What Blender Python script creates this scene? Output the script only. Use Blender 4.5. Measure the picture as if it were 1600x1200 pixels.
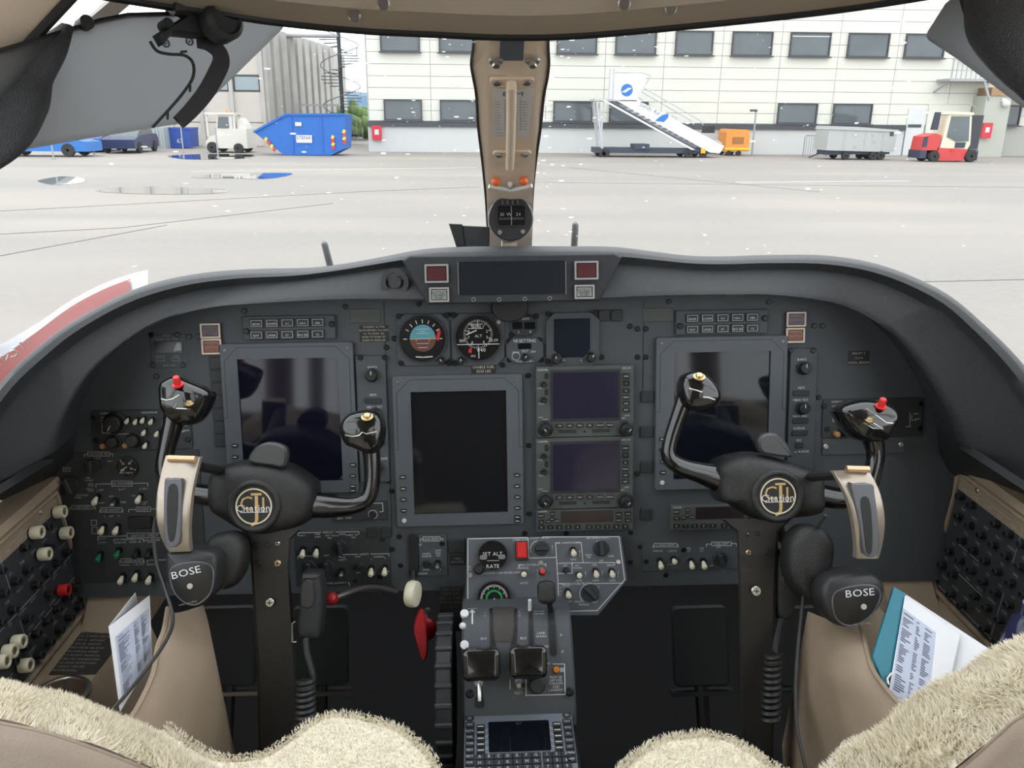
import bpy, bmesh, math, random
from mathutils import Vector as V, Matrix as MX
random.seed(7)
for o in list(bpy.data.objects): bpy.data.objects.remove(o)
S = bpy.context.scene
COL = S.collection
PI = math.pi
# ---------------------------------------------------------------- camera
F = 1270.0
CAM = V((0, 0, 1.95))
YAW, PITCH, ROLL = math.radians(2.2), math.radians(18.18), math.radians(0.45)
_f0 = V((math.sin(YAW), math.cos(YAW), 0)); _r0 = V((math.cos(YAW), -math.sin(YAW), 0)); _z = V((0, 0, 1))
FWD = _f0 * math.cos(PITCH) - _z * math.sin(PITCH)
_u0 = _f0 * math.sin(PITCH) + _z * math.cos(PITCH)
RGT = _r0 * math.cos(ROLL) - _u0 * math.sin(ROLL)
UPV = _u0 * math.cos(ROLL) + _r0 * math.sin(ROLL)
cd = bpy.data.cameras.new('camera'); cam = bpy.data.objects.new('camera', cd); COL.objects.link(cam)
cd.sensor_width = 36.0; cd.lens = 36.0 * F / 1600.0; cd.clip_start = 0.02; cd.clip_end = 3000
cam.matrix_world = MX(((RGT.x, UPV.x, -FWD.x, CAM.x), (RGT.y, UPV.y, -FWD.y, CAM.y), (RGT.z, UPV.z, -FWD.z, CAM.z), (0, 0, 0, 1)))
S.camera = cam
# ---------------------------------------------------------------- sky, exposure
wd = bpy.data.worlds.new('sky'); S.world = wd; wd.use_nodes = True
_nt = wd.node_tree; _nt.nodes.clear()
_bg = _nt.nodes.new('ShaderNodeBackground'); _wo = _nt.nodes.new('ShaderNodeOutputWorld')
_bg.inputs[0].default_value = (0.93, 0.965, 1.0, 1); _bg.inputs[1].default_value = 2.6      # white overcast
_nt.links.new(_bg.outputs[0], _wo.inputs[0])
S.view_settings.view_transform = 'Standard'; S.view_settings.look = 'None'
S.view_settings.gamma = 1; S.view_settings.use_curve_mapping = False
S.view_settings.exposure = 0.15
# ---------------------------------------------------------------- pixel helpers (frame 1600 x 1200)
def ray(u, v): return FWD + RGT * ((u - 800) / F) - UPV * ((v - 600) / F)
def D(u, v, d): return CAM + ray(u, v) * d
def atY(u, v, y): r = ray(u, v); return CAM + r * ((y - CAM.y) / r.y)
def atZ(u, v, z): r = ray(u, v); return CAM + r * ((z - CAM.z) / r.z)
def hit(u, v, P, N): r = ray(u, v); return CAM + r * ((P - CAM).dot(N) / r.dot(N))
class Frame:
    def __init__(s, O, X, Y):
        s.O = V(O); s.X = V(X).normalized(); s.Z = s.X.cross(V(Y)).normalized(); s.Y = s.Z.cross(s.X).normalized()
    def px(s, u, v, h=0.0):
        p = hit(u, v, s.O + s.Z * h, s.Z) - s.O
        return V((p.dot(s.X), p.dot(s.Y), h))
    def loc(s, P): p = V(P) - s.O; return V((p.dot(s.X), p.dot(s.Y), p.dot(s.Z)))
    def w(s, x, y, z=0): return s.O + s.X * x + s.Y * y + s.Z * z
    def at(s, u, v, h=0.0):
        f = Frame(s.O, s.X, s.Y); p = s.px(u, v, h); f.O = s.w(*p); return f
    def mat(s):
        return MX(((s.X.x, s.Y.x, s.Z.x, s.O.x), (s.X.y, s.Y.y, s.Z.y, s.O.y), (s.X.z, s.Y.z, s.Z.z, s.O.z), (0, 0, 0, 1)))
def lean(u, v, d, deg):          # a panel facing aft whose top leans forward by deg
    t = math.radians(deg); return Frame(D(u, v, d), (1, 0, 0), (0, math.sin(t), math.cos(t)))
def spl(pts, n=6, closed=False):
    P = [V(p) for p in pts]; k = len(P); out = []
    def g(i): return P[i % k] if closed else P[max(0, min(k - 1, i))]
    for i in range(k if closed else k - 1):
        a, b, c, d = g(i - 1), g(i), g(i + 1), g(i + 2)
        for j in range(n):
            t = j / n
            out.append(0.5 * ((2 * b) + (c - a) * t + (2 * a - 5 * b + 4 * c - d) * t * t + (3 * b - a - 3 * c + d) * t ** 3))
    if not closed: out.append(P[-1])
    return out
# ---------------------------------------------------------------- materials
_mats = {}
def mat(name, col, rough=0.6, metal=0.0, var=0.08, scale=60, bump=0.0, bscale=None, spec=0.5, coat=0.0, emit=0.0, trans=0.0, sss=0.0):
    if name in _mats: return _mats[name]
    m = bpy.data.materials.new(name); m.use_nodes = True; nt = m.node_tree; b = nt.nodes['Principled BSDF']
    b.inputs['Roughness'].default_value = rough; b.inputs['Metallic'].default_value = metal
    b.inputs['Specular IOR Level'].default_value = spec; b.inputs['Coat Weight'].default_value = coat
    b.inputs['Transmission Weight'].default_value = trans
    tc = nt.nodes.new('ShaderNodeTexCoord')
    if var > 0:
        nz = nt.nodes.new('ShaderNodeTexNoise'); nz.inputs['Scale'].default_value = scale; nz.inputs['Detail'].default_value = 4
        nt.links.new(tc.outputs['Object'], nz.inputs['Vector'])
        rp = nt.nodes.new('ShaderNodeMix'); rp.data_type = 'RGBA'
        rp.inputs[6].default_value = tuple(c * (1 - var) for c in col[:3]) + (1,); rp.inputs[7].default_value = tuple(min(1, c * (1 + var)) for c in col[:3]) + (1,)
        nt.links.new(nz.outputs['Fac'], rp.inputs[0]); nt.links.new(rp.outputs[2], b.inputs['Base Color'])
    else: b.inputs['Base Color'].default_value = tuple(col[:3]) + (1,)
    if bump > 0:
        n2 = nt.nodes.new('ShaderNodeTexNoise'); n2.inputs['Scale'].default_value = bscale or scale * 5; n2.inputs['Detail'].default_value = 3
        nt.links.new(tc.outputs['Object'], n2.inputs['Vector'])
        bp = nt.nodes.new('ShaderNodeBump'); bp.inputs['Strength'].default_value = bump; bp.inputs['Distance'].default_value = 0.002
        nt.links.new(n2.outputs['Fac'], bp.inputs['Height']); nt.links.new(bp.outputs['Normal'], b.inputs['Normal'])
    if emit > 0:
        b.inputs['Emission Color'].default_value = tuple(col[:3]) + (1,); b.inputs['Emission Strength'].default_value = emit
    _mats[name] = m; return m
def sheet(name, tint, gloss=1.0, rough=0.0, opaque=None):      # a thin clear sheet: see-through plus Fresnel gloss
    m = bpy.data.materials.new(name); m.use_nodes = True; nt = m.node_tree; nt.nodes.clear()
    out = nt.nodes.new('ShaderNodeOutputMaterial'); tr = nt.nodes.new('ShaderNodeBsdfTransparent'); gl = nt.nodes.new('ShaderNodeBsdfGlossy')
    tr.inputs[0].default_value = tuple(tint) + (1,); gl.inputs['Roughness'].default_value = rough
    lw = nt.nodes.new('ShaderNodeLayerWeight'); lw.inputs[0].default_value = 0.5
    pw = nt.nodes.new('ShaderNodeMath'); pw.operation = 'POWER'; pw.inputs[1].default_value = 5
    mu = nt.nodes.new('ShaderNodeMath'); mu.operation = 'MULTIPLY_ADD'; mu.inputs[1].default_value = 0.7 * gloss; mu.inputs[2].default_value = 0.035 * gloss
    nt.links.new(lw.outputs['Facing'], pw.inputs[0])
    mx = nt.nodes.new('ShaderNodeMixShader')
    nt.links.new(pw.outputs[0], mu.inputs[0]); nt.links.new(mu.outputs[0], mx.inputs[0])
    nt.links.new(tr.outputs[0], mx.inputs[1]); nt.links.new(gl.outputs[0], mx.inputs[2])
    last = mx
    if opaque:
        df = nt.nodes.new('ShaderNodeBsdfDiffuse'); df.inputs[0].default_value = tuple(opaque[:3]) + (1,)
        m2 = nt.nodes.new('ShaderNodeMixShader'); m2.inputs[0].default_value = opaque[3]
        nt.links.new(mx.outputs[0], m2.inputs[1]); nt.links.new(df.outputs[0], m2.inputs[2]); last = m2
    nt.links.new(last.outputs[0], out.inputs[0]); _mats[name] = m; return m
def glow_through(m, col, fac):          # add a translucent share: daylight seen through the sheet
    nt = m.node_tree; tl = nt.nodes.new('ShaderNodeBsdfTranslucent'); tl.inputs[0].default_value = tuple(col) + (1,); ad = nt.nodes.new('ShaderNodeMixShader'); ad.inputs[0].default_value = fac
    o = [n for n in nt.nodes if n.type == 'OUTPUT_MATERIAL'][0]; src = o.inputs[0].links[0].from_socket
    nt.links.new(src, ad.inputs[1]); nt.links.new(tl.outputs[0], ad.inputs[2]); nt.links.new(ad.outputs[0], o.inputs[0]); return m
# ---------------------------------------------------------------- mesh builder
_glyph = {}
def glyph(ch):
    if ch not in _glyph:
        c = bpy.data.curves.new('g', 'FONT'); c.body = ch; c.size = 1; c.resolution_u = 2
        o = bpy.data.objects.new('g', c); COL.objects.link(o)
        me = o.evaluated_get(bpy.context.evaluated_depsgraph_get()).to_mesh()
        vs = [(p.co.x, p.co.y) for p in me.vertices]; fs = [tuple(p.vertices) for p in me.polygons]
        x0 = min([p[0] for p in vs], default=0); x1 = max([p[0] for p in vs], default=0.2)
        vs = [(p[0] - x0, p[1]) for p in vs]
        bpy.data.objects.remove(o); bpy.data.curves.remove(c)
        _glyph[ch] = (vs, fs, (x1 - x0) + 0.1 if vs else 0.3)
    return _glyph[ch]
def rrpoly(x, y, w, h, r, n=3):
    r = min(r, w / 2 - 1e-6, h / 2 - 1e-6); P = []
    for cx, cy, a in ((x + w / 2 - r, y + h / 2 - r, 0), (x - w / 2 + r, y + h / 2 - r, 90), (x - w / 2 + r, y - h / 2 + r, 180), (x + w / 2 - r, y - h / 2 + r, 270)):
        for i in range(n + 1):
            t = math.radians(a + 90 * i / n); P.append((cx + r * math.cos(t), cy + r * math.sin(t)))
    return P
def circ(x, y, r, n=20, ry=None): return [(x + r * math.cos(2 * PI * i / n), y + (ry or r) * math.sin(2 * PI * i / n)) for i in range(n)]
def inset(P, d):
    n = len(P); out = []
    for i in range(n):
        a, b, c = V(P[i - 1][:2]), V(P[i][:2]), V(P[(i + 1) % n][:2])
        e1 = (b - a); e2 = (c - b)
        if e1.length < 1e-9: e1 = e2
        if e2.length < 1e-9: e2 = e1
        n1 = V((-e1.y, e1.x)).normalized(); n2 = V((-e2.y, e2.x)).normalized()
        m = n1 + n2; k = m.length_squared
        m = n1 if k < 0.3 else m * (2 / k)
        out.append((b.x + m.x * d, b.y + m.y * d))
    return out
class MB:
    def __init__(s, m=None): s.v = []; s.f = []; s.m = m
    def add(s, vs, fs, m=None):
        k = len(s.v); m = m or s.m
        s.v += [tuple(m @ V(p)) if m else tuple(p) for p in vs]; s.f += [tuple(i + k for i in f) for f in fs]; return s
    def box(s, x0, x1, y0, y1, z0, z1, m=None):
        vs = [(x, y, z) for z in (z0, z1) for y in (y0, y1) for x in (x0, x1)]
        return s.add(vs, [(0, 2, 3, 1), (4, 5, 7, 6), (0, 1, 5, 4), (2, 6, 7, 3), (0, 4, 6, 2), (1, 3, 7, 5)], m)
    def hexa(s, b, t): # 4 bottom + 4 top points
        return s.add(list(b) + list(t), [(3, 2, 1, 0), (4, 5, 6, 7), (0, 1, 5, 4), (1, 2, 6, 5), (2, 3, 7, 6), (3, 0, 4, 7)])
    def rings(s, R, cap0=True, cap1=True, closed=True, m=None):
        n = len(R[0]); vs = [p for r in R for p in r]; fs = []
        for i in range(len(R) - 1):
            for j in range(n if closed else n - 1):
                a, b = i * n + j, i * n + (j + 1) % n; fs.append((a, b, b + n, a + n))
        if cap0: fs.append(tuple(range(n - 1, -1, -1)))
        if cap1: fs.append(tuple(range((len(R) - 1) * n, len(R) * n)))
        return s.add(vs, fs, m)
    def pillow(s, P, prof, m=None):       # prof: list of (inset, z)
        return s.rings([[(x, y, z) for x, y in (inset(P, d) if d else [q[:2] for q in P])] for d, z in prof], m=m)
    def dome(s, P, prof, m=None):         # prof: list of (scale about the centroid, z)
        cx = sum(p[0] for p in P) / len(P); cy = sum(p[1] for p in P) / len(P)
        return s.rings([[(cx + (p[0] - cx) * k, cy + (p[1] - cy) * k, z) for p in P] for k, z in prof], m=m)
    def prism(s, P, z0, z1, ch=0.0, m=None):
        return s.pillow(P, [(0, z0), (0, z1)] if ch <= 0 else [(0, z0), (0, z1 - ch), (ch, z1)], m)
    def rr(s, x, y, w, h, r, z0, z1, ch=0.0): return s.prism(rrpoly(x, y, w, h, r), z0, z1, ch)
    def cyl(s, x, y, r, z0, z1, n=16, r1=None, ch=0.0, m=None):
        r1 = r if r1 is None else r1
        R = [circ(x, y, r, n)] ; Z = [z0]
        if ch: R += [circ(x, y, r1, n), circ(x, y, r1 - ch, n)]; Z += [z1 - ch, z1]
        else: R += [circ(x, y, r1, n)]; Z += [z1]
        return s.rings([[(a, b, z) for a, b in r_] for r_, z in zip(R, Z)], m=m)
    def lathe(s, prof, n=20, m=None, cap=True):
        return s.rings([[(max(r, 1e-5) * math.cos(2 * PI * i / n), max(r, 1e-5) * math.sin(2 * PI * i / n), z) for i in range(n)] for r, z in prof], cap, cap, m=m)
    def ring(s, x, y, r0, r1, z0, z1, n=24, ry=1.0):
        R = [(r0, z0), (r1, z0), (r1, z1), (r0, z1), (r0, z0)]
        return s.rings([[(x + r * math.cos(2 * PI * i / n), y + r * ry * math.sin(2 * PI * i / n), z) for i in range(n)] for r, z in R], False, False)
    def frame(s, x, y, w, h, t, z0, z1, r=0.0):
        A = rrpoly(x, y, w, h, r + 1e-5, 2); B = rrpoly(x, y, w - 2 * t, h - 2 * t, max(r - t, 0) + 1e-5, 2)
        return s.rings([[(a, b, z) for a, b in q] for q, z in ((B, z0), (A, z0), (A, z1), (B, z1), (B, z0))], False, False)
    def sphere(s, c, r, n=14, k=8, sc=(1, 1, 1), m=None):
        R = []
        for i in range(k + 1):
            t = PI * i / k; rr_ = max(math.sin(t), 1e-3)
            R.append([(c[0] + r * sc[0] * rr_ * math.cos(2 * PI * j / n), c[1] + r * sc[1] * rr_ * math.sin(2 * PI * j / n), c[2] - r * sc[2] * math.cos(t)) for j in range(n)])
        return s.rings(R, m=m)
    def tube(s, P, r, n=10, caps=True, flat=None, up=None):
        P = [V(p) for p in P]; k = len(P); R = []; nrm = None
        for i, p in enumerate(P):
            t = (P[min(i + 1, k - 1)] - P[max(i - 1, 0)]).normalized()
            if nrm is None:
                a = V(up) if up else (V((0, 0, 1)) if abs(t.z) < 0.9 else V((1, 0, 0)))
                nrm = (a - t * a.dot(t)).normalized()
            else: nrm = (nrm - t * nrm.dot(t)).normalized()
            b = t.cross(nrm); q = r[i] if isinstance(r, (list, tuple)) else r; fl = flat or 1.0
            R.append([p + nrm * (q * math.cos(2 * PI * j / n)) + b * (q * fl * math.sin(2 * PI * j / n)) for j in range(n)])
        return s.rings(R, caps, caps)
    def bar(s, a, b, w, h=None):
        a, b = V(a), V(b); t = (b - a).normalized(); u = V((0, 0, 1)) if abs(t.z) < 0.95 else V((0, 1, 0))
        x = t.cross(u).normalized() * (w / 2); y = x.cross(t).normalized() * ((h or w) / 2)
        return s.hexa([a - x - y, a + x - y, a + x + y, a - x + y], [b - x - y, b + x - y, b + x + y, b - x + y])
    def line(s, a, b, w, z=0.0):
        a, b = V((a[0], a[1])), V((b[0], b[1])); t = (b - a).normalized() * (w / 2); n = V((-t.y, t.x)); a = a - t; b = b + t
        return s.add([(a.x - n.x, a.y - n.y, z), (b.x - n.x, b.y - n.y, z), (b.x + n.x, b.y + n.y, z), (a.x + n.x, a.y + n.y, z)], [(0, 1, 2, 3)])
    def text(s, t, x, y, size, al='c', z=0.0, rot=0.0, sx=1.0, m=None):
        w = sum(glyph(c)[2] for c in t) * size * sx; cx = {'c': -w / 2, 'l': 0, 'r': -w}[al]; cr, sr = math.cos(rot), math.sin(rot)
        for c in t:
            vs, fs, ad = glyph(c)
            q = [((cx + a * size * sx), (b - 0.35) * size) for a, b in vs]
            s.add([(x + a * cr - b * sr, y + a * sr + b * cr, z) for a, b in q], fs, m); cx += ad * size * sx
        return s
    def mesh(s, name, ang=35, flat=False):
        me = bpy.data.meshes.new(name); me.from_pydata(s.v, [], s.f); me.validate()
        bm = bmesh.new(); bm.from_mesh(me); bmesh.ops.recalc_face_normals(bm, faces=bm.faces) if not flat else None; bm.to_mesh(me); bm.free()
        if not flat:
            me.polygons.foreach_set('use_smooth', [True] * len(me.polygons)); me.set_sharp_from_angle(angle=math.radians(ang))
        return me
    def build(s, name, m, parent=None, matrix=None, ang=35, flat=False, label=None, cat=None, group=None, kind=None):
        me = s.mesh(name, ang, flat)
        if name in ('lettering', 'markings', 'print_lines', 'scale') and not kind: kind = 'stuff'
        return place(name, me, m, parent, matrix, label, cat, group, kind)
def place(name, me, m, parent=None, matrix=None, label=None, cat=None, group=None, kind=None):
    if m and not me.materials: me.materials.append(m)
    o = bpy.data.objects.new(name, me); COL.objects.link(o)
    if parent: o.parent = parent
    if matrix is not None:
        if parent: o.matrix_local = matrix
        else: o.matrix_world = matrix
    for k_, v_ in (('label', label), ('category', cat), ('group', group), ('kind', kind)):
        if v_: o[k_] = v_
    return o
def inst(name, me, parent, loc, rot=None):
    o = bpy.data.objects.new(name, me); COL.objects.link(o); o.parent = parent; o.location = loc
    if rot: o.rotation_euler = rot
    return o
def thing(name, label, cat, matrix, group=None, kind=None):
    o = bpy.data.objects.new(name, None); COL.objects.link(o); o.empty_display_size = 0.05
    o.matrix_world = matrix; o['label'] = label
    if cat: o['category'] = cat
    if group: o['group'] = group
    if kind: o['kind'] = kind
    return o
def copy_tree(o, parent=None):
    c = o.copy(); COL.objects.link(c); c.parent = parent
    for ch in list(o.children): copy_tree(ch, c)
    return c
I4 = MX.Identity(4)
# palette
PANEL = mat('panel_grey', (0.062, 0.070, 0.078), 0.62, var=0.05, scale=300, bump=0.15, bscale=1500)
BEZEL = mat('bezel_grey', (0.088, 0.098, 0.112), 0.55, var=0.04, scale=300, bump=0.1, bscale=1800)
RADIO = mat('radio_grey', (0.072, 0.082, 0.078), 0.6, var=0.04, scale=300, bump=0.1, bscale=1800)
BLACK = mat('black_plastic', (0.012, 0.012, 0.013), 0.5, var=0.1, scale=200)
DARKP = mat('dark_plastic', (0.022, 0.024, 0.026), 0.55, var=0.1, scale=200, bump=0.1)
GLOSS = mat('gloss_black', (0.008, 0.008, 0.008), 0.16, var=0.05, coat=0.6)
LEATHB = mat('black_leather', (0.016, 0.016, 0.016), 0.36, var=0.15, scale=300, bump=0.5, bscale=700)
WHITE = mat('white_print', (0.62, 0.63, 0.62), 0.6, var=0.03)
DIMW = mat('worn_print', (0.27, 0.28, 0.28), 0.7, var=0.2, scale=400)
IVORY = mat('ivory_plastic', (0.72, 0.68, 0.52), 0.45, var=0.05)
RED = mat('red_plastic', (0.62, 0.025, 0.025), 0.35, var=0.05)
CRIM = mat('crimson_plastic', (0.36, 0.012, 0.018), 0.32, var=0.08)
GREENP = mat('green_plastic', (0.012, 0.16, 0.07), 0.4, var=0.1)
STEEL = mat('brushed_steel', (0.62, 0.61, 0.58), 0.3, 1.0, var=0.1)
BRASS = mat('brass', (0.60, 0.47, 0.26), 0.32, 1.0, var=0.1)
BEIGE = mat('beige_vinyl', (0.33, 0.255, 0.182), 0.7, var=0.07, scale=40, bump=0.25, bscale=900)
BEIGEP = mat('beige_paint', (0.80, 0.66, 0.51), 0.55, var=0.05, scale=25, bump=0.12, bscale=800)
HEADL = mat('taupe_headliner', (0.47, 0.40, 0.32), 0.75, var=0.05, scale=25, bump=0.1)
SCREW = mat('screw_black', (0.02, 0.02, 0.022), 0.35, 0.6, var=0.1)
GLARE = mat('glareshield_vinyl', (0.028, 0.030, 0.033), 0.5, var=0.15, scale=200, bump=0.6, bscale=900)
SCRN = mat('dark_screen', (0.006, 0.008, 0.012), 0.06, var=0.02)
SCRN2 = mat('violet_screen', (0.020, 0.018, 0.042), 0.12, var=0.03)
CARPET = mat('black_carpet', (0.008, 0.008, 0.009), 0.95, var=0.3, scale=300)
PAPER = mat('white_paper', (0.78, 0.79, 0.82), 0.7, var=0.02)
# ================================================================ cockpit shell
CL = 0.045                                   # aircraft centreline
FZ = 0.88                                    # cockpit floor
_m = MB(); _m.box(-0.86, 0.95, -2.6, 1.9, FZ - 0.03, FZ)
_m.build('floor', CARPET, kind='structure', label='black carpeted cockpit floor')
_m = MB(); _m.box(-0.86, 0.95, 1.72, 1.75, FZ, 1.5)
_m.build('wall_front', BLACK, kind='structure', label='black bulkhead ahead of the rudder pedals')
for sd, nm in ((-1, 'left'), (1, 'right')):
    x = CL + sd * 0.80
    _m = MB(); _m.box(min(x, x + sd * 0.03), max(x, x + sd * 0.03), -2.6, 1.75, FZ, 1.56)
    # pillars of the side windows further aft
    for y0, y1 in ((-0.75, -0.45), (-1.35, -1.15), (-2.6, -1.95)): _m.box(min(x, x - sd * 0.03), max(x, x - sd * 0.03), y0, y1, 1.56, 2.16)
    _m.build('wall_' + nm, BEIGE, kind='structure', label='beige vinyl cockpit side wall on the %s' % nm)
_m = MB(); _m.box(-0.86, 0.95, -2.63, -2.6, FZ, 2.4)
_m.build('wall_rear', BEIGE, kind='structure', label='beige cabin bulkhead behind the seats')

# overhead: header edge (pixel curve) swept back into the headliner
hdr = spl([(-120, -60, .66), (60, -28, .70), (200, -4, .74), (360, 20, .77), (437, 31, .79), (560, 43, .80), (675, 49, .81), (796, 54, .815), (911, 51, .81), (1080, 36, .80), (1262, 17, .79), (1380, 1, .77), (1520, -22, .74), (1680, -50, .70), (1800, -75, .66)], 5)
rows = []
for p in hdr:
    e = atY(p[0], p[1], p[2]); f = atY(p[0], p[1] - 29, p[2] - .022); g = atY(p[0], p[1] - 29.5, p[2] - .05)
    k = abs(e.x - CL) / 0.62
    h1 = V((CL + (e.x - CL) * 1.12, e.y - 0.20, 2.20 - 0.05 * k * k)); h2 = V((CL + (e.x - CL) * 1.35, -0.1, 2.34 - 0.15 * k * k)); h3 = V((CL + (e.x - CL) * 1.42, -2.6, 2.36 - 0.17 * k * k))
    up = V((0, 0.02, 0.03))
    rows.append([e + V((0, .05, .015)), e, f, g, g + V((0, -.006, .006)), h1, h2, h3, h3 + V((0, 0, .04)), h2 + V((0, 0, .04)), h1 + V((0, .05, .06)), e + V((0, .12, .09))])
ceil = MB().rings(rows, False, False).build('ceiling', HEADL, kind='structure', ang=50, label='taupe header beam curving over the windshield into the headliner')
MB().tube([atY(p[0], p[1] + 2, p[2]) + V((0, .004, 0)) for p in hdr], 0.0042, 6).build('rubber_seal', BLACK, ceil, label='black rubber edge seal')
scrw = MB().cyl(0, 0, .0045, 0, .0022, 12, ch=.0008).mesh('screw')
scrw.materials.append(SCREW)
scrb = MB().cyl(0, 0, .0055, 0, .0025, 12, ch=.001).box(-.004, .004, -.0006, .0006, .0025, .0029).mesh('screw'); scrb.materials.append(STEEL)
for u, v, yy in ((554, 24, .782), (599, 5, .735), (975, 5, .742), (1048, 13, .782)):
    P = atY(u, v, yy); o = inst('screw', scrb, ceil, P, (math.radians(105), 0, 0))

# ---------------------------------------------------------------- centre post
def postd(v): return 1 / (1 / 0.845 + (v - 57) / (395 - 57) * (1 / 1.505 - 1 / 0.845))
ed = [(50, 741, 856, 766, 838), (75, 740, 856, 764, 838), (100, 737, 857, 763, 839), (125, 741, 854, 762, 838), (150, 745, 849, 762, 836), (200, 748, 844, 763, 835), (250, 754, 837, 764, 834), (300, 759, 832, 765, 830), (350, 762, 830, 766, 829), (410, 765, 828, 767, 827)]
R_ = []
for v, a, b, c, d in ed:
    q = postd(v); R_.append([D(a, v, q + .05), D(a, v, q + .012), D(c - 3, v, q + .002), D(c + 2, v, q), D((c + d) / 2, v, q - .004), D(d - 2, v, q), D(d + 3, v, q + .002), D(b, v, q + .012), D(b, v, q + .05)])
post = MB().rings(R_, True, True).build('trim_1', BEIGEP, kind='structure', ang=40, label='beige painted centre post between the two windshield panes')
for side in (0, 1):
    pts = [D((a - 1 if side == 0 else b + 1), v, postd(v) + .01) for v, a, b, c, d in ed]
    MB().tube(spl(pts, 3), 0.0016, 6).build('edge_seal', BLACK, post)
PF = Frame(D(797, 200, postd(200) - .005), RGT, D(797, 120, postd(120) - .005) - D(797, 280, postd(280) - .005))

# ---------------------------------------------------------------- windshield panes
GLASS = sheet('windshield_glass', (0.98, 0.99, 0.985), 0.9, opaque=(.9, .92, .95, .035))  # the pale diffuse share puts veiling glare into the glass
def wsurf(s, t):      # s: -1 left .. 1 right, t: 0 bottom .. 1 top
    a = abs(s); xb, xt = CL + s * 0.80, CL + s * 0.62
    b = V((xb, 1.56 - 0.52 * a ** 2.2, 1.60)); u = V((xt, 0.865 - 0.10 * a * a, 2.045 + .02 * a))
    p = b.lerp(u, t); return p + V((0, 0.05, 0.035)) * (4 * t * (1 - t))
def pane(n, s0, s1, lab):
    R = [[wsurf(s0 + (s1 - s0) * j / 16, i / 12) for j in range(17)] for i in range(13)]
    return MB().rings(R, False, False, closed=False).build('window_%d' % n, GLASS, kind='structure', label=lab, ang=80)
w1 = pane(1, -1, -.03, 'left windshield pane spotted with raindrops'); w2 = pane(2, .03, 1, 'right windshield pane spotted with raindrops')
DROP = glow_through(sheet('raindrop', (0.93, 0.95, 0.96), 2.0, 0.05), (.93, .95, .96), .6)
def drops(parent, s0, s1, n, seed):
    r = random.Random(seed); m = MB()
    for i in range(n):
        s = s0 + (s1 - s0) * (r.random() ** 1.8 if s0 > 0 else 1 - r.random() ** 1.8); t = min(.98, max(.05, 1 - abs(r.gauss(0, .42))))
        p = wsurf(s, t); a = (wsurf(s + .01, t) - wsurf(s - .01, t)).normalized(); b = (wsurf(s, min(1, t + .01)) - wsurf(s, t - .01)).normalized(); nn = a.cross(b)
        if nn.y > 0: nn = -nn
        w = r.choice((.0006, .0008, .0011, .0016, .0026, .0036)) * r.uniform(.7, 1.3); h = w * r.uniform(.3, .7); k = 8
        m.rings([[p + a * (w * c * math.cos(6.283 * j / k)) + b * (h * c * math.sin(6.283 * j / k)) + nn * (.0008 * (1 - c)) for j in range(k)] for c in (1, .7, .25)], False, True)
    m.build('raindrops', DROP, parent, kind='stuff', label='small raindrops on the glass')
drops(w1, -.75, -.06, 190, 3); drops(w2, .06, .85, 300, 5)
# side windows (outside the frame, they light the cockpit)
for n, sd in ((3, -1), (4, 1)):
    x = CL + sd * 0.80
    MB().rings([[V((x, y, z)) for y in (-.45, 0, .5, 1.05)] for z in (1.56, 1.85, 2.16)], False, False, closed=False).build('window_%d' % n, GLASS, kind='structure', label='cockpit side window on the %s' % ('left' if sd < 0 else 'right'))
# side pillars at the ends of the windshield
def pillar(n, px, ds, side, lab):
    R = []
    for (u, v), d in zip(px, ds):
        e = D(u, v, d); o = D(u - side * 260, v - 40, d - .04); R.append([e + FWD * .006, e, e.lerp(o, .15) - FWD * .012, e.lerp(o, .6) - FWD * .02, o, o + FWD * .05])
    return MB().rings(R, True, True).build('trim_%d' % n, BEIGEP, kind='structure', ang=50, label=lab)
pl = pillar(2, [(175, -75), (128, -24), (64, 44), (0, 110), (-70, 190), (-150, 285), (-300, 470), (-420, 640)], [.60, .61, .62, .64, .68, .74, .84, .90], 1, 'beige padded pillar at the left end of the windshield')
pr = pillar(3, [(1560, -130), (1600, -80), (1655, -10), (1705, 60), (1760, 140), (1840, 250), (1960, 420), (2060, 580)], [.60, .61, .62, .64, .68, .74, .84, .90], -1, 'beige padded pillar at the right end of the windshield')
MB().tube([D(u, v, d) for u, v, d in ((176, -75, .60), (129, -22, .61), (65, 47, .62), (2, 113, .64), (-70, 195, .68))], .004, 8).build('edge_seal', BLACK, pl)
# slim frame bar beyond the left visor
MB().bar(D(196, -6, .76), D(128, 52, .74), .016, .012).build('trim_4', mat('grey_paint', (.30, .29, .27), .5), kind='structure', label='thin grey window frame bar behind the left sun visor')

# ================================================================ glareshield
go = [(-112, 818), (-100, 765), (-60, 680), (0, 595), (60, 540), (120, 498), (210, 453), (300, 431), (390, 423), (480, 421), (540, 414), (600, 403), (660, 392), (720, 388), (795, 387), (880, 387), (960, 388), (1020, 395), (1080, 402), (1140, 403), (1200, 401), (1300, 402), (1390, 419), (1480, 458), (1540, 506), (1600, 566), (1655, 640), (1695, 730), (1712, 828)]
gi = [(84, 706), (85, 700), (87, 690), (90, 678), (97, 657), (120, 611), (150, 572), (210, 524), (270, 495), (330, 480), (400, 474), (470, 470), (540, 467), (610, 467), (795, 468), (940, 465), (990, 463), (1050, 461), (1110, 460), (1150, 460), (1200, 460), (1270, 467), (1330, 482), (1390, 518), (1435, 566), (1465, 614), (1486, 655), (1494, 675), (1498, 690)]
N_ = 110
def resamp(P, n):
    q = spl([(a, b, 0) for a, b in P], 8); out = []
    for i in range(n):
        t = i / (n - 1) * (len(q) - 1); k = min(int(t), len(q) - 2); out.append(q[k].lerp(q[k + 1], t - k))
    return out
GO, GI = resamp(go, N_), resamp(gi, N_)
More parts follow.
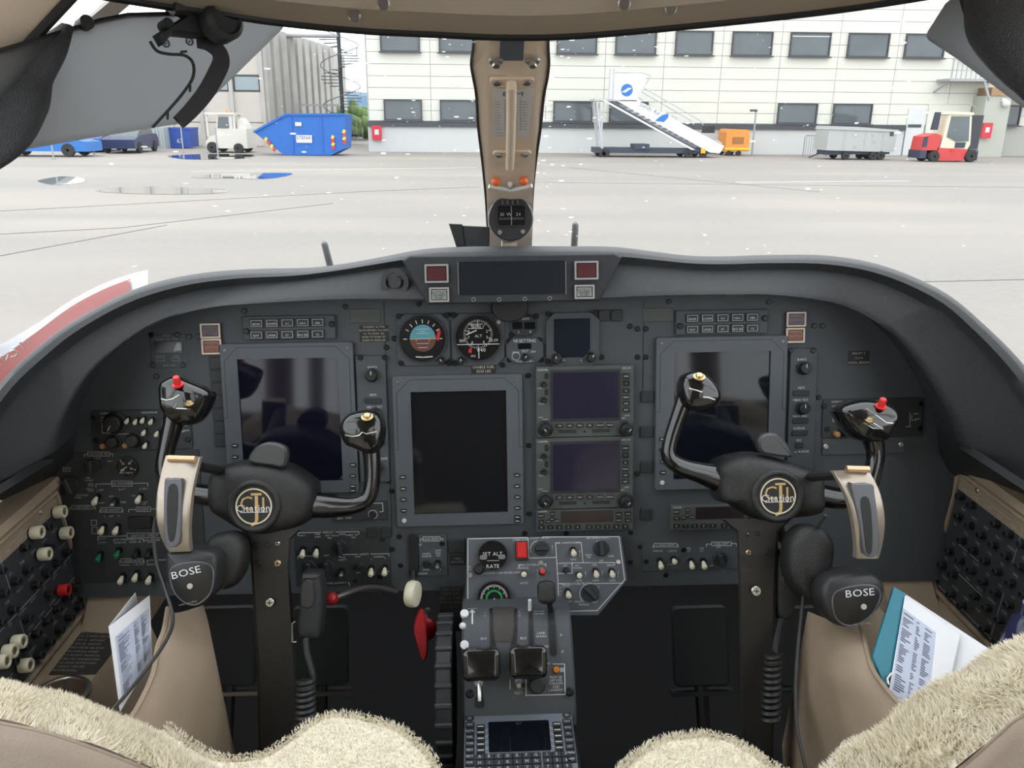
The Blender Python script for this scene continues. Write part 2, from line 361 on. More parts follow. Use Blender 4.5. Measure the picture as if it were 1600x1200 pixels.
def gy(u): return 1.215 - 0.20 * max(0, (abs(u - 795) - 380) / 420) ** 1.7
R_ = []
for a, b in zip(GO, GI):
    yo = gy(a.x); yi = min(gy(b.x), 1.185) - .045
    def at(f, dy): u, v = b.x + (a.x - b.x) * f, b.y + (a.y - b.y) * f; return atY(u, v, yi + (yo - yi) * f + dy)
    e = at(1, 0); i0 = at(0, 0)
    R_.append([i0 + V((0, .06, .002)), i0 + V((0, .008, -.001)), i0, at(.10, -.004), at(.66, -.004), at(.74, -.012), at(.83, -.022), at(.92, -.020), at(.98, -.008), e + V((0, .012, .0005)), e + V((0, .06, -.008)), e + V((0, .33, -.11))])
MB().rings(R_, True, True, closed=False).build('glareshield', GLARE, ang=60, label='black padded vinyl glareshield hood arching over the instrument panel', cat='glareshield')
# grey strip under the hood ends
for px, dd, lab in ((((84, 712), (40, 738), (-20, 775), (-90, 820)), (1.17, 1.10, 1.0, .9), 'left'), (((1500, 692), (1540, 718), (1600, 757), (1680, 810)), (1.17, 1.10, 1.0, .9), 'right')):
    R = []
    for (u, v), d in zip(px, dd): R.append([D(u, v - 6, d), D(u, v + 9, d), D(u, v + 9, d + .03), D(u, v - 6, d + .03)])
    MB().rings(R).build('trim_%d' % (5 if lab == 'left' else 6), mat('charcoal_trim', (.05, .052, .055), .6), kind='structure', label='charcoal sill strip below the hood on the %s' % lab)
# ================================================================ the apron and what stands on it (apron falls 0.9 degrees towards the right)
OUT = MX.Translation(CAM) @ MX.Rotation(math.radians(0.9), 4, 'Y') @ MX.Translation(-CAM)
_oi = OUT.to_3x3().inverted()
def oray(u, v): return _oi @ ray(u, v)
def og(u, v, z=0.0): r = oray(u, v); return CAM + r * ((z - CAM.z) / r.z)
def oy(u, v, y): r = oray(u, v); return CAM + r * ((y - CAM.y) / r.y)
def om(x, y, z=0, rz=0): return OUT @ MX.Translation((x, y, z)) @ MX.Rotation(rz, 4, 'Z')
# ---- apron surface
def ground_mat():
    m = bpy.data.materials.new('wet_asphalt'); m.use_nodes = True; nt = m.node_tree; b = nt.nodes['Principled BSDF']; L = nt.links.new
    tc = nt.nodes.new('ShaderNodeTexCoord')
    def noise(sc, det, st=None):
        n = nt.nodes.new('ShaderNodeTexNoise'); n.inputs['Scale'].default_value = sc; n.inputs['Detail'].default_value = det
        if st:
            mp = nt.nodes.new('ShaderNodeMapping'); mp.inputs['Scale'].default_value = st; L(tc.outputs['Object'], mp.inputs[0]); L(mp.outputs[0], n.inputs['Vector'])
        else: L(tc.outputs['Object'], n.inputs['Vector'])
        return n
    def mix(f, a, c2):
        x = nt.nodes.new('ShaderNodeMix'); x.data_type = 'RGBA'
        for i, s in ((0, f), (6, a), (7, c2)):
            if isinstance(s, tuple): x.inputs[i].default_value = s + (1,)
            elif isinstance(s, float): x.inputs[i].default_value = s
            else: L(s, x.inputs[i])
        return x.outputs[2]
    def ramp(s, a, c2):
        r = nt.nodes.new('ShaderNodeMapRange'); r.inputs[1].default_value = a; r.inputs[2].default_value = c2; L(s, r.inputs[0]); return r.outputs[0]
    c = mix(ramp(noise(.16, 6).outputs['Fac'], .35, .65), (.225, .205, .185), (.315, .275, .235))
    band = ramp(noise(.5, 3, (.06, .55, 1)).outputs['Fac'], .42, .62)
    c = mix(band, c, (.205, .193, .182))
    c = mix(ramp(noise(9, 4).outputs['Fac'], .3, .8), c, (.27, .25, .225))
    L(c, b.inputs['Base Color']); b.inputs['Roughness'].default_value = .75
    return m
GM = ground_mat()
apron = MB().box(-160, 160, -25, 300, -.3, 0).build('apron', GM, matrix=OUT, kind='structure', label='pale damp airport apron')
TAR = mat('tar_seal', (.14, .13, .12), .8)
def strip(a, b, w, name='joint', m=TAR, z=.006, lab=None):
    A, B = og(*a), og(*b); t = (B - A).normalized(); n = V((-t.y, t.x, 0)) * w / 2
    MB().hexa([A - n, B - n, B + n, A + n], [p + V((0, 0, z)) for p in (A - n, B - n, B + n, A + n)]).build(name, m, apron, label=lab)
for a, b, w in (((0, 366), (190, 356), .05), ((190, 356), (520, 318), .05), ((0, 330), (560, 300), .05), ((830, 285), (1600, 293), .06), ((0, 400), (260, 352), .04), ((1180, 446), (1600, 437), .03), ((890, 262), (1280, 300), .05), ((555, 300), (750, 292), .05)):
    strip(a, b, w)
for a, b, w in (((1150, 285), (1420, 283), .14), ((300, 268), (745, 262), .12)): strip(a, b, w, 'painted_line', mat('faded_white_line', (.5, .49, .46), .8), .008, 'faded white painted line')
WATER = mat('puddle_water', (.10, .105, .11), .02, var=.1, scale=2, spec=.9, coat=1.0)
def puddle(px, lab):
    P = [og(u, v) for u, v in px]; c = sum(P, V((0, 0, 0))) / len(P)
    Q = [(p.x - c.x, p.y - c.y) for p in spl([(p.x, p.y, 0) for p in P], 6, True)]
    if sum(Q[i - 1][0] * Q[i][1] - Q[i][0] * Q[i - 1][1] for i in range(len(Q))) < 0: Q.reverse()
    MB().prism(Q, .002, .012, .004).build('puddle', WATER, matrix=om(c.x, c.y), label=lab, cat='puddle')
puddle([(58, 284), (75, 279), (100, 276), (128, 279), (132, 284), (110, 288), (80, 289)], 'smallest rain puddle, a round one alone on the apron')
puddle([(148, 298), (190, 293), (240, 292), (300, 294), (355, 297), (345, 302), (280, 304), (210, 303), (170, 301)], 'long narrow rain puddle nearest the cockpit')
puddle([(298, 277), (330, 273), (390, 271), (455, 271), (440, 277), (410, 280), (360, 279), (330, 279)], 'rain puddle lying in front of the blue skip')
puddle([(262, 244), (300, 241.5), (345, 241), (392, 242), (400, 244.5), (380, 248), (330, 249.5), (285, 249)], 'rain puddle below the white tow tractor')
# ---------------------------------------------------------------- white terminal building
YB = og(800, 238.5).y
CLAD = mat('cream_cladding', (.66, .66, .585), .6, var=.02, scale=.5)
JOINT = mat('cladding_joint', (.40, .40, .37), .8)
PLINTH = mat('white_plinth', (.56, .57, .56), .7, var=.04, scale=1)
GLZ = mat("office_glass", (.10, .12, .13), .08, var=.3, scale=.6)
FRM = mat('dark_window_frame', (.05, .05, .055), .5)
SLATE = mat('slate_sill', (.06, .065, .075), .6)
bx0 = oy(575, 200, YB).x; pxm = (oy(1400, 200, YB).x - bx0) / 825.0
def bz(v, u=800): return oy(u, v, YB).z
def bxx(u): return oy(u, 150, YB).x
bl = thing('terminal_building', 'cream panel-clad airport building with two rows of dark windows', 'building', om(bx0, YB))
def LX(u): return bxx(u) - bx0
zt = 9.5; xr = LX(1900)
MB().box(0, xr, .18, 14, 0, zt).build('wall', JOINT, bl, label='grey backing wall seen in the joints')
zs = bz(197); zsl = bz(191)
MB().box(0, LX(1421), -.02, .18, 0, zs - .05).build('plinth', PLINTH, bl, label='white rendered plinth')
MB().box(0, LX(1421), -.16, .18, zs - .08, zsl).build('sill_band', SLATE, bl, label='dark slate band above the plinth')
up_w = [(597, 658), (687, 748), (776, 838), (868, 930), (958, 1021), (1050, 1108), (1137, 1199), (1226, 1288), (1315, 1378), (1403, 1464), (1492, 1554), (1580, 1640)]
lo_w = [(599, 659), (687, 748), (865, 927), (953, 1014), (1218, 1280), (1305, 1366), (1560, 1600)]
uz0, uz1 = bz(83), bz(44); lz0, lz1 = zsl + .05, bz(157)
def window(u0, u1, z0, z1, blind=False):
    a, b = LX(u0), LX(u1)
    w = MB().frame((a + b) / 2, (z0 + z1) / 2, b - a, z1 - z0, .07, -.10, .06).build('window', FRM, bl, matrix=MX.Rotation(PI / 2, 4, 'X'))
    MB().box(a + .06, b - .06, z0 + .06, z1 - .06, -.06, -.02).build('pane', GLZ, w)
    MB().box(a - .08, b + .08, z0 - .07, z0, .02, .2).build('window_sill', SLATE, w)
    if blind: MB().box(a + .06, b - .06, z1 - .25, z1 - .20, -.02, .0).build('blind_rail', WHITE, w)
for i, (a, b) in enumerate(up_w): window(a, b, uz0, uz1, i in (1, 7))
for a, b in lo_w: window(a, b, lz0, lz1)
cols = [575, 673, 762, 853, 944, 1035, 1124, 1214, 1303, 1394, 1484, 1574, 1664]
rz = [zsl + .02]; dz = (uz1 - lz1) / 6.0
zz = [zsl + .02, zsl + (lz1 - zsl) * .5, lz1] + [lz1 + (uz0 - lz1) * i / 4 for i in (1, 2, 3, 4)] + [(uz0 + uz1) / 2, uz1, uz1 + .62, uz1 + 1.24, uz1 + 1.86, zt]
for i in range(len(cols) - 1):
    x0, x1 = LX(cols[i]) + .012, LX(cols[i + 1]) - .012
    for k in range(len(zz) - 1):
        z0, z1 = zz[k] + .012, zz[k + 1] - .012; zc = (z0 + z1) / 2; seg = [(x0, x1)]
        ws = [w for w in (up_w if uz0 < zc < uz1 else lo_w if zc < lz1 else [])]
        if zc < lz1 and x0 >= LX(1415): ws = ws + [(1421, 1574)]
        for u0, u1 in ws:
            a, b = LX(u0), LX(u1); ns = []
            for p, q in seg:
                if b <= p or a >= q: ns.append((p, q)); continue
                if a - p > .05: ns.append((p, a))
                if q - b > .05: ns.append((b, q))
            seg = ns
        for p, q in seg: MB().box(p, q, .10, .18, z0, z1).build('cladding_panel', CLAD, bl)
# door, red boxes, pier, balcony on the right end
dr = MB().box(LX(1424), LX(1452), .02, .18, 0, bz(170, 1440)).build('door', mat('white_door', (.62, .63, .63), .5), bl, label='plain white service door')
MB().box(LX(1426), LX(1447), .0, .02, bz(194), bz(189)).build('door_plate', SLATE, dr)
MB().box(LX(1455), LX(1521), .02, .18, 0, lz1).build('wall_infill', CLAD, bl)
MB().box(LX(1523), LX(1562), -1.2, .18, 0, bz(143)).build('pier', mat('grey_green_render', (.42, .43, .38), .7), bl, label='grey-green rendered pier')
MB().box(LX(1528), LX(1640), -1.3, .1, bz(143), bz(130)).build('timber_fascia', mat('timber', (.33, .2, .11), .6, var=.3, scale=3), bl, label='brown timber fascia')
bal = MB().box(LX(1461), LX(1545), -1.3, .1, bz(121), bz(117)).build('balcony', mat('galvanised', (.33, .34, .36), .4, .3), bl, label='galvanised escape balcony')
for i in range(12):
    xx = LX(1462) + (LX(1544) - LX(1462)) * i / 11; MB().box(xx, xx + .035, -1.3, -1.26, bz(117), bz(86)).build('baluster', _mats['galvanised'], bal)
MB().box(LX(1461), LX(1545), -1.32, -1.25, bz(88), bz(85)).build('handrail', _mats['galvanised'], bal)
MB().bar((LX(1466), -.9, bz(120)), (LX(1459), .1, bz(138)), .09).build('bracket', _mats['galvanised'], bal)
MB().bar((LX(1515), -1.2, bz(120)), (LX(1528), -1.2, bz(150)), .12).build('bracket', _mats['galvanised'], bal)
c = MB(); c.sphere((LX(1552), -1.35, bz(155)), .22); c.box(LX(1546), LX(1552), -1.3, -1.2, bz(152), bz(147)); c.build('dome_camera', WHITE, bl, label='white dome security camera')
REDB = mat('hose_red', (.55, .03, .05), .5)
for u, v0, v1, lab in ((589, 196, 219, 'red fire hose cabinet on the plinth at the corner of the cream building'), (1541, 192, 216, 'red fire hose cabinet on the grey-green pier behind the forklift')):
    yy = YB - (.14 if u < 700 else 1.35); p = oy(u, (v0 + v1) / 2, yy); hw = .27; hh = (oy(u, v0, yy).z - oy(u, v1, yy).z) / 2
    t = thing('hose_cabinet', lab, 'cabinet', om(p.x, yy + .02, p.z))
    MB().box(-hw, hw, -.14, .0, -hh, hh).build('body', REDB, t); MB().box(-.12, .12, -.145, -.14, -.1, .18).build('label_plate', WHITE, t)
# ---------------------------------------------------------------- old concrete hangar, left
CONC = mat('streaked_concrete', (.43, .415, .395), .9, var=.28, scale=.9)
P0 = og(418, 229.3); H0 = oy(418, 40, P0.y).z
P1 = oy(524, 183, P0.y * 1.30); 
hg = thing('concrete_hangar', 'weathered concrete hangar with ribbed flank beside the spiral stairs', 'building', om(P0.x, P0.y))
xL = oy(120, 183, P0.y).x - P0.x; X1, Y1 = P1.x - P0.x, P1.y - P0.y
MB().prism([(xL, .15), (-.1, .15), (X1 - .1, Y1), (X1 - .3, Y1 + 9), (xL, Y1 + 9)], 0, H0 - .1).build('wall', CONC, hg)
fx = [xL + (0 - xL) * i / 6 for i in range(7)]
TAN = mat('tan_panel', (.52, .49, .44), .85, var=.06, scale=1)
for i in range(6):
    for z0, z1 in ((0, 1.5), (1.5, 3.4), (3.4, 4.4), (4.4, H0)):
        if z0 == 3.4: 
            w = MB().box(fx[i] + .15, fx[i + 1] - .15, .06, .15, z0 + .02, z1 - .02).build('window', FRM, hg); MB().box(fx[i] + .25, fx[i + 1] - .25, .03, .08, z0 + .1, z1 - .1).build('pane', mat('pale_glass', (.26, .32, .34), .1), w)
        else: MB().box(fx[i] + .03, fx[i + 1] - .03, .0, .15, z0 + .03, z1 - .03).build('wall_panel', TAN, hg)
    MB().box(fx[i + 1] - .12, fx[i + 1] + .12, -.2, .1, 0, H0).build('mullion', CONC, hg)
for i in range(10):
    t0, t1 = i / 10, (i + .62) / 10; n = V((Y1, -X1, 0)).normalized() * .42; a, b = V((X1 * t0, Y1 * t0, 0)), V((X1 * t1, Y1 * t1, 0))
    MB().hexa([a, a + n * .8, b + n * .8, b], [p + V((0, 0, H0)) for p in (a, a + n * .8, b + n * .8, b)]).build('rib', CONC, hg)
# ---- spiral stairs
GALV = _mats['galvanised']; SS = og(538, 226); ss = thing('spiral_stairs', 'galvanised spiral escape stairs between the two buildings', 'stairs', om(SS.x, SS.y))
hS = oy(538, 55, SS.y).z; MB().cyl(0, 0, .14, 0, hS + 1, 12).build('pole', SLATE, ss)
ns = 34; stm = MB().add([(.12, -.06, 0), (1.35, -.2, 0), (1.35, .2, 0), (.12, .06, 0), (.12, -.06, .05), (1.35, -.2, .05), (1.35, .2, .05), (.12, .06, .05)], [(3, 2, 1, 0), (4, 5, 6, 7), (0, 1, 5, 4), (1, 2, 6, 5), (2, 3, 7, 6), (3, 0, 4, 7)]).mesh('step'); stm.materials.append(mat('step_steel', (.13, .14, .15), .6))
hp = []
for i in range(ns):
    a = i * math.radians(27); z = .3 + (hS - .4) * i / ns; inst('step', stm, ss, (0, 0, z), (0, 0, a)); hp.append((1.35 * math.cos(a), 1.35 * math.sin(a), z + .9))
    if i % 2 == 0: MB().bar((1.33 * math.cos(a), 1.33 * math.sin(a), z), hp[-1], .035).build('baluster', GALV, ss)
MB().tube(hp, .03, 6).build('handrail', _mats['step_steel'], ss)
MB().box(-4.2, 0, -.5, .5, hS - .15, hS).build('landing', GALV, ss)
MB().box(-3.0, -.2, -.5, .5, hS * .36, hS * .36 + .12).build('landing', GALV, ss)
# ---- hills, bushes
def blob(name, m, c, r, n, seed, lab, cat, sc=.5):
    rr_ = random.Random(seed); b = MB()
    for i in range(n):
        a = rr_.uniform(0, 6.28); q = rr_.random() ** .5; p = (r[0] * q * math.cos(a), r[1] * q * math.sin(a), r[2] * (.15 + .8 * rr_.random() * (1 - .6 * q)))
        b.sphere(p, sc * rr_.uniform(.6, 1.2), 7, 5)
    return b.build(name, m, matrix=om(*c), label=lab, cat=cat)
LEAF = mat('bush_green', (.16, .24, .085), .9, var=.4, scale=1.5)
for u, y, seed, lab in ((548, 74, 1, 'green bush seen through the foot of the spiral stairs'), (570, 80, 2, 'green bush against the corner of the cream building')):
    p = oy(u, 190, y); blob('bush', LEAF, (p.x, y, 0), (2.4, 2, 3.4), 120, seed, lab, 'bush', .45)
hill = MB(); hr = []
for i in range(41):
    x = -420 + i * 12; z = 15 + 6 * math.sin(i * .33) + 3 * math.sin(i * .9); hr.append([(x, 640, -1), (x, 645, z), (x, 760, z + 6), (x, 900, -1)])
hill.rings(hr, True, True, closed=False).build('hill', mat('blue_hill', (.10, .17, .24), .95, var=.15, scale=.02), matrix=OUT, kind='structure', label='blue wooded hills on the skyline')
# ---------------------------------------------------------------- blue skip
BLUE = mat('skip_blue', (.012, .125, .47), .5, var=.12, scale=1.2)
ps = og(470, 243); sk = thing('waste_skip', 'big blue metal skip with pointed chute end and hazard stripes', 'skip', om(ps.x, ps.y, 0, math.radians(-3)))
def sx(u): return oy(u, 200, ps.y).x - ps.x
def sz(v): return oy(470, v, ps.y).z
prof = [(sx(395), sz(207)), (sx(440), sz(243)), (sx(515), sz(242)), (sx(536), sz(232)), (sx(541), sz(178)), (sx(448), sz(179))]
MB().rings([[(x, y, max(z, .02)) for x, z in prof] for y in (0, 1.9)]).build('hull', BLUE, sk, ang=20)
for a, b in ((0, 5), (5, 4)):
    MB().bar((prof[a][0], -.04, prof[a][1]), (prof[b][0], -.04, prof[b][1]), .1, .1).build('rim', BLUE, sk)
for u in (456, 503): MB().box(sx(u) - .03, sx(u) + .03, -.05, 0, .1, sz(182)).build('rib', BLUE, sk)
MB().box(sx(462), sx(487), -.07, -.05, sz(223), sz(211)).build('sign', WHITE, sk, label='white sign plate reading STENA')
MB().text('STENA', 0, 0, .24).build('lettering', mat('sign_navy', (.03, .06, .2), .6), sk, matrix=MX.Translation((sx(474.5), -.075, sz(215))) @ MX.Rotation(PI / 2, 4, 'X'), flat=True)
MB().box(sx(462), sx(472), -.07, -.05, sz(197), sz(191)).build('sign', WHITE, sk)
YEL = mat('hazard_yellow', (.8, .55, .03), .5); 
for (u, v) in ((420, 226), (520, 222), (538, 213)):
    for k in range(4):
        MB().box(-.07, .07, -.08, -.045, -.09 + .0, .09).build('hazard_stripe', (YEL, RED)[k % 2], sk, matrix=MX.Translation((sx(u) + (.13 * (k - 1.5) if u < 430 else 0), 0, sz(v) - .17 * (k - 1.5))) @ MX.Rotation(.5, 4, 'Y'))
# ---------------------------------------------------------------- wheels helper
TYRE = mat('tyre', (.025, .026, .028), .8); HUB = mat('hub_white', (.5, .5, .48), .5); TDARK = mat('chassis_navy', (.035, .045, .075), .6)
def wheel(par, x, y, z, r, w=.22, hub=HUB):
    A = MX.Translation((x, y, z)) @ MX.Rotation(PI / 2, 4, 'X')
    t = MB().lathe([(r * .55, -w / 2), (r * .9, -w / 2), (r, -w * .35), (r, w * .35), (r * .9, w / 2), (r * .55, w / 2)], 20).build('wheel', TYRE, par, matrix=A)
    MB().lathe([(.01, -w * .3), (r * .55, -w * .3), (r * .55, w * .42), (r * .2, w * .5), (.01, w * .5)], 14).build('hub', hub, t)
# ---- white tow tractor
OFFW = mat('tractor_white', (.62, .6, .54), .5, var=.08, scale=2)
pt = og(356, 239); tt = thing('tow_tractor', 'white airport tow tractor with boxy cab and roof beacon', 'tractor', om(pt.x, pt.y))
k_ = (oy(388, 200, pt.y).x - oy(322, 200, pt.y).x) / 66.0
def q(u, v): return ((u - 356) * k_, (239 - v) * k_)
def part2(par, name, px, y0, y1, m, f=q, **kw):
    P = [f(u, v) for u, v in px]
    return MB().rings([[(x, y, z) for x, z in P] for y in (y0, y1)]).build(name, m, par, ang=20, **kw)
part2(tt, 'body', [(323, 232), (388, 232), (388, 202), (366, 202), (366, 212), (338, 212), (330, 214), (323, 222)], 0, 1.9, OFFW)
part2(tt, 'cab', [(338, 213), (366, 213), (367, 181), (344, 181)], .1, 1.8, OFFW)
part2(tt, 'cab_window', [(343, 201), (361, 201), (361, 184), (346, 184)], .06, .1, GLZ)
part2(tt, 'roof', [(325, 181), (371, 181), (371, 177.5), (325, 177.5)], .0, 1.9, OFFW)
part2(tt, 'post', [(326, 214), (328.5, 214), (328.5, 181), (326, 181)], .05, .15, OFFW)
part2(tt, 'post', [(368.5, 203), (371, 203), (371, 181), (368.5, 181)], .05, .15, OFFW)
part2(tt, 'beacon', [(352, 177.5), (356, 177.5), (355.5, 174), (352.5, 174)], .8, 1.0, mat('beacon_amber', (.8, .25, .02), .3))
part2(tt, 'winch', [(372, 202), (387, 202), (385, 195), (378, 186), (373, 190)], .3, 1.4, OFFW)
for u, r in ((333, 8.5), (374, 7.5)):
    x, z = q(u, 239); wheel(tt, x, .05, r * k_, r * k_, .4); wheel(tt, x, 1.85, r * k_, r * k_, .4)
# ---- blue bins and parked cars at the fence
NAVY = mat('bin_blue', (.02, .07, .33), .5, var=.1)
pb = og(283, 232); kb = (oy(300, 200, pb.y).x - oy(266, 200, pb.y).x) / 34.0
bn = thing('waste_container', 'dark blue lidded waste container beside the white tow tractor', 'container', om(pb.x, pb.y))
part2(bn, 'body', [(267, 232), (299, 230), (300, 203), (266, 203)], 0, 1.5, NAVY, lambda u, v: ((u - 283) * kb, (232 - v) * kb))
part2(bn, 'lid', [(265, 203), (301, 203), (300, 200), (266, 200)], -.05, 1.55, NAVY, lambda u, v: ((u - 283) * kb, (232 - v) * kb))
MB().text('63', 0, 0, .35).build('lettering', WHITE, bn, matrix=MX.Translation((0, -.06, 12 * kb)) @ MX.Rotation(PI / 2, 4, 'X'), flat=True)
pc = og(227, 232.5); kc = (oy(262, 200, pc.y).x - oy(190, 200, pc.y).x) / 72.0
ct = thing('shipping_container', 'grey corrugated shipping container behind the left sun visor edge', 'container', om(pc.x, pc.y))
MB().box(-36 * kc, 32 * kc, 0, 1.5, 0, 33 * kc).build('body', mat('container_grey', (.36, .40, .41), .5), ct)
for i in range(13): MB().box((-35 + i * 5.1) * kc, (-32.6 + i * 5.1) * kc, -.05, 0, .1, 32 * kc).build('corrugation', _mats['container_grey'], ct)
def car(u, v, col, lab, ln=4.2, rz=0):
    p = og(u, v); t = thing('parked_car', lab, 'car', om(p.x, p.y, 0, rz)); h = ln / 2
    def loft(P, y0, y1, nm, m): MB().rings([[(x * h, y, z) for x, z in P] for y in (y0, y1)]).build(nm, m, t, ang=25)
    loft([(-1, .25), (1, .25), (1, .7), (.6, .85), (-.85, .95), (-1, .7)], 0, 1.7, 'body', col)
    loft([(-.75, .9), (.55, .85), (.15, 1.4), (-.55, 1.42)], .12, 1.58, 'cabin', GLZ)
    for x in (-.62, .62):
        for y in (.05, 1.65): wheel(t, x * h, y, .31, .31, .2)
car(126, 236, NAVY, 'dark blue parked car left of the shipping container', 4.2, -1.45); car(181, 237.5, mat('car_navy', (.02, .03, .09), .3), 'near-black parked car next to the shipping container', 4.2, -1.5)
car(60, 245, mat('car_blue', (.02, .16, .5), .3), 'bright blue parked car by the fence poles', 4.6)
for u, v, h, lab in ((84, 249, 2.6, 'thin grey fence pole in front of the bright blue car'), (148, 244, 2.6, 'thin grey fence pole in front of the dark blue car'), (287, 240, 5.2, 'tall thin grey pole in front of the blue waste container'), (341, 246, 1.4, 'short thin stake beside the tow tractor puddle')):
    p = og(u, v); MB().cyl(0, 0, .035, 0, h, 8).cyl(0, 0, .09, 0, .05, 10).build('fence_pole', GALV, matrix=om(p.x, p.y), label=lab, cat='pole')
# ---------------------------------------------------------------- mobile airstairs
pa = og(1000, 246); st = thing('mobile_airstairs', 'white mobile passenger stairs with blue swirl logo', 'airstairs', om(pa.x, pa.y))
ka = (oy(1135, 200, pa.y).x - oy(925, 200, pa.y).x) / 210.0
def qa(u, v): return ((u - 1000) * ka, max((246 - v) * ka, .0))
AW = mat('stairs_white', (.70, .71, .72), .45, var=.03, scale=1); LGR = mat('stairs_steel', (.45, .46, .48), .4, .3)
part2(st, 'chassis', [(930, 240), (1122, 240), (1122, 233), (930, 232)], .1, 1.9, TDARK, qa)
part2(st, 'side_panel', [(968, 162), (993, 162), (1132, 228), (1126, 239), (1110, 238), (960, 163)], .0, .06, AW, qa, label='white stair flank with airline lettering')
part2(st, 'side_panel', [(968, 162), (993, 162), (1132, 228), (1126, 239), (1110, 238), (960, 163)], 1.9, 1.96, AW, qa)
part2(st, 'top_panel', [(954, 161), (990, 161), (1003, 134), (1000, 124), (956, 122)], -.02, .05, AW, qa, label='white platform side with a round blue logo')
part2(st, 'top_panel', [(954, 161), (990, 161), (1003, 134), (1000, 124), (956, 122)], 1.9, 1.97, AW, qa)
part2(st, 'platform', [(925, 163), (990, 163), (990, 160), (925, 160)], .0, 1.95, LGR, qa)
part2(st, 'stringer', [(944, 164), (952, 164), (1094, 236), (1086, 236)], -.06, 0, TDARK, qa)
part2(st, 'stringer', [(936, 162), (942, 162), (1086, 234), (1080, 234)], -.08, -.02, AW, qa)
for i in range(16):
    u, v = 968 + i * 9.6, 166 + i * 4.5; part2(st, 'tread', [(u, v), (u + 9, v), (u + 9, v + 1.4), (u, v + 1.4)], .06, 1.9, LGR, qa)
for u in (947, 953): part2(st, 'post', [(u - 1, 161), (u + 1, 161), (u + 1, 117), (u - 1, 117)], -.04, .04, LGR, qa)
for y in (-.03, 1.93):
    MB().tube([(qa(u, v)[0], y, qa(u, v)[1]) for u, v in ((955, 122), (998, 122), (1009, 126), (1005, 135), (999, 143), (1090, 190), (1096, 197))], .025, 6).build('handrail', LGR, st)
for u0, v0, u1, v1, w in ((929, 164, 940, 233, .09), (934, 164, 941, 233, .07), (940, 165, 938, 232, .05)):
    a, b = qa(u0, v0), qa(u1, v1)
    for y in (.1, 1.8): MB().bar((a[0], y, a[1]), (b[0], y, b[1]), w).build('support_leg', LGR, st)
part2(st, 'gearbox', [(990, 234), (1014, 234), (1014, 226), (990, 226)], .0, 1.2, TDARK, qa)
part2(st, 'seat', [(1105, 209), (1119, 209), (1119, 198), (1107, 198)], .5, 1.4, BLACK, qa)
part2(st, 'headlamp', [(1095, 239), (1102, 239), (1102, 232), (1095, 232)], -.1, 0, mat('lamp_amber', (.85, .42, .03), .3), qa)
for u, v, nm in ((994, 159, 'vent'), (1050, 186, 'vent'), (1122, 222, 'vent')): part2(st, nm, [(u - 5, v - 1), (u + 5, v + 4), (u + 6, v + 1), (u - 4, v - 4)], -.015, .0, LGR, qa)
LOGO = mat('logo_blue', (.02, .16, .50), .5)
mS = MX.Rotation(PI / 2, 4, 'X')
lx, lz = qa(974, 147); rr0 = 9 * ka
up_ = [(rr0 * math.cos(a), rr0 * math.sin(a)) for a in [math.radians(t) for t in range(20, 201, 15)]] + [(-.3 * rr0, .05 * rr0), (.25 * rr0, .42 * rr0)]
for s_ in (1, -1):
    P = [(x * s_, y * s_) for x, y in up_]
    MB().prism(P, 0, .012).build('logo', LOGO, st, matrix=MX.Translation((lx, -.03, lz)) @ mS)
lx, lz = qa(1031, 187); MB().prism([(-.36, -.14), (.1, -.2), (.3, .0), (.33, .22), (.02, .16), (-.18, .02)], 0, .012).build('logo', LOGO, st, matrix=MX.Translation((lx, -.01, lz)) @ mS)
lx, lz = qa(1012, 174); MB().text('Sundt Air', 0, 0, .30, rot=-.44).build('lettering', mat('logo_grey', (.15, .19, .27), .6), st, matrix=MX.Translation((lx, -.008, lz)) @ mS, flat=True)
for u, r in ((941, 5), (946, 6.2), (1076, 6), (1100, 6)):
    x = (u - 1000) * ka
    for y in (.1, 1.85): wheel(st, x, y, r * ka, r * ka, .22, TDARK)
# ---- orange cart
po = og(1152, 243.5); ko = (oy(1170, 200, po.y).x - oy(1131, 200, po.y).x) / 39.0
oc = thing('heater_cart', 'orange ground heater cart behind the mobile stairs', 'cart', om(po.x, po.y)); qo = lambda u, v: ((u - 1152) * ko, (237 - v) * ko)
ORG = mat('cart_orange', (.72, .27, .045), .5, var=.08, scale=2)
part2(oc, 'body', [(1132, 231), (1169, 230), (1169, 206), (1166, 198), (1135, 197), (1132, 202)], 0, 1.6, ORG, qo)
part2(oc, 'rail', [(1131, 228), (1170, 228), (1170, 225), (1131, 225)], -.06, 0, YEL, qo); part2(oc, 'vent', [(1142, 219), (1160, 219), (1160, 209), (1142, 209)], -.02, 0, mat('cart_vent', (.35, .14, .03), .6), qo)
for u in (1138, 1154): wheel(oc, (u - 1152) * ko, .1, 4 * ko, 4 * ko, .2, TDARK); wheel(oc, (u - 1152) * ko, 1.5, 4 * ko, 4 * ko, .2, TDARK)
# ---- crowd barriers
pbr = og(1268, 245); br = thing('crowd_barrier', 'grey steel crowd barrier leaning by the ground power trailer', 'barrier', om(pbr.x, pbr.y)); kr = ko
MB().tube([(-.5, 0, 0), (-.5, 0, 1.05), (-.42, 0, 1.15), (.75, 0, 1.15), (.82, 0, 1.05), (.82, 0, 0)], .03, 6).build('frame', GALV, br)
for i in range(9): MB().cyl(-.38 + i * .135, 0, .015, .1, 1.14, 6).build('bar', GALV, br)
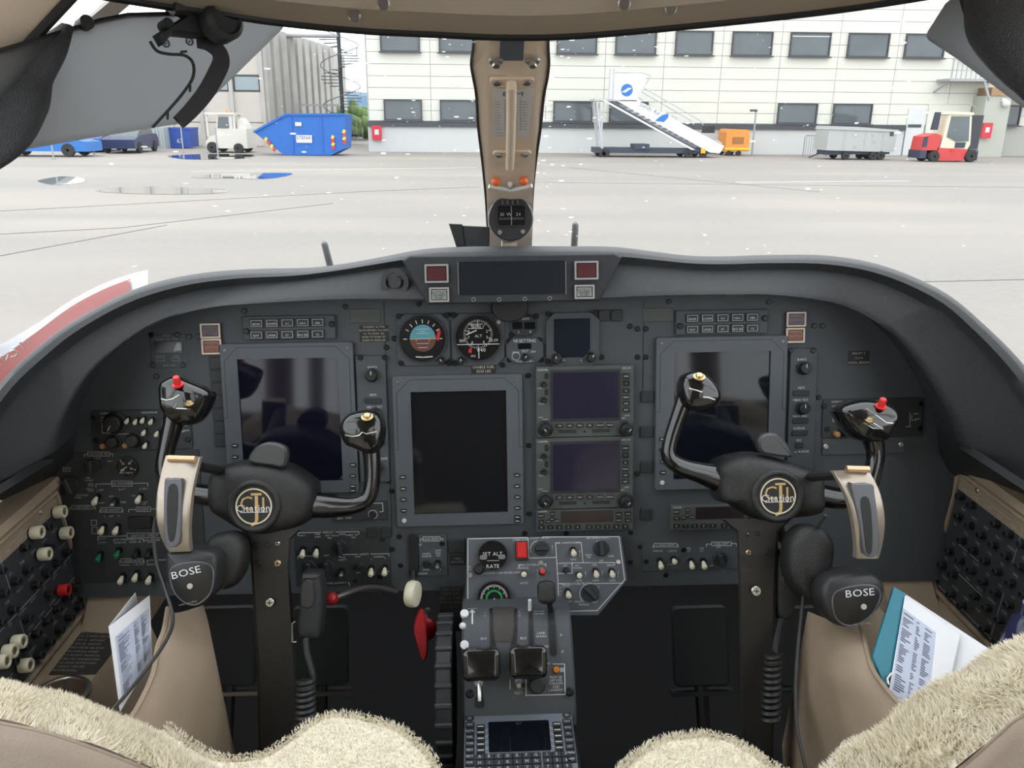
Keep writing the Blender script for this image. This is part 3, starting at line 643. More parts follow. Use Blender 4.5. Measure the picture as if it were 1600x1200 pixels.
# ---- ground power trailer
pg = og(1342, 250); gp = thing('power_trailer', 'light grey ground power trailer on small wheels', 'trailer', om(pg.x, pg.y)); kg = (oy(1397, 200, pg.y).x - oy(1288, 200, pg.y).x) / 109.0
qg = lambda u, v: ((u - 1342) * kg, max((250 - v) * kg, 0)); GPU = mat('trailer_grey', (.40, .42, .41), .5, var=.04, scale=2)
part2(gp, 'housing', [(1289, 236), (1395, 238), (1397, 205), (1289, 202)], 0, 1.7, GPU, qg)
part2(gp, 'lid', [(1288, 205), (1398, 208), (1398, 205), (1330, 201), (1290, 200)], -.06, 1.76, GPU, qg)
part2(gp, 'chassis', [(1292, 243), (1392, 241), (1392, 237), (1292, 236)], .2, 1.5, TDARK, qg)
for u in (1316,): part2(gp, 'door_seam', [(u, 236), (u + .6, 236), (u + .6, 204), (u, 204)], -.01, 0, JOINT, qg)
for u in (1313, 1347, 1375): part2(gp, 'door_seam', [(u, 236), (u + .5, 236), (u + .5, 206), (u, 206)], -.01, 0, JOINT, qg)
for u, v in ((1332, 213), (1358, 213), (1375, 213), (1332, 231), (1346, 222)): part2(gp, 'latch', [(u - 1, v + 1), (u + 1.5, v + 1), (u + 1.5, v - 1), (u - 1, v - 1)], -.03, 0, JOINT, qg)
part2(gp, 'badge', [(1385, 214), (1391, 214), (1391, 208), (1385, 208)], -.02, 0, SLATE, qg); part2(gp, 'badge', [(1359, 224), (1364, 224), (1364, 220), (1359, 220)], -.02, 0, JOINT, qg)
for u, r in ((1321, 6), (1364, 6), (1376, 7)):
    for y in (.1, 1.6): wheel(gp, (u - 1342) * kg, y, r * kg, r * kg, .22)
MB().bar((qg(1289, 240)[0], .8, .3), (qg(1272, 250)[0], .8, .08), .06).build('drawbar', TDARK, gp)
# ---- forklift
pf = og(1482, 253); fk = thing('forklift', 'red and cream forklift truck with a glazed cab', 'forklift', om(pf.x, pf.y)); kf = (oy(1532, 200, pf.y).x - oy(1435, 200, pf.y).x) / 97.0
qf = lambda u, v: ((u - 1482) * kf, max((253 - v) * kf, 0)); FR = mat('forklift_red', (.55, .05, .05), .4, var=.08, scale=3); FC = mat('forklift_cream', (.68, .62, .48), .45)
part2(fk, 'chassis', [(1466, 251), (1505, 251), (1510, 234), (1462, 232)], .05, 1.25, FR, qf)
part2(fk, 'counterweight', [(1438, 236), (1464, 236), (1465, 214), (1456, 211), (1440, 216)], .05, 1.25, FR, qf)
part2(fk, 'rear_panel', [(1436, 248), (1446, 248), (1446, 236), (1436, 236)], .05, 1.25, TDARK, qf)
part2(fk, 'grille', [(1436.5, 231), (1444, 231), (1444, 216), (1438, 216)], .0, .05, TDARK, qf)
part2(fk, 'cab', [(1466, 234), (1510, 234), (1513, 226), (1508, 184), (1472, 183)], .08, 1.2, FC, qf)
part2(fk, 'cab_window', [(1474, 216), (1490, 223), (1509, 222), (1504, 186), (1476, 186)], .04, .08, GLZ, qf)
part2(fk, 'step', [(1489, 232), (1504, 232), (1505, 224), (1489, 224)], .03, .08, TDARK, qf)
part2(fk, 'roof_guard', [(1470, 183), (1510, 184), (1508, 180), (1473, 179)], .0, 1.3, FC, qf)
MB().tube([(qf(u, v)[0], .1, qf(u, v)[1]) for u, v in ((1462, 168), (1466, 166), (1498, 166), (1512, 173))], .02, 6).build('roof_rail', GALV, fk)
part2(fk, 'mast', [(1511, 234), (1528, 234), (1529, 184), (1511, 184)], .2, .35, mat('mast_dark', (.03, .035, .045), .4), qf); part2(fk, 'mast', [(1511, 234), (1528, 234), (1529, 184), (1511, 184)], .95, 1.1, _mats['mast_dark'], qf)
part2(fk, 'exhaust', [(1453, 206), (1462, 206), (1463, 180), (1456, 180)], .3, .5, TDARK, qf)
part2(fk, 'fork', [(1526, 251), (1532, 251), (1532, 235), (1526, 235)], .3, 1.0, TDARK, qf); part2(fk, 'beacon', [(1484, 237), (1489, 237), (1489, 233), (1484, 233)], .0, .05, RED, qf)
for u, r in ((1458, 8), (1516, 9)):
    for y in (.08, 1.2): wheel(fk, (u - 1482) * kf, y, r * kf, r * kf, .3)
# ---- lamp pole beside the cream building
plp = og(1172, 243); lp = thing('lamp_post', 'slim lamp post in front of the cream building', 'lamp post', om(plp.x, plp.y - .3)); kl = ko
MB().cyl(0, 0, .05, 0, 2.45, 8).build('pole', GALV, lp); MB().box(-.32, .05, -.1, .1, 2.38, 2.5).build('lamp_head', SLATE, lp)
# ================================================================ instrument panel
PAN = lean(795, 680, 1.25, 10.5)
PX = 0.00099
def ext(f, u0, v0, u1, v1):
    uc, vc = (u0 + u1) / 2, (v0 + v1) / 2; a, b, c, d = f.px(u0, vc), f.px(u1, vc), f.px(uc, v1), f.px(uc, v0)
    return (a.x + b.x) / 2, (c.y + d.y) / 2, b.x - a.x, d.y - c.y
def unit(fr, name, label, cat, box, group=None):
    f = fr.at((box[0] + box[2]) / 2, (box[1] + box[3]) / 2); return f, thing(name, label, cat, f.mat(), group)
LET = []
class Print:                       # white silk-screened marks of one thing
    def __init__(s, f, root, z, m=WHITE, name='lettering'): s.f, s.r, s.z, s.m, s.mb, s.n = f, root, z, m, MB(), name
    def t(s, txt, u, v, px=5, al='c', rot=0.0, sx=1.0):
        p = s.f.px(u, v); s.mb.text(txt, p.x, p.y, px * PX / 0.7, al, s.z, rot, sx); return s
    def ts(s, lst, px=5):
        for a in lst: s.t(*a[:3], *(a[3:] or (px,)))
        return s
    def l(s, pts, w=1.0):
        P = [s.f.px(u, v) for u, v in pts]
        for a, b in zip(P, P[1:]): s.mb.line(a, b, w * PX, s.z)
        return s
    def bracket(s, u0, u1, v, title=None, px=5, drop=6, boxed=True):
        um = (u0 + u1) / 2; tw = (len(title) * px * .8 / 2 + 3) if title else 0; sl = -.02
        Y = lambda u: v + (u - um) * sl
        if title:
            s.l([(u0, Y(u0) + drop), (u0, Y(u0)), (um - tw, Y(um - tw))], .9).l([(um + tw, Y(um + tw)), (u1, Y(u1)), (u1, Y(u1) + drop)], .9); s.t(title, um, v, px)
            if boxed: s.l([(um - tw, v - px), (um + tw, v - px), (um + tw, v + px), (um - tw, v + px), (um - tw, v - px)], .8)
        else: s.l([(u0, Y(u0) + drop), (u0, Y(u0)), (u1, Y(u1)), (u1, Y(u1) + drop)], .9)
        return s
    def arc(s, u, v, r, a0, a1, w=1.0, n=10):
        p = s.f.px(u, v); pts = [(p.x + r * PX * math.cos(math.radians(a0 + (a1 - a0) * i / n)), p.y + r * PX * math.sin(math.radians(a0 + (a1 - a0) * i / n))) for i in range(n + 1)]
        for a, b in zip(pts, pts[1:]): s.mb.line(a, b, w * PX, s.z)
        return s
    def done(s): return s.mb.build(s.n, s.m, s.r, flat=True) if s.mb.v else None
# --- shared pieces
def shared(mb, name, m): me = mb.mesh(name); me.materials.append(m); return me
_lv = lambda tilt: MB().tube([(0, 0, 0), (0, tilt * .3, .005), (0, tilt * .7, .010), (0, tilt * .92, .0125), (0, tilt, .0138)], [.0022, .0033, .0045, .0038, .0014], 10)
TG = {k: shared(_lv(t), 'toggle_lever', m) for k, t, m in (('d', -.008, IVORY), ('u', .007, IVORY), ('c', -.001, IVORY), ('g', -.008, GREENP), ('r', .002, RED), ('s', -.005, STEEL), ('k', -.006, BLACK))}
NUT = shared(MB().cyl(0, 0, .0052, 0, .003, 6).cyl(0, 0, .0036, .003, .0055, 10), 'switch_nut', SCREW)
def toggle(f, root, u, v, k='d', z=.002):
    p = f.px(u, v); o = inst('toggle_switch', NUT, root, (p.x, p.y, z)); inst('toggle_lever', TG[k], o, (0, 0, .003)); return o
SCR = shared(MB().cyl(0, 0, .0042, 0, .0022, 10, ch=.0008), 'screw', SCREW)
SCL = shared(MB().cyl(0, 0, .0042, 0, .0022, 10, ch=.0008).box(-.003, .003, -.0005, .0005, .0022, .0025), 'screw', STEEL)
SCG = shared(MB().cyl(0, 0, .0030, 0, .0012, 10, ch=.0005), 'screw', mat('screw_grey', (.16, .165, .17), .4, .5))
def screws(f, root, pts, z=.0, me=None):
    for u, v in pts: p = f.px(u, v); inst('screw', me or SCR, root, (p.x, p.y, z))
def knobmesh(r, h, m=BLACK, line=True):
    k = MB().lathe([(r * 1.25, 0), (r * 1.25, h * .15), (r, h * .22), (r * .92, h * .92), (r * .8, h), (0.0001, h)], 18)
    return shared(k, 'knob', m)
KN = {r: knobmesh(r * PX, .013 if r < 10 else .016) for r in (4, 5, 7, 8, 9, 10, 12, 14)}
PTR = {r: shared(MB().box(-.0006, .0006, r * PX * .15, r * PX * .8, 0, .0004), 'pointer', WHITE) for r in KN}
def knob(f, root, u, v, r, rot=0, z=.002, ptr=True):
    p = f.px(u, v); o = inst('knob', KN[r], root, (p.x, p.y, z), (0, 0, math.radians(rot)))
    if ptr: inst('pointer', PTR[r], o, (0, 0, .0131 if r < 10 else .0161))
    return o
def barknob(f, root, u, v, r, rot, z=.002):        # selector: disc with a raised finger bar
    p = f.px(u, v); q = MB().cyl(0, 0, r * PX, 0, .005, 20, ch=.001); q.rr(0, 0, r * PX * .62, r * PX * 1.9, .002, .005, .016, .0015)
    q.build('selector_knob', DARKP, root, matrix=MX.Translation((p.x, p.y, z)) @ MX.Rotation(math.radians(rot), 4, 'Z'))
BTN = {}
def button(f, root, u, v, w, h, z=.002, m=BLACK, txt=None, name='button', px=3.2, tm=WHITE, ht=.0025):
    key = (w, h, m.name, ht)
    if key not in BTN: BTN[key] = shared(MB().rr(0, 0, w * PX, h * PX, .0012, 0, ht, .0006), name, m)
    p = f.px(u, v); o = inst(name, BTN[key], root, (p.x, p.y, z))
    if txt: MB().text(txt, 0, 0, px * PX / .7, 'c', ht + .0002).build('lettering', tm, o, flat=True)
    return o
def block(f, root, name, box, z0, z1, m, r=.0015, ch=.0008, label=None):
    x, y, w, h = ext(f, *box); return MB().rr(x, y, w, h, r, z0, z1, ch).build(name, m, root, label=label)
# --- the panel itself
ip = thing('instrument_panel', 'dark grey metal instrument panel filling the width under the glareshield', 'panel', PAN.mat())
_o = [(52, 935), (1520, 905), (1535, 690), (1500, 600), (1455, 530), (1400, 480), (1310, 448), (1000, 434), (600, 438), (350, 446), (262, 464), (195, 498), (135, 552), (92, 612), (55, 700)]
PO = [tuple(PAN.px(u, v)[:2]) for u, v in _o]
MB().prism(PO, -.012, 0).build('face_plate', PANEL, ip)
screws(PAN, ip, [(382, 486), (540, 479), (655, 475), (310, 526), (296, 526), (278, 523), (237, 523), (616, 529), (604, 543), (984, 510), (996, 514), (1009, 514), (996, 558), (1009, 558), (940, 558), (1045, 471), (1201, 472), (1272, 509), (1285, 509), (825, 587), (826, 696), (827, 803), (1279, 621), (612, 767), (607, 751), (996, 740), (624, 838), (626, 883), (985, 832), (1000, 854), (985, 878), (1040, 898), (555, 907), (245, 588), (240, 570), (287, 570), (140, 591), (820, 833), (885, 833)])
for b in ((546, 482, 595, 505), (1004, 481, 1053, 503)): block(PAN, ip, 'blank_plate', b, 0, .0012, mat('blank_olive', (.07, .075, .068), .6))
for b in ((935, 484, 952, 502), (955, 484, 972, 502), (1001, 611, 1021, 628), (1000, 666, 1020, 683), (1000, 720, 1019, 738), (1000, 794, 1018, 812), (573, 823, 590, 839), (595, 823, 612, 839), (700, 842, 727, 862)): block(PAN, ip, 'blank_button', b, 0, .0035, DARKP)
for i in range(7): block(PAN, ip, 'blank_button', (328 + i * 1.35, 558 + i * 20.2, 347 + i * 1.25, 576.5 + i * 20.2), 0, .003, DARKP)
for a, b in (((610, 470), (612, 835)), ((1006, 470), (1004, 610))):
    p, q_ = PAN.px(*a), PAN.px(*b); MB().box(min(p.x, q_.x), min(p.x, q_.x) + .0012, q_.y, p.y, 0, .0006).build('seam', BLACK, ip)
# recessed speaker-like dimple is in the hood; standby placards
def placard(box, lines, lab, fr=PAN, px=4.2, m=BLACK, tm=None, z=.0):
    f, t = unit(fr, 'placard', lab, 'placard', box); block(f, t, 'plate', box, z, z + .001, m, .0006, 0)
    P = Print(f, t, z + .0013, tm or mat('cream_print', (.55, .52, .44), .6)); n = len(lines)
    for i, l in enumerate(lines): P.t(l, (box[0] + box[2]) / 2, box[1] + (box[3] - box[1]) * (i + .5) / n, px)
    P.done(); return t
placard((562, 508, 607, 534), ['STANDBY ALT/IAS', 'ALTITUDE-FEET Vmo KIAS', 'S.L. TO 30,500  263', '30,500 TO 34,000 237', '34,000 TO 41,000 228'], 'black placard of standby altitude and airspeed limits', px=2.6)
placard((737, 570, 775, 583), ['USABLE FUEL', '3220 LBS'], 'small black placard reading USABLE FUEL 3220 LBS', px=4)
placard((1325, 548, 1358, 570), ['GALLEY 2', '1 2 3 4', 'LOCAL SENSOR'], 'small black hour-meter placard alone on the right of the panel', px=3.2)
# --- display units
def display(box, scr, name, label, cat, group, buttons, leds, screen=SCRN):
    f, t = unit(PAN, name, label, cat, box, group); x, y, w, h = ext(f, *box); X, Y, Wd, Ht = ext(f, *scr)
    A = rrpoly(x, y, w, h, .004); B = rrpoly(X, Y, Wd, Ht, .0003)
    MB().rings([[(a, b, z) for a, b in q] for q, z in ((B, .003), (A, .0), (A, .007), (inset(A, .001), .008), (B, .008), (B, .003))], False, False).build('bezel', BEZEL, t)
    MB().box(X - Wd / 2, X + Wd / 2, Y - Ht / 2, Y + Ht / 2, .002, .0045).build('screen', screen, t, label='blank dark screen')
    g = MB(); k = 20 * PX; e = .006; T, Bm, L_, R2 = y + h / 2 - e, y + h * .02, x - w / 2 + e, x + w / 2 - e
    for a, b in (((L_, Bm), (L_, T - k)), ((L_, T - k), (L_ + k, T)), ((L_ + k, T), (R2 - k, T)), ((R2 - k, T), (R2, T - k)), ((R2, T - k), (R2, Bm)), ((L_, Bm), (L_ - .007, Bm)), ((R2, Bm), (R2 + .007, Bm))): g.line(a, b, .0007, .0082)
    g.build('groove', BLACK, t, flat=True)
    for sx_ in (-1, 1): inst('screw', SCG, t, (x + sx_ * (w / 2 - .008), y + h / 2 - .009, .008))
    for u, v in buttons:
        o = button(f, t, u, v, 9, 5.5, .008, BLACK); MB().box(-.0028, .0028, -.0006, .0006, .0025, .0028).build('marking', WHITE, o)
    for u, v in leds: p = f.px(u, v); MB().cyl(p.x, p.y, 3.6 * PX, .008, .0095, 14, ch=.0006).build('sensor', mat('sensor_white', (.6, .62, .63), .4), t, label='round pale light sensor')
    return t
VIOLET = mat('screen_violet_reflection', (.007, .007, .016), .06, var=.02)  # violet reflection put into the left screen's base colour
display((352, 535, 557, 770), (378, 559, 533, 751), 'flight_display', 'tall blank flight display behind the left control yoke', 'display', 'large flight displays', [(370, 694), (370, 712), (553, 724), (553, 741), (553, 757), (553, 764)], [], VIOLET)
display((617, 585, 817, 819), (645, 610, 792, 800), 'flight_display', 'tall blank flight display in the middle of the panel, left of the two navigators', 'display', 'large flight displays', [(630.5, 743), (631, 761), (631.5, 778), (632, 795), (807.5, 740), (807.5, 757), (808, 774), (808, 791), (808, 805), (808, 811)], [(632.5, 811)])
display((1023, 525, 1225, 762), (1051, 549, 1199, 746), 'flight_display', 'tall blank flight display behind the right control yoke', 'display', 'large flight displays', [(1033, 684), (1033, 701), (1034, 719), (1034, 736)], [(1033, 752)])
# --- two button strips above the outer displays
def strip10(box, xs, ys, lab):
    f, t = unit(PAN, 'button_panel', lab, 'button panel', box, 'reversionary button panels'); block(f, t, 'housing', box, 0, .006, PANEL, .002, .001)
    T = [['SENSR', 'COMPR', 'N 1', 'NAV', 'OBS'], ['RMT', 'UPPER', 'ET', 'BRG SEL', 'V2']]
    for r_, v in enumerate(ys):
        for c_, u in enumerate(xs):
            o = button(f, t, u, v - (u - xs[2]) * .02, 20, 13, .006, DARKP); MB().frame(0, 0, 16.5 * PX, 10 * PX, .0008, .0025, .0031).build('legend_frame', mat('grey_print', (.36, .38, .38), .6), o)
            MB().text(T[r_][c_], 0, -.001, 3.0 * PX / .7, 'c', .0027).build('lettering', WHITE, o, flat=True)
    for u, v in ((box[0] + 6, box[3] - 13), (box[2] - 5, box[1] + 13)): p = f.px(u, v); MB().cyl(p.x, p.y, 4.5 * PX, .006, .010, 14, ch=.001).build('fastener', SCREW, t)
strip10((381, 493, 525, 530), (403, 427, 451, 475, 498), (504, 522), 'two-row lit-legend button panel above the display behind the left yoke')
strip10((1055, 484, 1198, 522), (1080, 1103, 1127, 1150, 1173), (496, 513), 'two-row lit-legend button panel above the display behind the right yoke')
# --- annunciator lights
PALE = mat('pale_frame', (.62, .52, .42), .45); PURP = mat('lens_purple', (.085, .055, .075), .3, var=.25, scale=200); ORNG = mat('lens_orange', (.24, .075, .03), .3, var=.3, scale=120); MAROON = mat('lens_maroon', (.075, .018, .02), .3, var=.2, scale=200); GREYL = mat('lens_grey', (.26, .29, .27), .4, var=.25, scale=250)
def lamp(fr, box, lens, lab, frm=PALE, txt=None, z=.0):
    f, t = unit(fr, 'annunciator_light', lab, 'warning light', box); x, y, w, h = ext(f, *box)
    MB().rr(x, y, w, h, .001, z, z + .004).build('housing', DARKP, t)
    MB().frame(x, y, w, h, .0026, z + .004, z + .007, .001).build('frame', frm, t); MB().rr(x, y, w - .007, h - .007, .0008, z + .004, z + .0062, .0005).build('lens', lens, t)
    if txt:
        P = Print(f, t, z + .0064, BLACK)
        for i, l in enumerate(txt): P.t(l, (box[0] + box[2]) / 2, box[1] + 6 + (box[3] - box[1] - 10) * (i + .5) / len(txt), 3.6)
        P.done()
lamp(PAN, (315, 505, 346, 528), PURP, 'purple annunciator light in a pale frame, upper of the pair left of the panel', txt=['MASTER', 'WARN', 'RESET'])
lamp(PAN, (317, 529, 348, 553), ORNG, 'amber annunciator light in a pale frame, lower of the pair left of the panel', txt=['MASTER', 'CAUTION'])
lamp(PAN, (1227, 487, 1257, 510), PURP, 'purple annunciator light in a pale frame, upper of the pair right of the panel', txt=['MASTER', 'WARN'])
lamp(PAN, (1226, 512, 1255, 535), ORNG, 'amber annunciator light in a pale frame, lower of the pair right of the panel', txt=['MASTER', 'CAUTION'])
# --- round standby instruments
DIAL = mat('dial_black', (.006, .006, .007), .25, var=.05)
def gauge(fr, uc, vc, r, box, name, lab, cat, sq=True):
    f, t = unit(fr, name, lab, cat, box); x, y, w, h = ext(f, *box); p = f.px(uc, vc); R = r * PX
    if sq: MB().prism(inset(rrpoly(x, y, w, h, .012, 1), 0), 0, .004, .001).build('housing', PANEL, t)
    MB().lathe([(R * .98, .002), (R * 1.07, .004), (R * 1.07, .0075), (R * 1.0, .0075), (R * .97, .0055)], 40, MX.Translation((p.x, p.y, 0)), cap=False).build('bezel', DARKP, t)
    MB().cyl(p.x, p.y, R, .002, .0050, 40).build('dial', DIAL, t)
    return f, t, p, R
def pie(p, R, pts, z, m, t, name, lab=None): return MB().add([(p.x + a * R, p.y + b * R, z) for a, b in pts], [tuple(range(len(pts)))]).build(name, m, t, flat=True, label=lab)
f, t, p, R = gauge(PAN, 661, 529, 35, (620, 490, 703, 571), 'attitude_indicator', 'round standby attitude indicator with blue sky and brown ground', 'instrument')
AR = [math.radians(a) for a in range(0, 181, 12)]
pie(p, R, [(.56 * math.cos(a), .0 + .62 * math.sin(a)) for a in AR], .0053, mat('sky_blue', (.10, .32, .40), .5), t, 'sky_half', 'blue sky half'); pie(p, R, [(.56 * math.cos(-a), -.01 + .55 * math.sin(-a)) for a in reversed(AR)], .0053, mat('ground_brown', (.13, .045, .035), .5), t, 'ground_half', 'brown ground half')
P = Print(f, t, .0056); c = MB()
for a in (90, 70, 50, 110, 130, 30, 150, 0, 180):
    ra = math.radians(a); c.line((p.x + .70 * R * math.cos(ra), p.y + .70 * R * math.sin(ra)), (p.x + .82 * R * math.cos(ra), p.y + .82 * R * math.sin(ra)), .0013, .0056)
for k, wd in ((.42, .26), (.24, .26), (.33, .1), (-.2, .26), (-.38, .2)): c.line((p.x - wd * R, p.y + k * R), (p.x + wd * R, p.y + k * R), .0007, .0056)
c.line((p.x - .3 * R, p.y - .78 * R), (p.x - .03 * R, p.y - .8 * R), .0017, .0056).line((p.x + .03 * R, p.y - .8 * R), (p.x + .38 * R, p.y - .78 * R), .0017, .0056)
c.line((p.x - .55 * R, p.y), (p.x + .55 * R, p.y), .0009, .0056); c.build('markings', WHITE, t, flat=True)
MB().line((p.x - .5 * R, p.y - .005 * R), (p.x - .28 * R, p.y - .005 * R), .0012, .0059).line((p.x + .28 * R, p.y), (p.x + .5 * R, p.y), .0012, .0059).line((p.x - .28 * R, p.y), (p.x - .28 * R, p.y - .1 * R), .0012, .0059).line((p.x + .28 * R, p.y), (p.x + .28 * R, p.y - .1 * R), .0012, .0059).build('aircraft_symbol', mat('symbol_yellow', (.6, .4, .05), .5), t, flat=True)
pie(p, R, [(.56, -.03), (.68, -.1), (.78, .25), (.76, .4), (.66, .36)], .0062, RED, t, 'warning_flag', 'red failure flag')
knob(f, t, 690.5, 563, 5, 30, .004); screws(f, t, [(624, 494), (698, 492), (627, 567), (702, 567)], .004)
f, t, p, R = gauge(PAN, 747, 528, 34.5, (706, 489, 788, 571), 'altimeter', 'round black standby altimeter and airspeed indicator', 'instrument')
c = MB(); ctr = (p.x, p.y + .17 * R)
for i in range(50):
    ra = 2 * PI * i / 50 + PI / 2; a0 = .5 if i % 5 == 0 else .56; c.line((ctr[0] + a0 * R * math.cos(ra), ctr[1] + a0 * R * math.sin(ra)), (ctr[0] + .64 * R * math.cos(ra), ctr[1] + .64 * R * math.sin(ra)), .0009 if i % 5 == 0 else .0006, .0054)
for i in range(10):
    ra = PI / 2 - 2 * PI * i / 10; 
    if i not in (5,): c.text(str(i), ctr[0] + .42 * R * math.cos(ra), ctr[1] + .42 * R * math.sin(ra), .0062, 'c', .0054)
c.text('ALT', p.x + .02 * R, p.y + .1 * R, .0058, 'c', .0054); c.line((p.x - .95 * R, p.y - .27 * R), (p.x + .95 * R, p.y - .27 * R), .0012, .0054)
c.text('1019', p.x - .68 * R, p.y - .1 * R, .0062, 'c', .0054).text('30.09', p.x + .68 * R, p.y - .1 * R, .0062, 'c', .0054).text('040', p.x + .15 * R, p.y - .52 * R, .008, 'c', .0054).text('IAS', p.x - .22 * R, p.y - .78 * R, .005, 'c', .0054)
c.line((p.x + .02 * R, p.y - .45 * R), (p.x + .02 * R, p.y - .88 * R), .0012, .0056)
for q0 in ((-.43, .43, .12, .66), ): c.line((p.x - .43 * R, p.y + .43 * R), (p.x + .2 * R, p.y + .43 * R), .0009, .0054).line((p.x - .43 * R, p.y + .62 * R), (p.x + .2 * R, p.y + .62 * R), .0009, .0054).text('000', p.x, p.y + .52 * R, .0062, 'c', .0054).text('0', p.x - .2 * R, p.y + .52 * R, .008, 'c', .0054)
c.build('markings', WHITE, t, flat=True); MB().line((p.x - .5 * R, p.y + .17 * R), (p.x - .08 * R, p.y + .34 * R), .0018, .006).build('needle', WHITE, t, flat=True)
pie(p, R, [(-.45, -.62), (-.3, -.66), (-.28, -.42), (-.4, -.44)], .0056, RED, t, 'warning_flag'); knob(f, t, 720, 563, 5, -10, .004); screws(f, t, [(709, 492), (785, 570), (711, 567)], .004)
pp = f.px(779, 503); MB().cyl(pp.x, pp.y, 3 * PX, .004, .007, 12).build('light_sensor', STEEL, t)
def octo(box, name, lab, lines, win=None):
    f, t = unit(PAN, name, lab, 'instrument', box); x, y, w, h = ext(f, *box); P_ = rrpoly(x, y, w, h, min(w, h) * .27, 1); MB().prism(P_, 0, .005, .001).build('housing', PANEL if win is None else DARKP, t)
    P = Print(f, t, .0052)
    for l in lines: P.t(*l)
    return f, t, P
f, t, P = octo((797, 492, 838, 525), 'fan_speed_indicator', 'small octagonal twin digital indicator right of the altimeter', [('N1  %RPM', 817, 498, 3.4), ('L', 811, 518, 3.6), ('R', 829, 518, 3.6)], 1)
for b in ((800, 503, 816, 514), (819, 503, 836, 514)): block(f, t, 'readout', b, .005, .0058, SCRN)
P.done(); screws(f, t, [(799, 494), (799, 523), (838, 494)], .0)
f, t, P = octo((791, 527, 849, 567), 'fan_speed_setter', 'small octagonal setter marked N1 SETTING', [('N1 SETTING', 820, 532, 4.6), ('TEST', 820, 548, 3.6), ('MAN', 806, 550, 3.2), ('DIM', 833, 549, 3.2), ('PUSH TO SET', 820, 564, 3)])
block(f, t, 'readout', (809, 536, 830, 545), .005, .0058, SCRN); knob(f, t, 820, 558, 5, -20, .005); P.arc(806, 556, 6, 0, 360, .8, 16); P.done(); screws(f, t, [(796, 532), (843, 531), (796, 562), (845, 562)])
# --- square standby display
bx = (853, 488, 936, 572); f, t = unit(PAN, 'standby_display', 'small square blank display between the altimeter group and the blank plate', 'display', bx); x, y, w, h = ext(f, *bx); MB().prism(rrpoly(x, y, w, h, .012, 1), 0, .007, .001).build('housing', PANEL, t)
MB().prism([tuple(f.px(u, v)[:2]) for u, v in ((876, 558), (910, 557), (921, 545), (921, 497), (865, 498), (865, 546))], .007, .0082, .0006).build('screen', mat('navy_screen', (.010, .016, .028), .08), t)
knob(f, t, 868, 560, 7, 15, .007); knob(f, t, 922, 557, 7, -40, .007)
for u in (880, 907): button(f, t, u, 562, 6, 4, .007, mat('key_grey', (.16, .17, .18), .5))
screws(f, t, [(856, 490), (929, 487), (855, 564)], .007)
# --- navigators
def navig(box, lab):
    f, t = unit(PAN, 'gps_navigator', lab, 'navigator', box, 'stacked navigators'); u0, v0, u1, v1 = box
    block(f, t, 'housing', box, 0, .012, RADIO, .0015, .0008)
    block(f, t, 'screen_surround', (u0 + 22, v0 + 6, u1 - 20, v0 + 86), .012, .0128, DARKP, .001, 0); block(f, t, 'screen', (u0 + 26, v0 + 10, u1 - 24, v0 + 81), .0125, .0134, SCRN2, .001, 0, 'blank violet-black screen')
    P = Print(f, t, .0123); P.t('GARMIN', u0 + 10, v0 + 6.5, 3).t('GNS 530', u1 - 11, v0 + 3.5, 2.6).t('COM', u0 + 6, v0 + 35, 2.6).t('VLOC', u0 + 8, v0 + 59, 2.6).t('C/V', u0 + 7, v0 + 80, 2.6).t('PUSH', u0 + 14, v0 + 83, 2.2).t('CRSR', u1 - 10, v0 + 77, 2.4).t('GPS', u1 - 16, v0 + 81, 2.4); P.done()
    for v in (16, 41): button(f, t, u0 + 16, v0 + v, 5, 9, .012)
    for v in (29, 53): knob(f, t, u0 + 11.5, v0 + v, 4, 90, .012, False)
    for i, (v, tx) in enumerate(((16, 'RNG'), (27, 'v'), (38.5, 'D'), (48.5, 'MENU'), (58, 'CLR'), (68, 'ENT'))): button(f, t, u1 - 12, v0 + v, 10, 7 if i > 1 else 9, .012, BLACK, tx, px=2.4)
    for i, tx in enumerate(('CDI', 'OBS', 'MSG', 'FPL', 'VNAV', 'PROC')): button(f, t, u0 + 36 + i * 15.7, v0 + 92.5 - i * .2, 10, 6, .012, BLACK, tx, px=2.4)
    for b in ((u0 + 35, v0 + 99, u0 + 62, v0 + 104), (u0 + 87, v0 + 98, u0 + 114, v0 + 103)): block(f, t, 'card_slot', b, .012, .0128, DARKP, .0005, 0)
    pp = f.px(u0 + 75, v0 + 102); MB().cyl(pp.x, pp.y, 1.6 * PX, .012, .0128, 8).build('screw', SCREW, t)
    for u, rot in ((u0 + 14, 40), (u1 - 13, -45)):
        o = knob(f, t, u, v0 + 97, 10, rot, .012, False); inst('inner_knob', KN[5], o, (0, 0, .014)); inst('pointer', PTR[7], o, (0, 0, .028))
navig((837, 570, 988, 680), 'upper of two stacked navigators with a blank violet screen'); navig((837, 681, 987, 791), 'lower of two stacked navigators with a blank violet screen')
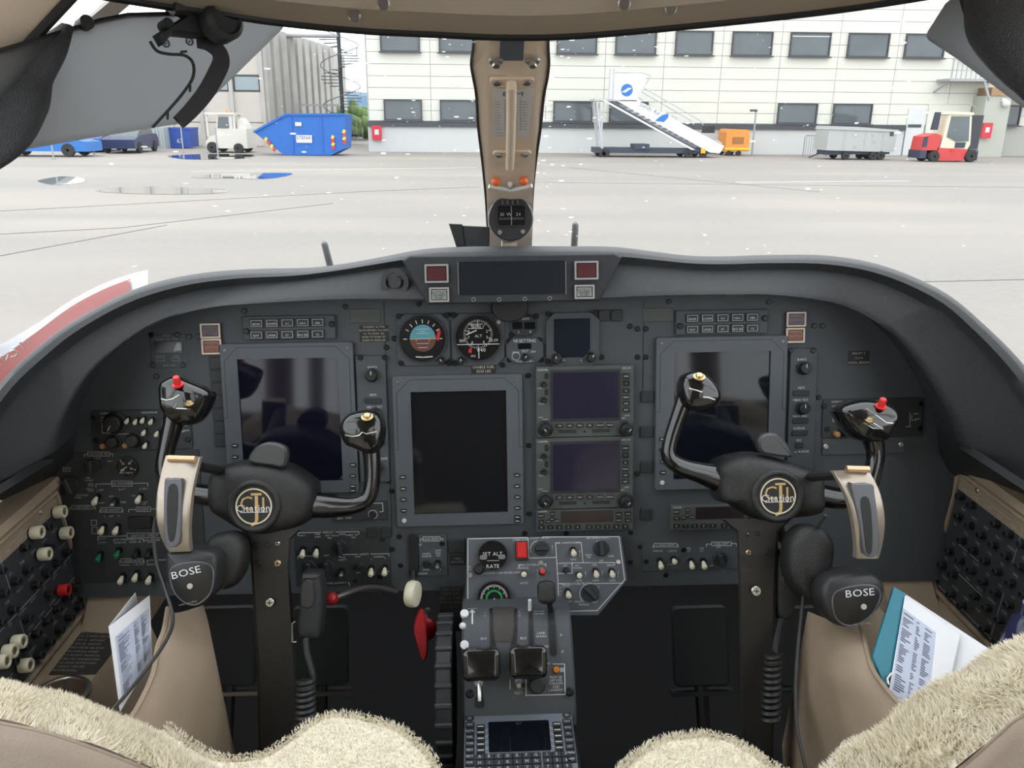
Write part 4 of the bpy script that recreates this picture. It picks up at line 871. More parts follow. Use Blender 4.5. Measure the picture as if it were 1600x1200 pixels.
def radio(box, lab, n):
    f, t = unit(PAN, 'transponder', lab, 'transponder', box, 'transponders'); u0, v0, u1, v1 = box; block(f, t, 'housing', box, 0, .011, RADIO, .0015, .0008)
    block(f, t, 'screen', (u0 + 38, v0 + 3, u1 - 31, v0 + 21), .011, .0118, mat('brown_screen', (.03, .022, .024), .15), .001, 0)
    for i in range(10): button(f, t, u0 + 8 + i * 14.0 + (4 if i > 4 else 0), v1 - 6 - i * .15, 10, 7, .011, BLACK, str(i), px=3)
    for u, v, tx in ((8, 10, 'IDENT'), (8, 20, 'VFR'), (25, 7, 'ON'), (25, 15, 'ALT'), (19, 19, 'OFF'), (32, 18, 'STBY')): button(f, t, u0 + u, v0 + v, 9 if u < 10 else 6, 6, .011, BLACK, tx, px=1.9)
    for u, v, tx in ((-22, 8, 'FUNC'), (-8, 7, 'CRSR'), (-22, 17, 'START'), (-8, 17, 'CLR')): button(f, t, u1 + u, v0 + v, 10, 7, .011, BLACK, tx, px=2)
    P = Print(f, t, .0113); P.t('GARMIN', u0 + 10, v0 + 4, 2.6); P.done()
radio((837, 792, 987, 826), 'transponder with number keys under the stacked navigators', 0); radio((1046, 786, 1190, 824), 'transponder with number keys partly hidden by the right control column', 1)
# --- narrow display control strips
def ctl(box, items, lab):
    f, t = unit(PAN, 'display_control_panel', lab, 'control panel', box, 'display control strips'); block(f, t, 'housing', box, 0, .006, PANEL, .002, .001); P = Print(f, t, .0063)
    for k, u, v, a in items:
        if k == 'k': knob(f, t, u, v, 9, 0, .006)
        elif k == 'b': button(f, t, u, v, a, 8, .006, DARKP)
        else: P.t(a, u, v, 3.6)
    screws(f, t, [(box[0] + 4, box[1] + 3), (box[2] - 4, box[1] + 3)], .006); P.done()
ctl((560, 555, 606, 752), [('t', 583, 573, 'BARO'), ('k', 582, 585, 0), ('t', 584, 616, 'REFS'), ('b', 584, 625, 25), ('t', 586, 635, 'MENU SET'), ('k', 587, 646, 0), ('t', 598, 715, 'RANGE'), ('k', 589, 728, 0), ('b', 590, 690, 25)], 'narrow display control strip right of the display behind the left yoke')
ctl((1230, 544, 1272, 758), [('t', 1251, 561, 'BARO'), ('k', 1253, 574, 0), ('t', 1250, 605, 'REFS'), ('b', 1249, 613, 25), ('t', 1249, 624, 'MENU SET'), ('k', 1251, 636, 0), ('t', 1248, 649, 'NAV-SRC'), ('b', 1248, 656, 25), ('t', 1247, 668, 'RADAR'), ('b', 1247, 675, 25), ('t', 1246, 687, 'TFC'), ('b', 1246, 694, 12), ('t', 1250, 704, '-o- RANGE')], 'narrow display control strip right of the display behind the right yoke')
# --- oxygen gauge top left
bx = (236, 522, 292, 575); f, t = unit(PAN, 'fuel_flow_window', 'small dark twin window with white pointer above the left yoke grip', 'instrument', bx); block(f, t, 'plate', bx, 0, .0012, PANEL); block(f, t, 'window', (241, 534, 286, 551), .0012, .0025, DIAL, .001, 0)
MB().prism([tuple(f.px(u, v)[:2]) for u, v in ((272, 549), (284, 547), (284, 537), (279, 534), (275, 540))], .0025, .0032).build('pointer_flag', mat('flag_grey', (.35, .37, .38), .5), t)
P = Print(f, t, .0016, DIMW); P.ts([('SPEED', 261, 524, 3), ('BLEED AIR TEMP', 262, 530, 3), ('BRIGHT', 252, 556, 3), ('TEST', 276, 556, 3), ('AUX TEST', 266, 571, 3)]).l([(246, 559), (257, 559), (257, 564), (246, 564), (246, 559)], .7).l([(270, 559), (281, 559), (281, 564), (270, 564), (270, 559)], .7); P.done()
# --- audio panels
def audio(box, lab, mirror):
    f, t = unit(PAN, 'audio_panel', lab, 'audio panel', box, 'audio panels'); u0, v0, u1, v1 = box; block(f, t, 'plate', box, 0, .003, mat('panel_black', (.030, .032, .034), .6, bump=.1), .001, .0006)
    P = Print(f, t, .0033); P.t('AUDIO PANEL 1' if not mirror else 'AUDIO PANEL 2', u0 + 29, v0 + 5, 3)
    P.t('MICROPHONE', u0 + 90, v0 + 4, 2.6).l([(u0 + 16, v0 + 20), (u0 + 16, v0 + 36), (u0 + 31, v0 + 36)], .8).l([(u0 + 33, v0 + 40), (u0 + 33, v0 + 38), (u0 + 67, v0 + 37), (u0 + 67, v0 + 40)], .8).t('COMM 1', u0 + 21, v0 + 12, 2.6).t('COMM 2', u0 + 21, v0 + 16, 2.6).t('NAV', u0 + 20, v0 + 26, 2.6)
    P.l([(u1 - 20, v0 + 22), (u1 - 20, v0 + 44), (u1 - 26, v0 + 44)], .8).l([(u1 - 17, v0 + 26), (u1 - 17, v0 + 34), (u1 - 11, v0 + 34)], .8).t('SPKR', u1 - 10, v0 + 24, 2.6).t('HDPH', u1 - 8, v0 + 32, 2.6); P.done()
    knob(f, t, u0 + 37, v0 + 20, 14, 150, .003); knob(f, t, u0 + 35, v0 + 49, 9, 0, .003, False); knob(f, t, u0 + 68, v0 + 46, 10, 0, .003, False)
    CAP = mat('amber_cap', (.38, .19, .07), .4)
    for u, v in ((20, 55), (55, 54)): pp = f.px(u0 + u, v0 + v); MB().cyl(pp.x, pp.y, 4.6 * PX, .003, .013, 14, ch=.0015).build('amber_knob', CAP, t, label='amber tipped knob')
    for u, v, k in ((58, 13, 'd'), (71, 14, 'd'), (82, 12, 'd'), (84, 31, 'd'), (86, 51, 'd'), (95, 14, 'd'), (104, 33, 'd')): toggle(f, t, u0 + u, v0 + v, 's' if mirror else k, .003).scale = (.72, .72, .8)
    screws(f, t, [(u0 + 3, v0 + 12), (u0 + 7, v0 + 48), (u1 - 5, v0 + 46), (u1 - 4, v0 + 8)], .003)
audio((145, 640, 300, 702), 'audio selector panel with amber knobs behind the left yoke grip', False); audio((1284, 622, 1440, 682), 'audio selector panel behind the right yoke outboard grip', True)
bx = (1284, 684, 1412, 709); f, t = unit(PAN, 'blank_cover', 'blank grey cover plate held by two pale screws under the right audio panel', 'cover plate', bx); block(f, t, 'plate', bx, 0, .003, PANEL, .001, .0006); screws(f, t, [(1289, 697), (1415 - 9, 694)], .003, SCL)
# --- left electrical panel
bx = (86, 704, 318, 908); f, t = unit(PAN, 'electrical_panel', 'black switch panel for power, fuel and anti-ice left of the left yoke', 'switch panel', bx); block(f, t, 'plate', bx, 0, .002, _mats['panel_black'], .001, .0005)
P = Print(f, t, .0024, mat('soft_print', (.42, .43, .42), .65)); P.bracket(133, 177, 709, 'VOLTAGE SEL', 3.2, 4).bracket(151, 232, 755, 'DC POWER', 4, 5).bracket(157, 193, 796, 'FUEL BOOST', 3.4, 4).bracket(202, 248, 795, 'ENGINE', 3.4, 4).bracket(154, 300, 836, 'ANTI-ICE / DE-ICE', 3.6, 6).bracket(179, 225, 842, 'WINDSHIELD', 3, 3, False).bracket(226, 262, 843, 'ENGINE', 3, 3, False).bracket(188, 226, 875, 'L WSHLD BLEED', 2.8, 4).bracket(231, 280, 874, None, 3, 4).bracket(110, 150, 792, 'CABIN LIGHTS', 2.8, 4)
P.l([(144, 812), (152, 812), (152, 820), (144, 820), (144, 812)], .8).l([(145, 823), (153, 823), (153, 833), (145, 833), (145, 823)], .8).l([(100, 730), (111, 730), (111, 736), (100, 736), (100, 730)], .7)
P.ts([('L GEN', 158, 765), ('BATT', 192, 764), ('R GEN', 225, 763), ('OFF', 175, 775), ('OFF', 210, 774), ('RESET', 160, 785), ('EMER', 194, 784), ('RESET', 227, 784), ('BATT', 154, 716), ('GEN', 138, 721), ('GEN', 173, 720), ('OFF', 175, 806), ('L', 165, 806), ('R', 187, 805), ('PITOT', 161, 841), ('STATIC', 161, 847), ('BLEED AIR', 189, 847), ('BLEED AIR', 213, 846), ('WING', 236, 846), ('LOW', 186, 866), ('MANUAL', 196, 882), ('L BLOW', 218, 881), ('BEACON', 239, 881), ('TEST', 105, 733), ('FIRE', 139, 746), ('WARN', 140, 750), ('LDG', 143, 755), ('GEAR', 143, 758), ('BATT', 142, 763), ('TEMP', 143, 766), ('ANTI SKID', 130, 773), ('SPARE', 123, 777), ('OFF', 226, 787)], 2.7); P.done()
barknob(f, t, 147, 727, 11, 0); barknob(f, t, 112, 757, 14, 20)
for u, v, k in ((154, 775, 'd'), (182, 781, 's'), (221, 773, 'd'), (164, 821, 'd'), (186, 821, 'd'), (159, 864, 'g'), (188, 858, 'g'), (216, 860, 'k'), (236, 860, 'k'), (194, 898, 'd'), (216, 894, 'd'), (237, 898, 'd')): toggle(f, t, u, v, k)
block(f, t, 'breaker_cover', (203, 806, 240, 823), .002, .010, BLACK, .001, .001)
for v in (756, 765, 770): button(f, t, 100, v, 8, 6, .002, DARKP)
f2, t2, p, R = gauge(PAN, 201, 728, 15, (186, 713, 217, 743), 'voltmeter', 'small round black voltmeter on the left switch panel', 'instrument', False); t2.matrix_world = t2.matrix_world @ MX.Translation((0, 0, .002))
c = MB(); 
for a, tx in ((220, '20'), (130, '22'), (50, '28'), (-20, '30')):
    ra = math.radians(a); c.line((p.x + .75 * R * math.cos(ra), p.y + .75 * R * math.sin(ra)), (p.x + .95 * R * math.cos(ra), p.y + .95 * R * math.sin(ra)), .001, .0054).text(tx, p.x + .5 * R * math.cos(ra), p.y + .5 * R * math.sin(ra), .0045, 'c', .0054)
c.text('DC VOLTS', p.x, p.y - .6 * R, .0036, 'c', .0054).line((p.x, p.y), (p.x - .6 * R, p.y - .35 * R), .0011, .0056); c.build('markings', WHITE, t2, flat=True)
# --- lower light and display switch panel
bx = (462, 830, 610, 914); f, t = unit(PAN, 'lighting_panel', 'switch panel for displays and lights right of the left control column', 'switch panel', bx); block(f, t, 'plate', bx, 0, .002, _mats['panel_black'], .001, .0005)
P = Print(f, t, .0024); P.bracket(466, 561, 829 + 2, 'DISPLAY', 3, 4, False).bracket(531, 608, 865, 'LIGHTS', 3, 4, False).bracket(466, 497, 868, None, 3, 4).bracket(509, 546, 910, 'FUEL QUANTITY', 2.6, 4, False)
P.ts([('NAV 1', 473, 836), ('PWR', 497, 834), ('AHRS', 497, 838), ('REV TO', 516, 836), ('PFD', 516, 840), ('NORM', 535, 834), ('REV TO', 553, 835), ('MFD', 553, 839), ('PASS', 536, 870), ('SAFETY', 536, 874), ('TAXI', 559, 869), ('LANDING', 592, 869), ('L', 581, 873), ('R', 602, 871), ('RECOG', 581, 893), ('TAXI', 582, 897), ('RECOG', 603, 892), ('TAXI', 603, 896), ('OFF', 560, 894), ('LIGHT', 511, 867)], 2.6); P.arc(526, 842, 6, 60, 120, .8).arc(544, 841, 6, 60, 120, .8).done()
for u, v, k in ((475, 857, 'd'), (496, 856, 'd'), (581, 886, 'd'), (602, 885, 'd'), (535, 891, 's')): toggle(f, t, u, v, k)
barknob(f, t, 533, 853, 11, 5); barknob(f, t, 512, 885, 12, 0); barknob(f, t, 484, 886, 12, 0); knob(f, t, 562, 884, 5, 0, .002, False); screws(f, t, [(598, 842), (613, 857), (594, 900)], .002)
# --- pilot tuning panel behind the inboard grip
bx = (520, 783, 606, 812); f, t = unit(PAN, 'course_knob_panel', 'dark control panel with a ringed knob under the left yoke inboard grip', 'control panel', bx); block(f, t, 'plate', bx, 0, .003, _mats['panel_black'], .001, .0006); P = Print(f, t, .0033); P.l([(578, 786), (598, 785), (599, 798), (594, 799)], 1).t('LRN 1', 532, 809, 2.6).t('TURB', 545, 808, 2.6).arc(583, 803, 7, 0, 360, 1, 20); P.done(); knob(f, t, 583, 803, 5, 0, .003, False)
# --- landing gear panel
bx = (655, 834, 699, 899); f, t = unit(PAN, 'gear_warning_panel', 'small landing gear switch panel beside the gear lever slot', 'switch panel', bx); block(f, t, 'plate', bx, 0, .003, PANEL, .001, .0006)
P = Print(f, t, .0033); P.bracket(657, 692, 841, 'LDG GEAR', 3.2, 4).ts([('UP', 657, 850), ('HORN', 667, 864), ('SILENCE', 667, 868), ('ANTI', 685, 859), ('SKID', 685, 863), ('ON', 685, 867), ('OFF', 686, 889), ('PUSH', 667, 889), ('DOWN', 661, 895)], 3); P.done(); knob(f, t, 667, 879, 5, 0, .003, False); toggle(f, t, 684, 878, 's', .003); screws(f, t, [(691, 848)], .003)
bx = (703, 864, 728, 881); f, t = unit(PAN, 'legend_button', 'black legend button reading HIGH BALANCE below a blank button', 'button', bx); block(f, t, 'cap', bx, 0, .005, BLACK, .001, .0008); P = Print(f, t, .0053, DIMW); P.t('HIGH', 715.5, 871, 3).t('BALANCE', 715.5, 876, 3); P.done()
# --- gear lever
fl = PAN.at(645, 872); gl = thing('gear_lever', 'landing gear lever with an ivory wheel-shaped knob in a vertical slot', 'lever', fl.mat())
x, y, w, h = ext(fl, 640, 836, 651, 902); MB().rr(x, y, w, h, .005, .0, .0016).build('slot', BLACK, gl); MB().frame(x, y, w + .004, h + .004, .002, 0, .003, .006).build('slot_guard', DARKP, gl)
a = fl.px(645, 893, .002); b = fl.loc(D(645, 909, 1.20)); MB().tube([a, b], .003, 8).build('shaft', STEEL, gl); kn = fl.loc(D(645, 928, 1.19))
MB().lathe([(.004, -.0085), (.012, -.009), (.018, -.007), (.0195, -.003), (.0195, .003), (.018, .007), (.012, .009), (.004, .0085)], 24, MX.Translation(kn) @ MX.Rotation(math.radians(72), 4, 'Y')).build('knob', IVORY, gl, label='ivory wheel-shaped knob')
# --- right lower switch panel
bx = (1003, 842, 1152, 890); f, t = unit(PAN, 'copilot_light_panel', 'switch panel with four ivory toggles left of the right control column', 'switch panel', bx); block(f, t, 'plate', bx, 0, .002, PANEL, .001, .0005)
P = Print(f, t, .0024); P.bracket(1020, 1059, 851, 'R WSHLD BLEED', 2.8, 4).bracket(1103, 1150, 849, 'PANEL LIGHT', 2.8, 4).ts([('MANUAL', 1028, 860), ('L SLOW', 1050, 860), ('R SLOW', 1050, 881), ('PNL', 1076, 856), ('LT', 1076, 860), ('CTR', 1096, 856), ('LT', 1096, 860), ('DIM', 1122, 854), ('OFF', 1111, 883)], 2.7); P.done()
for u, v in ((1030, 875), (1051, 872), (1078, 875), (1097, 875)): toggle(f, t, u, v, 'd' if u != 1051 else 'c')
barknob(f, t, 1124, 872, 12, 15); screws(f, t, [(1009, 876), (1067, 858)], .002)
# ================================================================ annunciator hood panel (set in the glareshield)
AN = lean(795, 440, 1.155, 12)
hp_ = [(668, 476), (937, 470), (972, 402), (960, 396), (640, 400), (628, 407)]
ah = thing('warning_hood', 'black trapezoid annunciator hood in the middle of the glareshield', 'panel', AN.mat()); P_ = [tuple(AN.px(u, v)[:2]) for u, v in hp_]
MB().prism(P_, -.055, 0, .002).build('housing', mat('hood_dark', (.022, .025, .029), .6, bump=.2), ah); block(AN, ah, 'screen', (718, 408, 882, 460), 0, .001, mat('hood_screen', (.010, .014, .020), .25), .0008, 0)
for u in (716, 884): block(AN, ah, 'edge_strip', (u - 1, 409, u + 1, 460), 0, .002, mat('strip_grey', (.12, .12, .12), .5), .0004, 0)
for u, v in ((740, 468), (780, 468), (820, 467), (859, 466)): p = AN.px(u, v); MB().ring(p.x, p.y, .0022, .003, 0, .0006, 12).build('fastener', DIMW, ah)
p = AN.px(797, 481, -.03); MB().lathe([(.001, 0), (.026, 0), (.028, .006), (.026, .012), (.001, .013)], 24, MX.Translation((p.x, p.y, -.05)) @ MX.Scale(.75, 4, (0, 1, 0))).build('latch', BLACK, ah)
SILV = mat('silver_frame', (.42, .41, .40), .35, .5)
lamp(AN, (664, 413, 701, 442), MAROON, 'unlit maroon warning light in a silver frame on the left of the annunciator hood', SILV); lamp(AN, (671, 449, 702, 472), GREYL, 'grey engine fire button on the left of the annunciator hood', SILV, ['BOTTLE 1', 'ARMED', 'PUSH'])
lamp(AN, (897, 408, 934, 437), MAROON, 'unlit maroon warning light in a silver frame on the right of the annunciator hood', SILV); lamp(AN, (897, 445, 928, 467), GREYL, 'grey engine fire button on the right of the annunciator hood', SILV, ['BOTTLE 2', 'ARMED', 'PUSH'])
p = D(617, 441, 1.16); sp = Frame(p, (1, 0, 0), (0, math.sin(.2), math.cos(.2)))
so = MB().ring(0, 0, .013, .020, -.01, .003).cyl(0, 0, .009, -.01, .0015, 20); so.build('eyeball_vent', GLARE, matrix=sp.mat(), label='round black eyeball vent recessed in the glareshield face', cat='vent')
# ================================================================ pressurisation and air panel (slopes towards the seats)
def ccw(P):
    P = [tuple(p[:2]) for p in P]
    return P if sum(P[i - 1][0] * P[i][1] - P[i][0] * P[i - 1][1] for i in range(len(P))) > 0 else P[::-1]
def smooth_px(f, pts, n=5, h=0.0): return ccw([tuple(f.px(p[0], p[1], h)[:2]) for p in spl([(a, b, 0) for a, b in pts], n, True)])
PRS = lean(855, 838, 1.243, 29)
pr_ = thing('pressurisation_panel', 'grey white-lined cabin pressure and air panel above the throttles', 'panel', PRS.mat())
out_ = [(727, 966), (935, 962), (981, 906), (971, 838), (729, 840)]
MB().prism(ccw([tuple(PRS.px(u, v)[:2]) for u, v in out_]), -.035, 0, .0015).build('plate', BEZEL, pr_)
P = Print(PRS, pr_, .0004)
P.l([(731, 948), (731, 842), (824, 840)], 1.2).l([(848, 839), (967, 838.5), (976, 906), (933, 954), (890, 955)], 1.2).l([(825, 841), (826, 872), (868, 871)], 1.1).l([(868, 848), (872, 912), (873, 940)], 1.1).l([(868, 848.5), (874, 848.3)], 1).l([(901, 848), (908, 847.8), (911, 879)], 1).l([(872, 896), (894, 895.5), (894, 879.5), (923, 879.2)], 1).l([(935, 879), (960, 879), (961, 882)], 1).l([(872, 912), (882, 912)], 1).l([(918, 912), (973, 911)], 1).l([(811, 886), (811, 882.5), (815, 882)], 1).l([(850, 882), (853, 882), (853, 885)], 1)
P.ts([('CABIN DUMP', 814, 843, 3), ('COCKPIT AIR DIST', 844, 840.5, 2.6), ('AIR CONDITIONING', 888, 848, 2.8), ('AIR SOURCE SELECT', 935, 840.5, 2.8), ('BOTH', 937, 845.5, 2.8), ('FAN', 896, 874, 3), ('FRESH', 920, 867, 2.6), ('AIR', 920, 870.5, 2.6), ('EMER', 955, 869, 2.6), ('OFF', 940, 876, 2.6), ('COMPRESSOR', 883, 880, 2.8), ('ON', 883, 884, 2.8), ('FAN', 929, 879.5, 2.8), ('AFT', 902, 884, 2.6), ('FLOOD', 903, 887.5, 2.6), ('FWD', 929, 883, 2.6), ('DEFOG', 954, 883, 2.6), ('LOW', 905, 907, 2.8), ('LOW', 931, 907, 2.8), ('LOW', 957, 907, 2.8), ('TEMPERATURE SELECT', 900, 912, 3.2), ('COLD', 888, 939.5, 2.8), ('COLD', 903, 940, 2.8), ('MANUAL', 913, 944.5, 2.8), ('HOT', 930, 941, 2.8), ('AUTO', 885, 915.5, 2.4), ('PRESS SYSTEM SELECT', 832, 882.5, 3), ('MANUAL', 818, 887.5, 3), ('AUTO', 819, 911, 3), ('UP', 846, 888, 2.6), ('DEPRESSURIZE CABIN BEFORE LANDING', 784, 895, 2.6), ('SET', 733.5, 886, 2.6), ('ALT', 733.5, 890, 2.6)])
for u, v0, v1 in ((840, 891, 904), (826.5, 855, 862), (863, 853, 862), (906, 861, 868), (915, 894, 900), (941, 893, 901), (966, 893, 901), (876, 918, 940), (935, 917, 929)):
    for i in range(5): P.t('MAEILR'[i], u, v0 + (v1 - v0) * i / 4, 1.9)
P.arc(842, 858, 13, 100, 200, 1).arc(921, 928, 15, 80, 230, 1); P.done()
barknob(PRS, pr_, 846, 857, 11, 90, 0); barknob(PRS, pr_, 939, 857, 12, 0, 0); barknob(PRS, pr_, 922, 926, 13, 45, 0)
for u, v, k in ((895, 859, 'd'), (904, 898, 'c'), (930, 892, 'd'), (955, 892, 'd'), (887, 924, 'd'), (818, 896, 'c')): toggle(PRS, pr_, u, v, k, 0)
toggle(PRS, pr_, 847, 894, 'r', 0); knob(PRS, pr_, 884, 891, 4, 0, 0, False)
block(PRS, pr_, 'guard_base', (805, 846, 825, 876), 0, .004, DARKP); block(PRS, pr_, 'dump_switch', (806.5, 847, 823, 872), .004, .012, RED, .002, .002, 'red guarded cabin dump switch')
screws(PRS, pr_, [(735, 899), (966, 878), (845, 879)], 0, SCL)
f, t, p, R = gauge(PRS, 770, 868, 22, (746, 845, 794, 891), 'cabin_altitude_selector', 'round black selector marked SET ALT and RATE', 'instrument', False)
c = MB(); c.text('SET ALT', p.x, p.y + .12 * R, .0078, 'c', .0055).text('RATE', p.x, p.y - .72 * R, .0078, 'c', .0055).line((p.x - .4 * R, p.y - .34 * R), (p.x + .4 * R, p.y - .34 * R), .0006, .0055); c.build('lettering', WHITE, t, flat=True)
for s_ in (-.66, .62): MB().rr(p.x + s_ * R, p.y - .1 * R, .5 * R, .32 * R, .0025, .005, .0058).build('readout', mat('readout_grey', (.17, .18, .18), .4), t)
knob(f, t, 748, 889, 7, 0, 0, False)
f, t, p, R = gauge(PRS, 772, 935, 25, (744, 906, 800, 962), 'cabin_altimeter', 'round green-ringed cabin altitude gauge half hidden by the throttle quadrant', 'instrument', False)
c = MB(); g = MB(); rd = MB()
for i in range(41):
    a = math.radians(215 - 250 * i / 40); k = .72 if i % 5 else .64; (c if i < 34 else rd).line((p.x + k * R * math.cos(a), p.y + k * R * math.sin(a)), (p.x + .82 * R * math.cos(a), p.y + .82 * R * math.sin(a)), .0008, .0055)
for i in range(26):
    a, b = [math.radians(235 - 270 * q_ / 26) for q_ in (i, i + 1.02)]; g.line((p.x + .46 * R * math.cos(a), p.y + .46 * R * math.sin(a)), (p.x + .46 * R * math.cos(b), p.y + .46 * R * math.sin(b)), .0028, .0055)
c.build('scale', WHITE, t, flat=True); g.build('green_ring', mat('lume_green', (.03, .5, .14), .5), t, flat=True); rd.build('red_marks', RED, t, flat=True)
MB().prism(ccw([(p.x - .03 * R, p.y), (p.x + .05 * R, p.y + .05 * R), (p.x - .08 * R, p.y - .5 * R), (p.x - .18 * R, p.y - .46 * R)]), .0056, .0064).build('needle', WHITE, t)
# ================================================================ throttle quadrant
QD = [(930, 1.235), (940, 1.205), (947, 1.186), (957, 1.170), (975, 1.155), (1000, 1.143), (1030, 1.133), (1062, 1.122), (1104, 1.112), (1135, 1.112)]
def qd(v):
    for (a, x), (b, y) in zip(QD, QD[1:]):
        if v <= b: return x + (y - x) * (v - a) / (b - a)
    return QD[-1][1]
qx0, qx1 = D(722, 947, 1.186).x, D(889, 947, 1.186).x
QL = V(((qx0 + qx1) / 2, 1.0, FZ))
def QF(u, v, h=0.0): return Frame(D(u, v, qd(v) - h), (1, 0, 0), D(u, v - 4, qd(v - 4)) - D(u, v + 4, qd(v + 4)))
qt = thing('throttle_quadrant', 'dark grey curved throttle quadrant on the centre pedestal', 'quadrant', MX.Translation(QL)); TQ = MX.Translation(-QL)
R_ = []
for v, d in QD:
    p = D(806, v, d); R_.append([V((qx0, p.y + .10, p.z - .02)), V((qx0, p.y, p.z)), V((qx0 + .003, p.y - .003, p.z + .001)), V((qx1 - .003, p.y - .003, p.z + .001)), V((qx1, p.y, p.z)), V((qx1, p.y + .10, p.z - .02))])
MB(TQ).rings(R_, True, True).build('cover', mat('quadrant_grey', (.075, .083, .092), .5, var=.05, scale=200, bump=.1), qt, ang=30)
yb = D(806, 1104, 1.112); MB(TQ).box(qx0 + .002, qx1 - .002, .78, yb.y + .1, FZ, yb.z - .035).box(qx0 + .002, qx1 - .002, yb.y - .0, 1.16, FZ, yb.z - .01).build('pedestal_body', BLACK, qt)
def patch(name, px, h, m, n=6, label=None, th=.002):        # a strip laid on the curved cover; px = list of (v, u0, u1)
    q = []
    for (v0, a0, b0), (v1, a1, b1) in zip(px, px[1:]):
        for i in range(n): t = i / n; q.append((v0 + (v1 - v0) * t, a0 + (a1 - a0) * t, b0 + (b1 - b0) * t))
    q.append(px[-1]); R = []
    for v, a, b in q:
        d = qd(v); R.append([D(a, v, d + .004), D(a, v, d - h), D(b, v, d - h), D(b, v, d + .004)])
    return MB(TQ).rings(R).build(name, m, qt, label=label)
patch('friction_plate', [(948, 770, 803), (980, 771, 803), (1003, 772, 803)], .004, mat('worn_bronze', (.055, .048, .044), .55, var=.2, scale=150))
patch('throttle_slot', [(950, 765, 769), (985, 765.5, 770), (1012, 766, 776)], .0045, BLACK); patch('throttle_slot', [(950, 804, 808), (985, 803, 808), (1012, 797, 806)], .0045, BLACK)
patch('spoiler_slot', [(950, 826, 831), (1010, 827, 834)], .0045, BLACK); patch('flap_slot', [(950, 856, 866), (985, 858, 868), (1020, 861, 870), (1023, 863, 868)], .0045, BLACK)
def qprint(items, lines=()):
    mb = MB(TQ)
    for tx, u, v, px in items:
        f = QF(u, v, .0036); mb.text(tx, 0, 0, px * .00092 / .7, m=TQ @ f.mat())
    for pts, w in lines:
        for a, b in zip(pts, pts[1:]):
            n = max(1, int(abs(b[1] - a[1]) / 8))
            for i in range(n):
                u0, v0, u1, v1 = [a[k] + (b[k] - a[k]) * j / n for j in (i, i + 1.02) for k in (0, 1)]
                A, B = D(u0, v0, qd(v0) - .0036), D(u1, v1, qd(v1) - .0036); t_ = (B - A).normalized(); s_ = t_.cross(FWD).normalized() * (w * .00045)
                mb.add([A - s_, B - s_, B + s_, A + s_], [(0, 1, 2, 3)])
    mb.build('lettering', WHITE, qt, flat=True)
qprint([('NOSE', 737, 992, 3.4), ('UP', 737, 997, 3.4), ('NOSE DN', 738, 951, 2.4), ('IDLE', 756, 998, 3.4), ('IDLE', 818, 997, 3.4), ('T', 758, 957, 2.5), ('O', 758, 962, 2.5), ('T', 812, 957, 2.5), ('O', 812, 962, 2.5), ('MAX SPEED', 843, 955, 2.2), ('200 KIAS', 843, 959, 2.6), ('LAND', 846, 989, 3.4), ('161 KIAS', 846, 994, 3.4), ('GROUND', 847, 1010, 3.4), ('7', 873, 954, 2.8), ('15', 877, 992, 3.2), ('35', 879, 1018, 3.2), ('TEST', 810, 1083, 4), ('MUST BE', 869, 1058, 3.4), ('OFF FOR', 869, 1063, 3.4), ('TAKEOFF', 869, 1068, 3.4), ('AND', 869, 1073, 3.4), ('LANDING', 869, 1078, 3.4), ('ENGINE SYNC', 846, 1037, 3), ('LH', 744, 1084, 3.2), ('RH', 754, 1084, 3.2)],
       [([(738, 955), (738, 988)], 2.6), ([(863, 1037.5), (882, 1037.5), (883, 1085), (822, 1086.5), (822, 1062)], 1.6), ([(797, 1062), (797, 1077)], 1.2), ([(734, 957), (738, 953), (742, 957)], 2)])
def qput(mb, name, u, v, m, label=None, h=.0): return mb.build(name, m, qt, matrix=TQ @ QF(u, v, h).mat(), label=label)
qput(MB().cyl(0, 0, .0045, 0, .006, 14, ch=.001), 'amber_light', 869, 1047, mat('amber_lens', (.7, .22, .03), .3), 'amber indicator light'); qput(MB().box(-.003, .003, -.003, .003, 0, .003), 'blue_tag', 878, 1047, mat('tag_blue', (.3, .42, .5), .5))
qput(MB().lathe([(.008, 0), (.008, .004), (.0055, .007), (.0055, .014), (.003, .017), (.0001, .017)], 16), 'sync_switch', 810, 1070, STEEL, 'round steel test switch'); qput(MB().lathe([(.013, 0), (.012, .008), (.009, .010), (.009, .022), (.0001, .022)], 20), 'sync_knob', 838, 1070, DARKP)
qput(MB().cyl(0, 0, .0028, 0, .02, 10, ch=.001), 'lever_tip', 828, 955, PAPER); qput(MB().cyl(0, 0, .006, 0, .006, 14), 'lock_collar', 748, 1066, STEEL)
kk = MB().tube([(0, 0, .004), (0, -.012, .008), (0, -.022, .008)], .003, 8); qput(kk, 'release_pin', 749, 1068, STEEL); qput(MB().rr(0, 0, .010, .014, .002, 0, .009, .001), 'pin_socket', 749, 1096, BLACK)
for u, v in ((734, 1084), (890, 1081)): qput(MB().lathe([(.006, 0), (.006, .002), (.004, .003), (.0001, .0022)], 14), 'screw', u, v, SCREW, h=.003)
for v in (962, 1008): o = qput(MB().lathe([(.0001, .0), (.006, .001), (.006, .007), (.0001, .008)], 14), 'trim_pointer', 726, v, PAPER, 'white trim pointer tab')
o = D(723, 978, 1.15); MB(TQ).sphere(o, .005).build('trim_pointer', PAPER, qt)
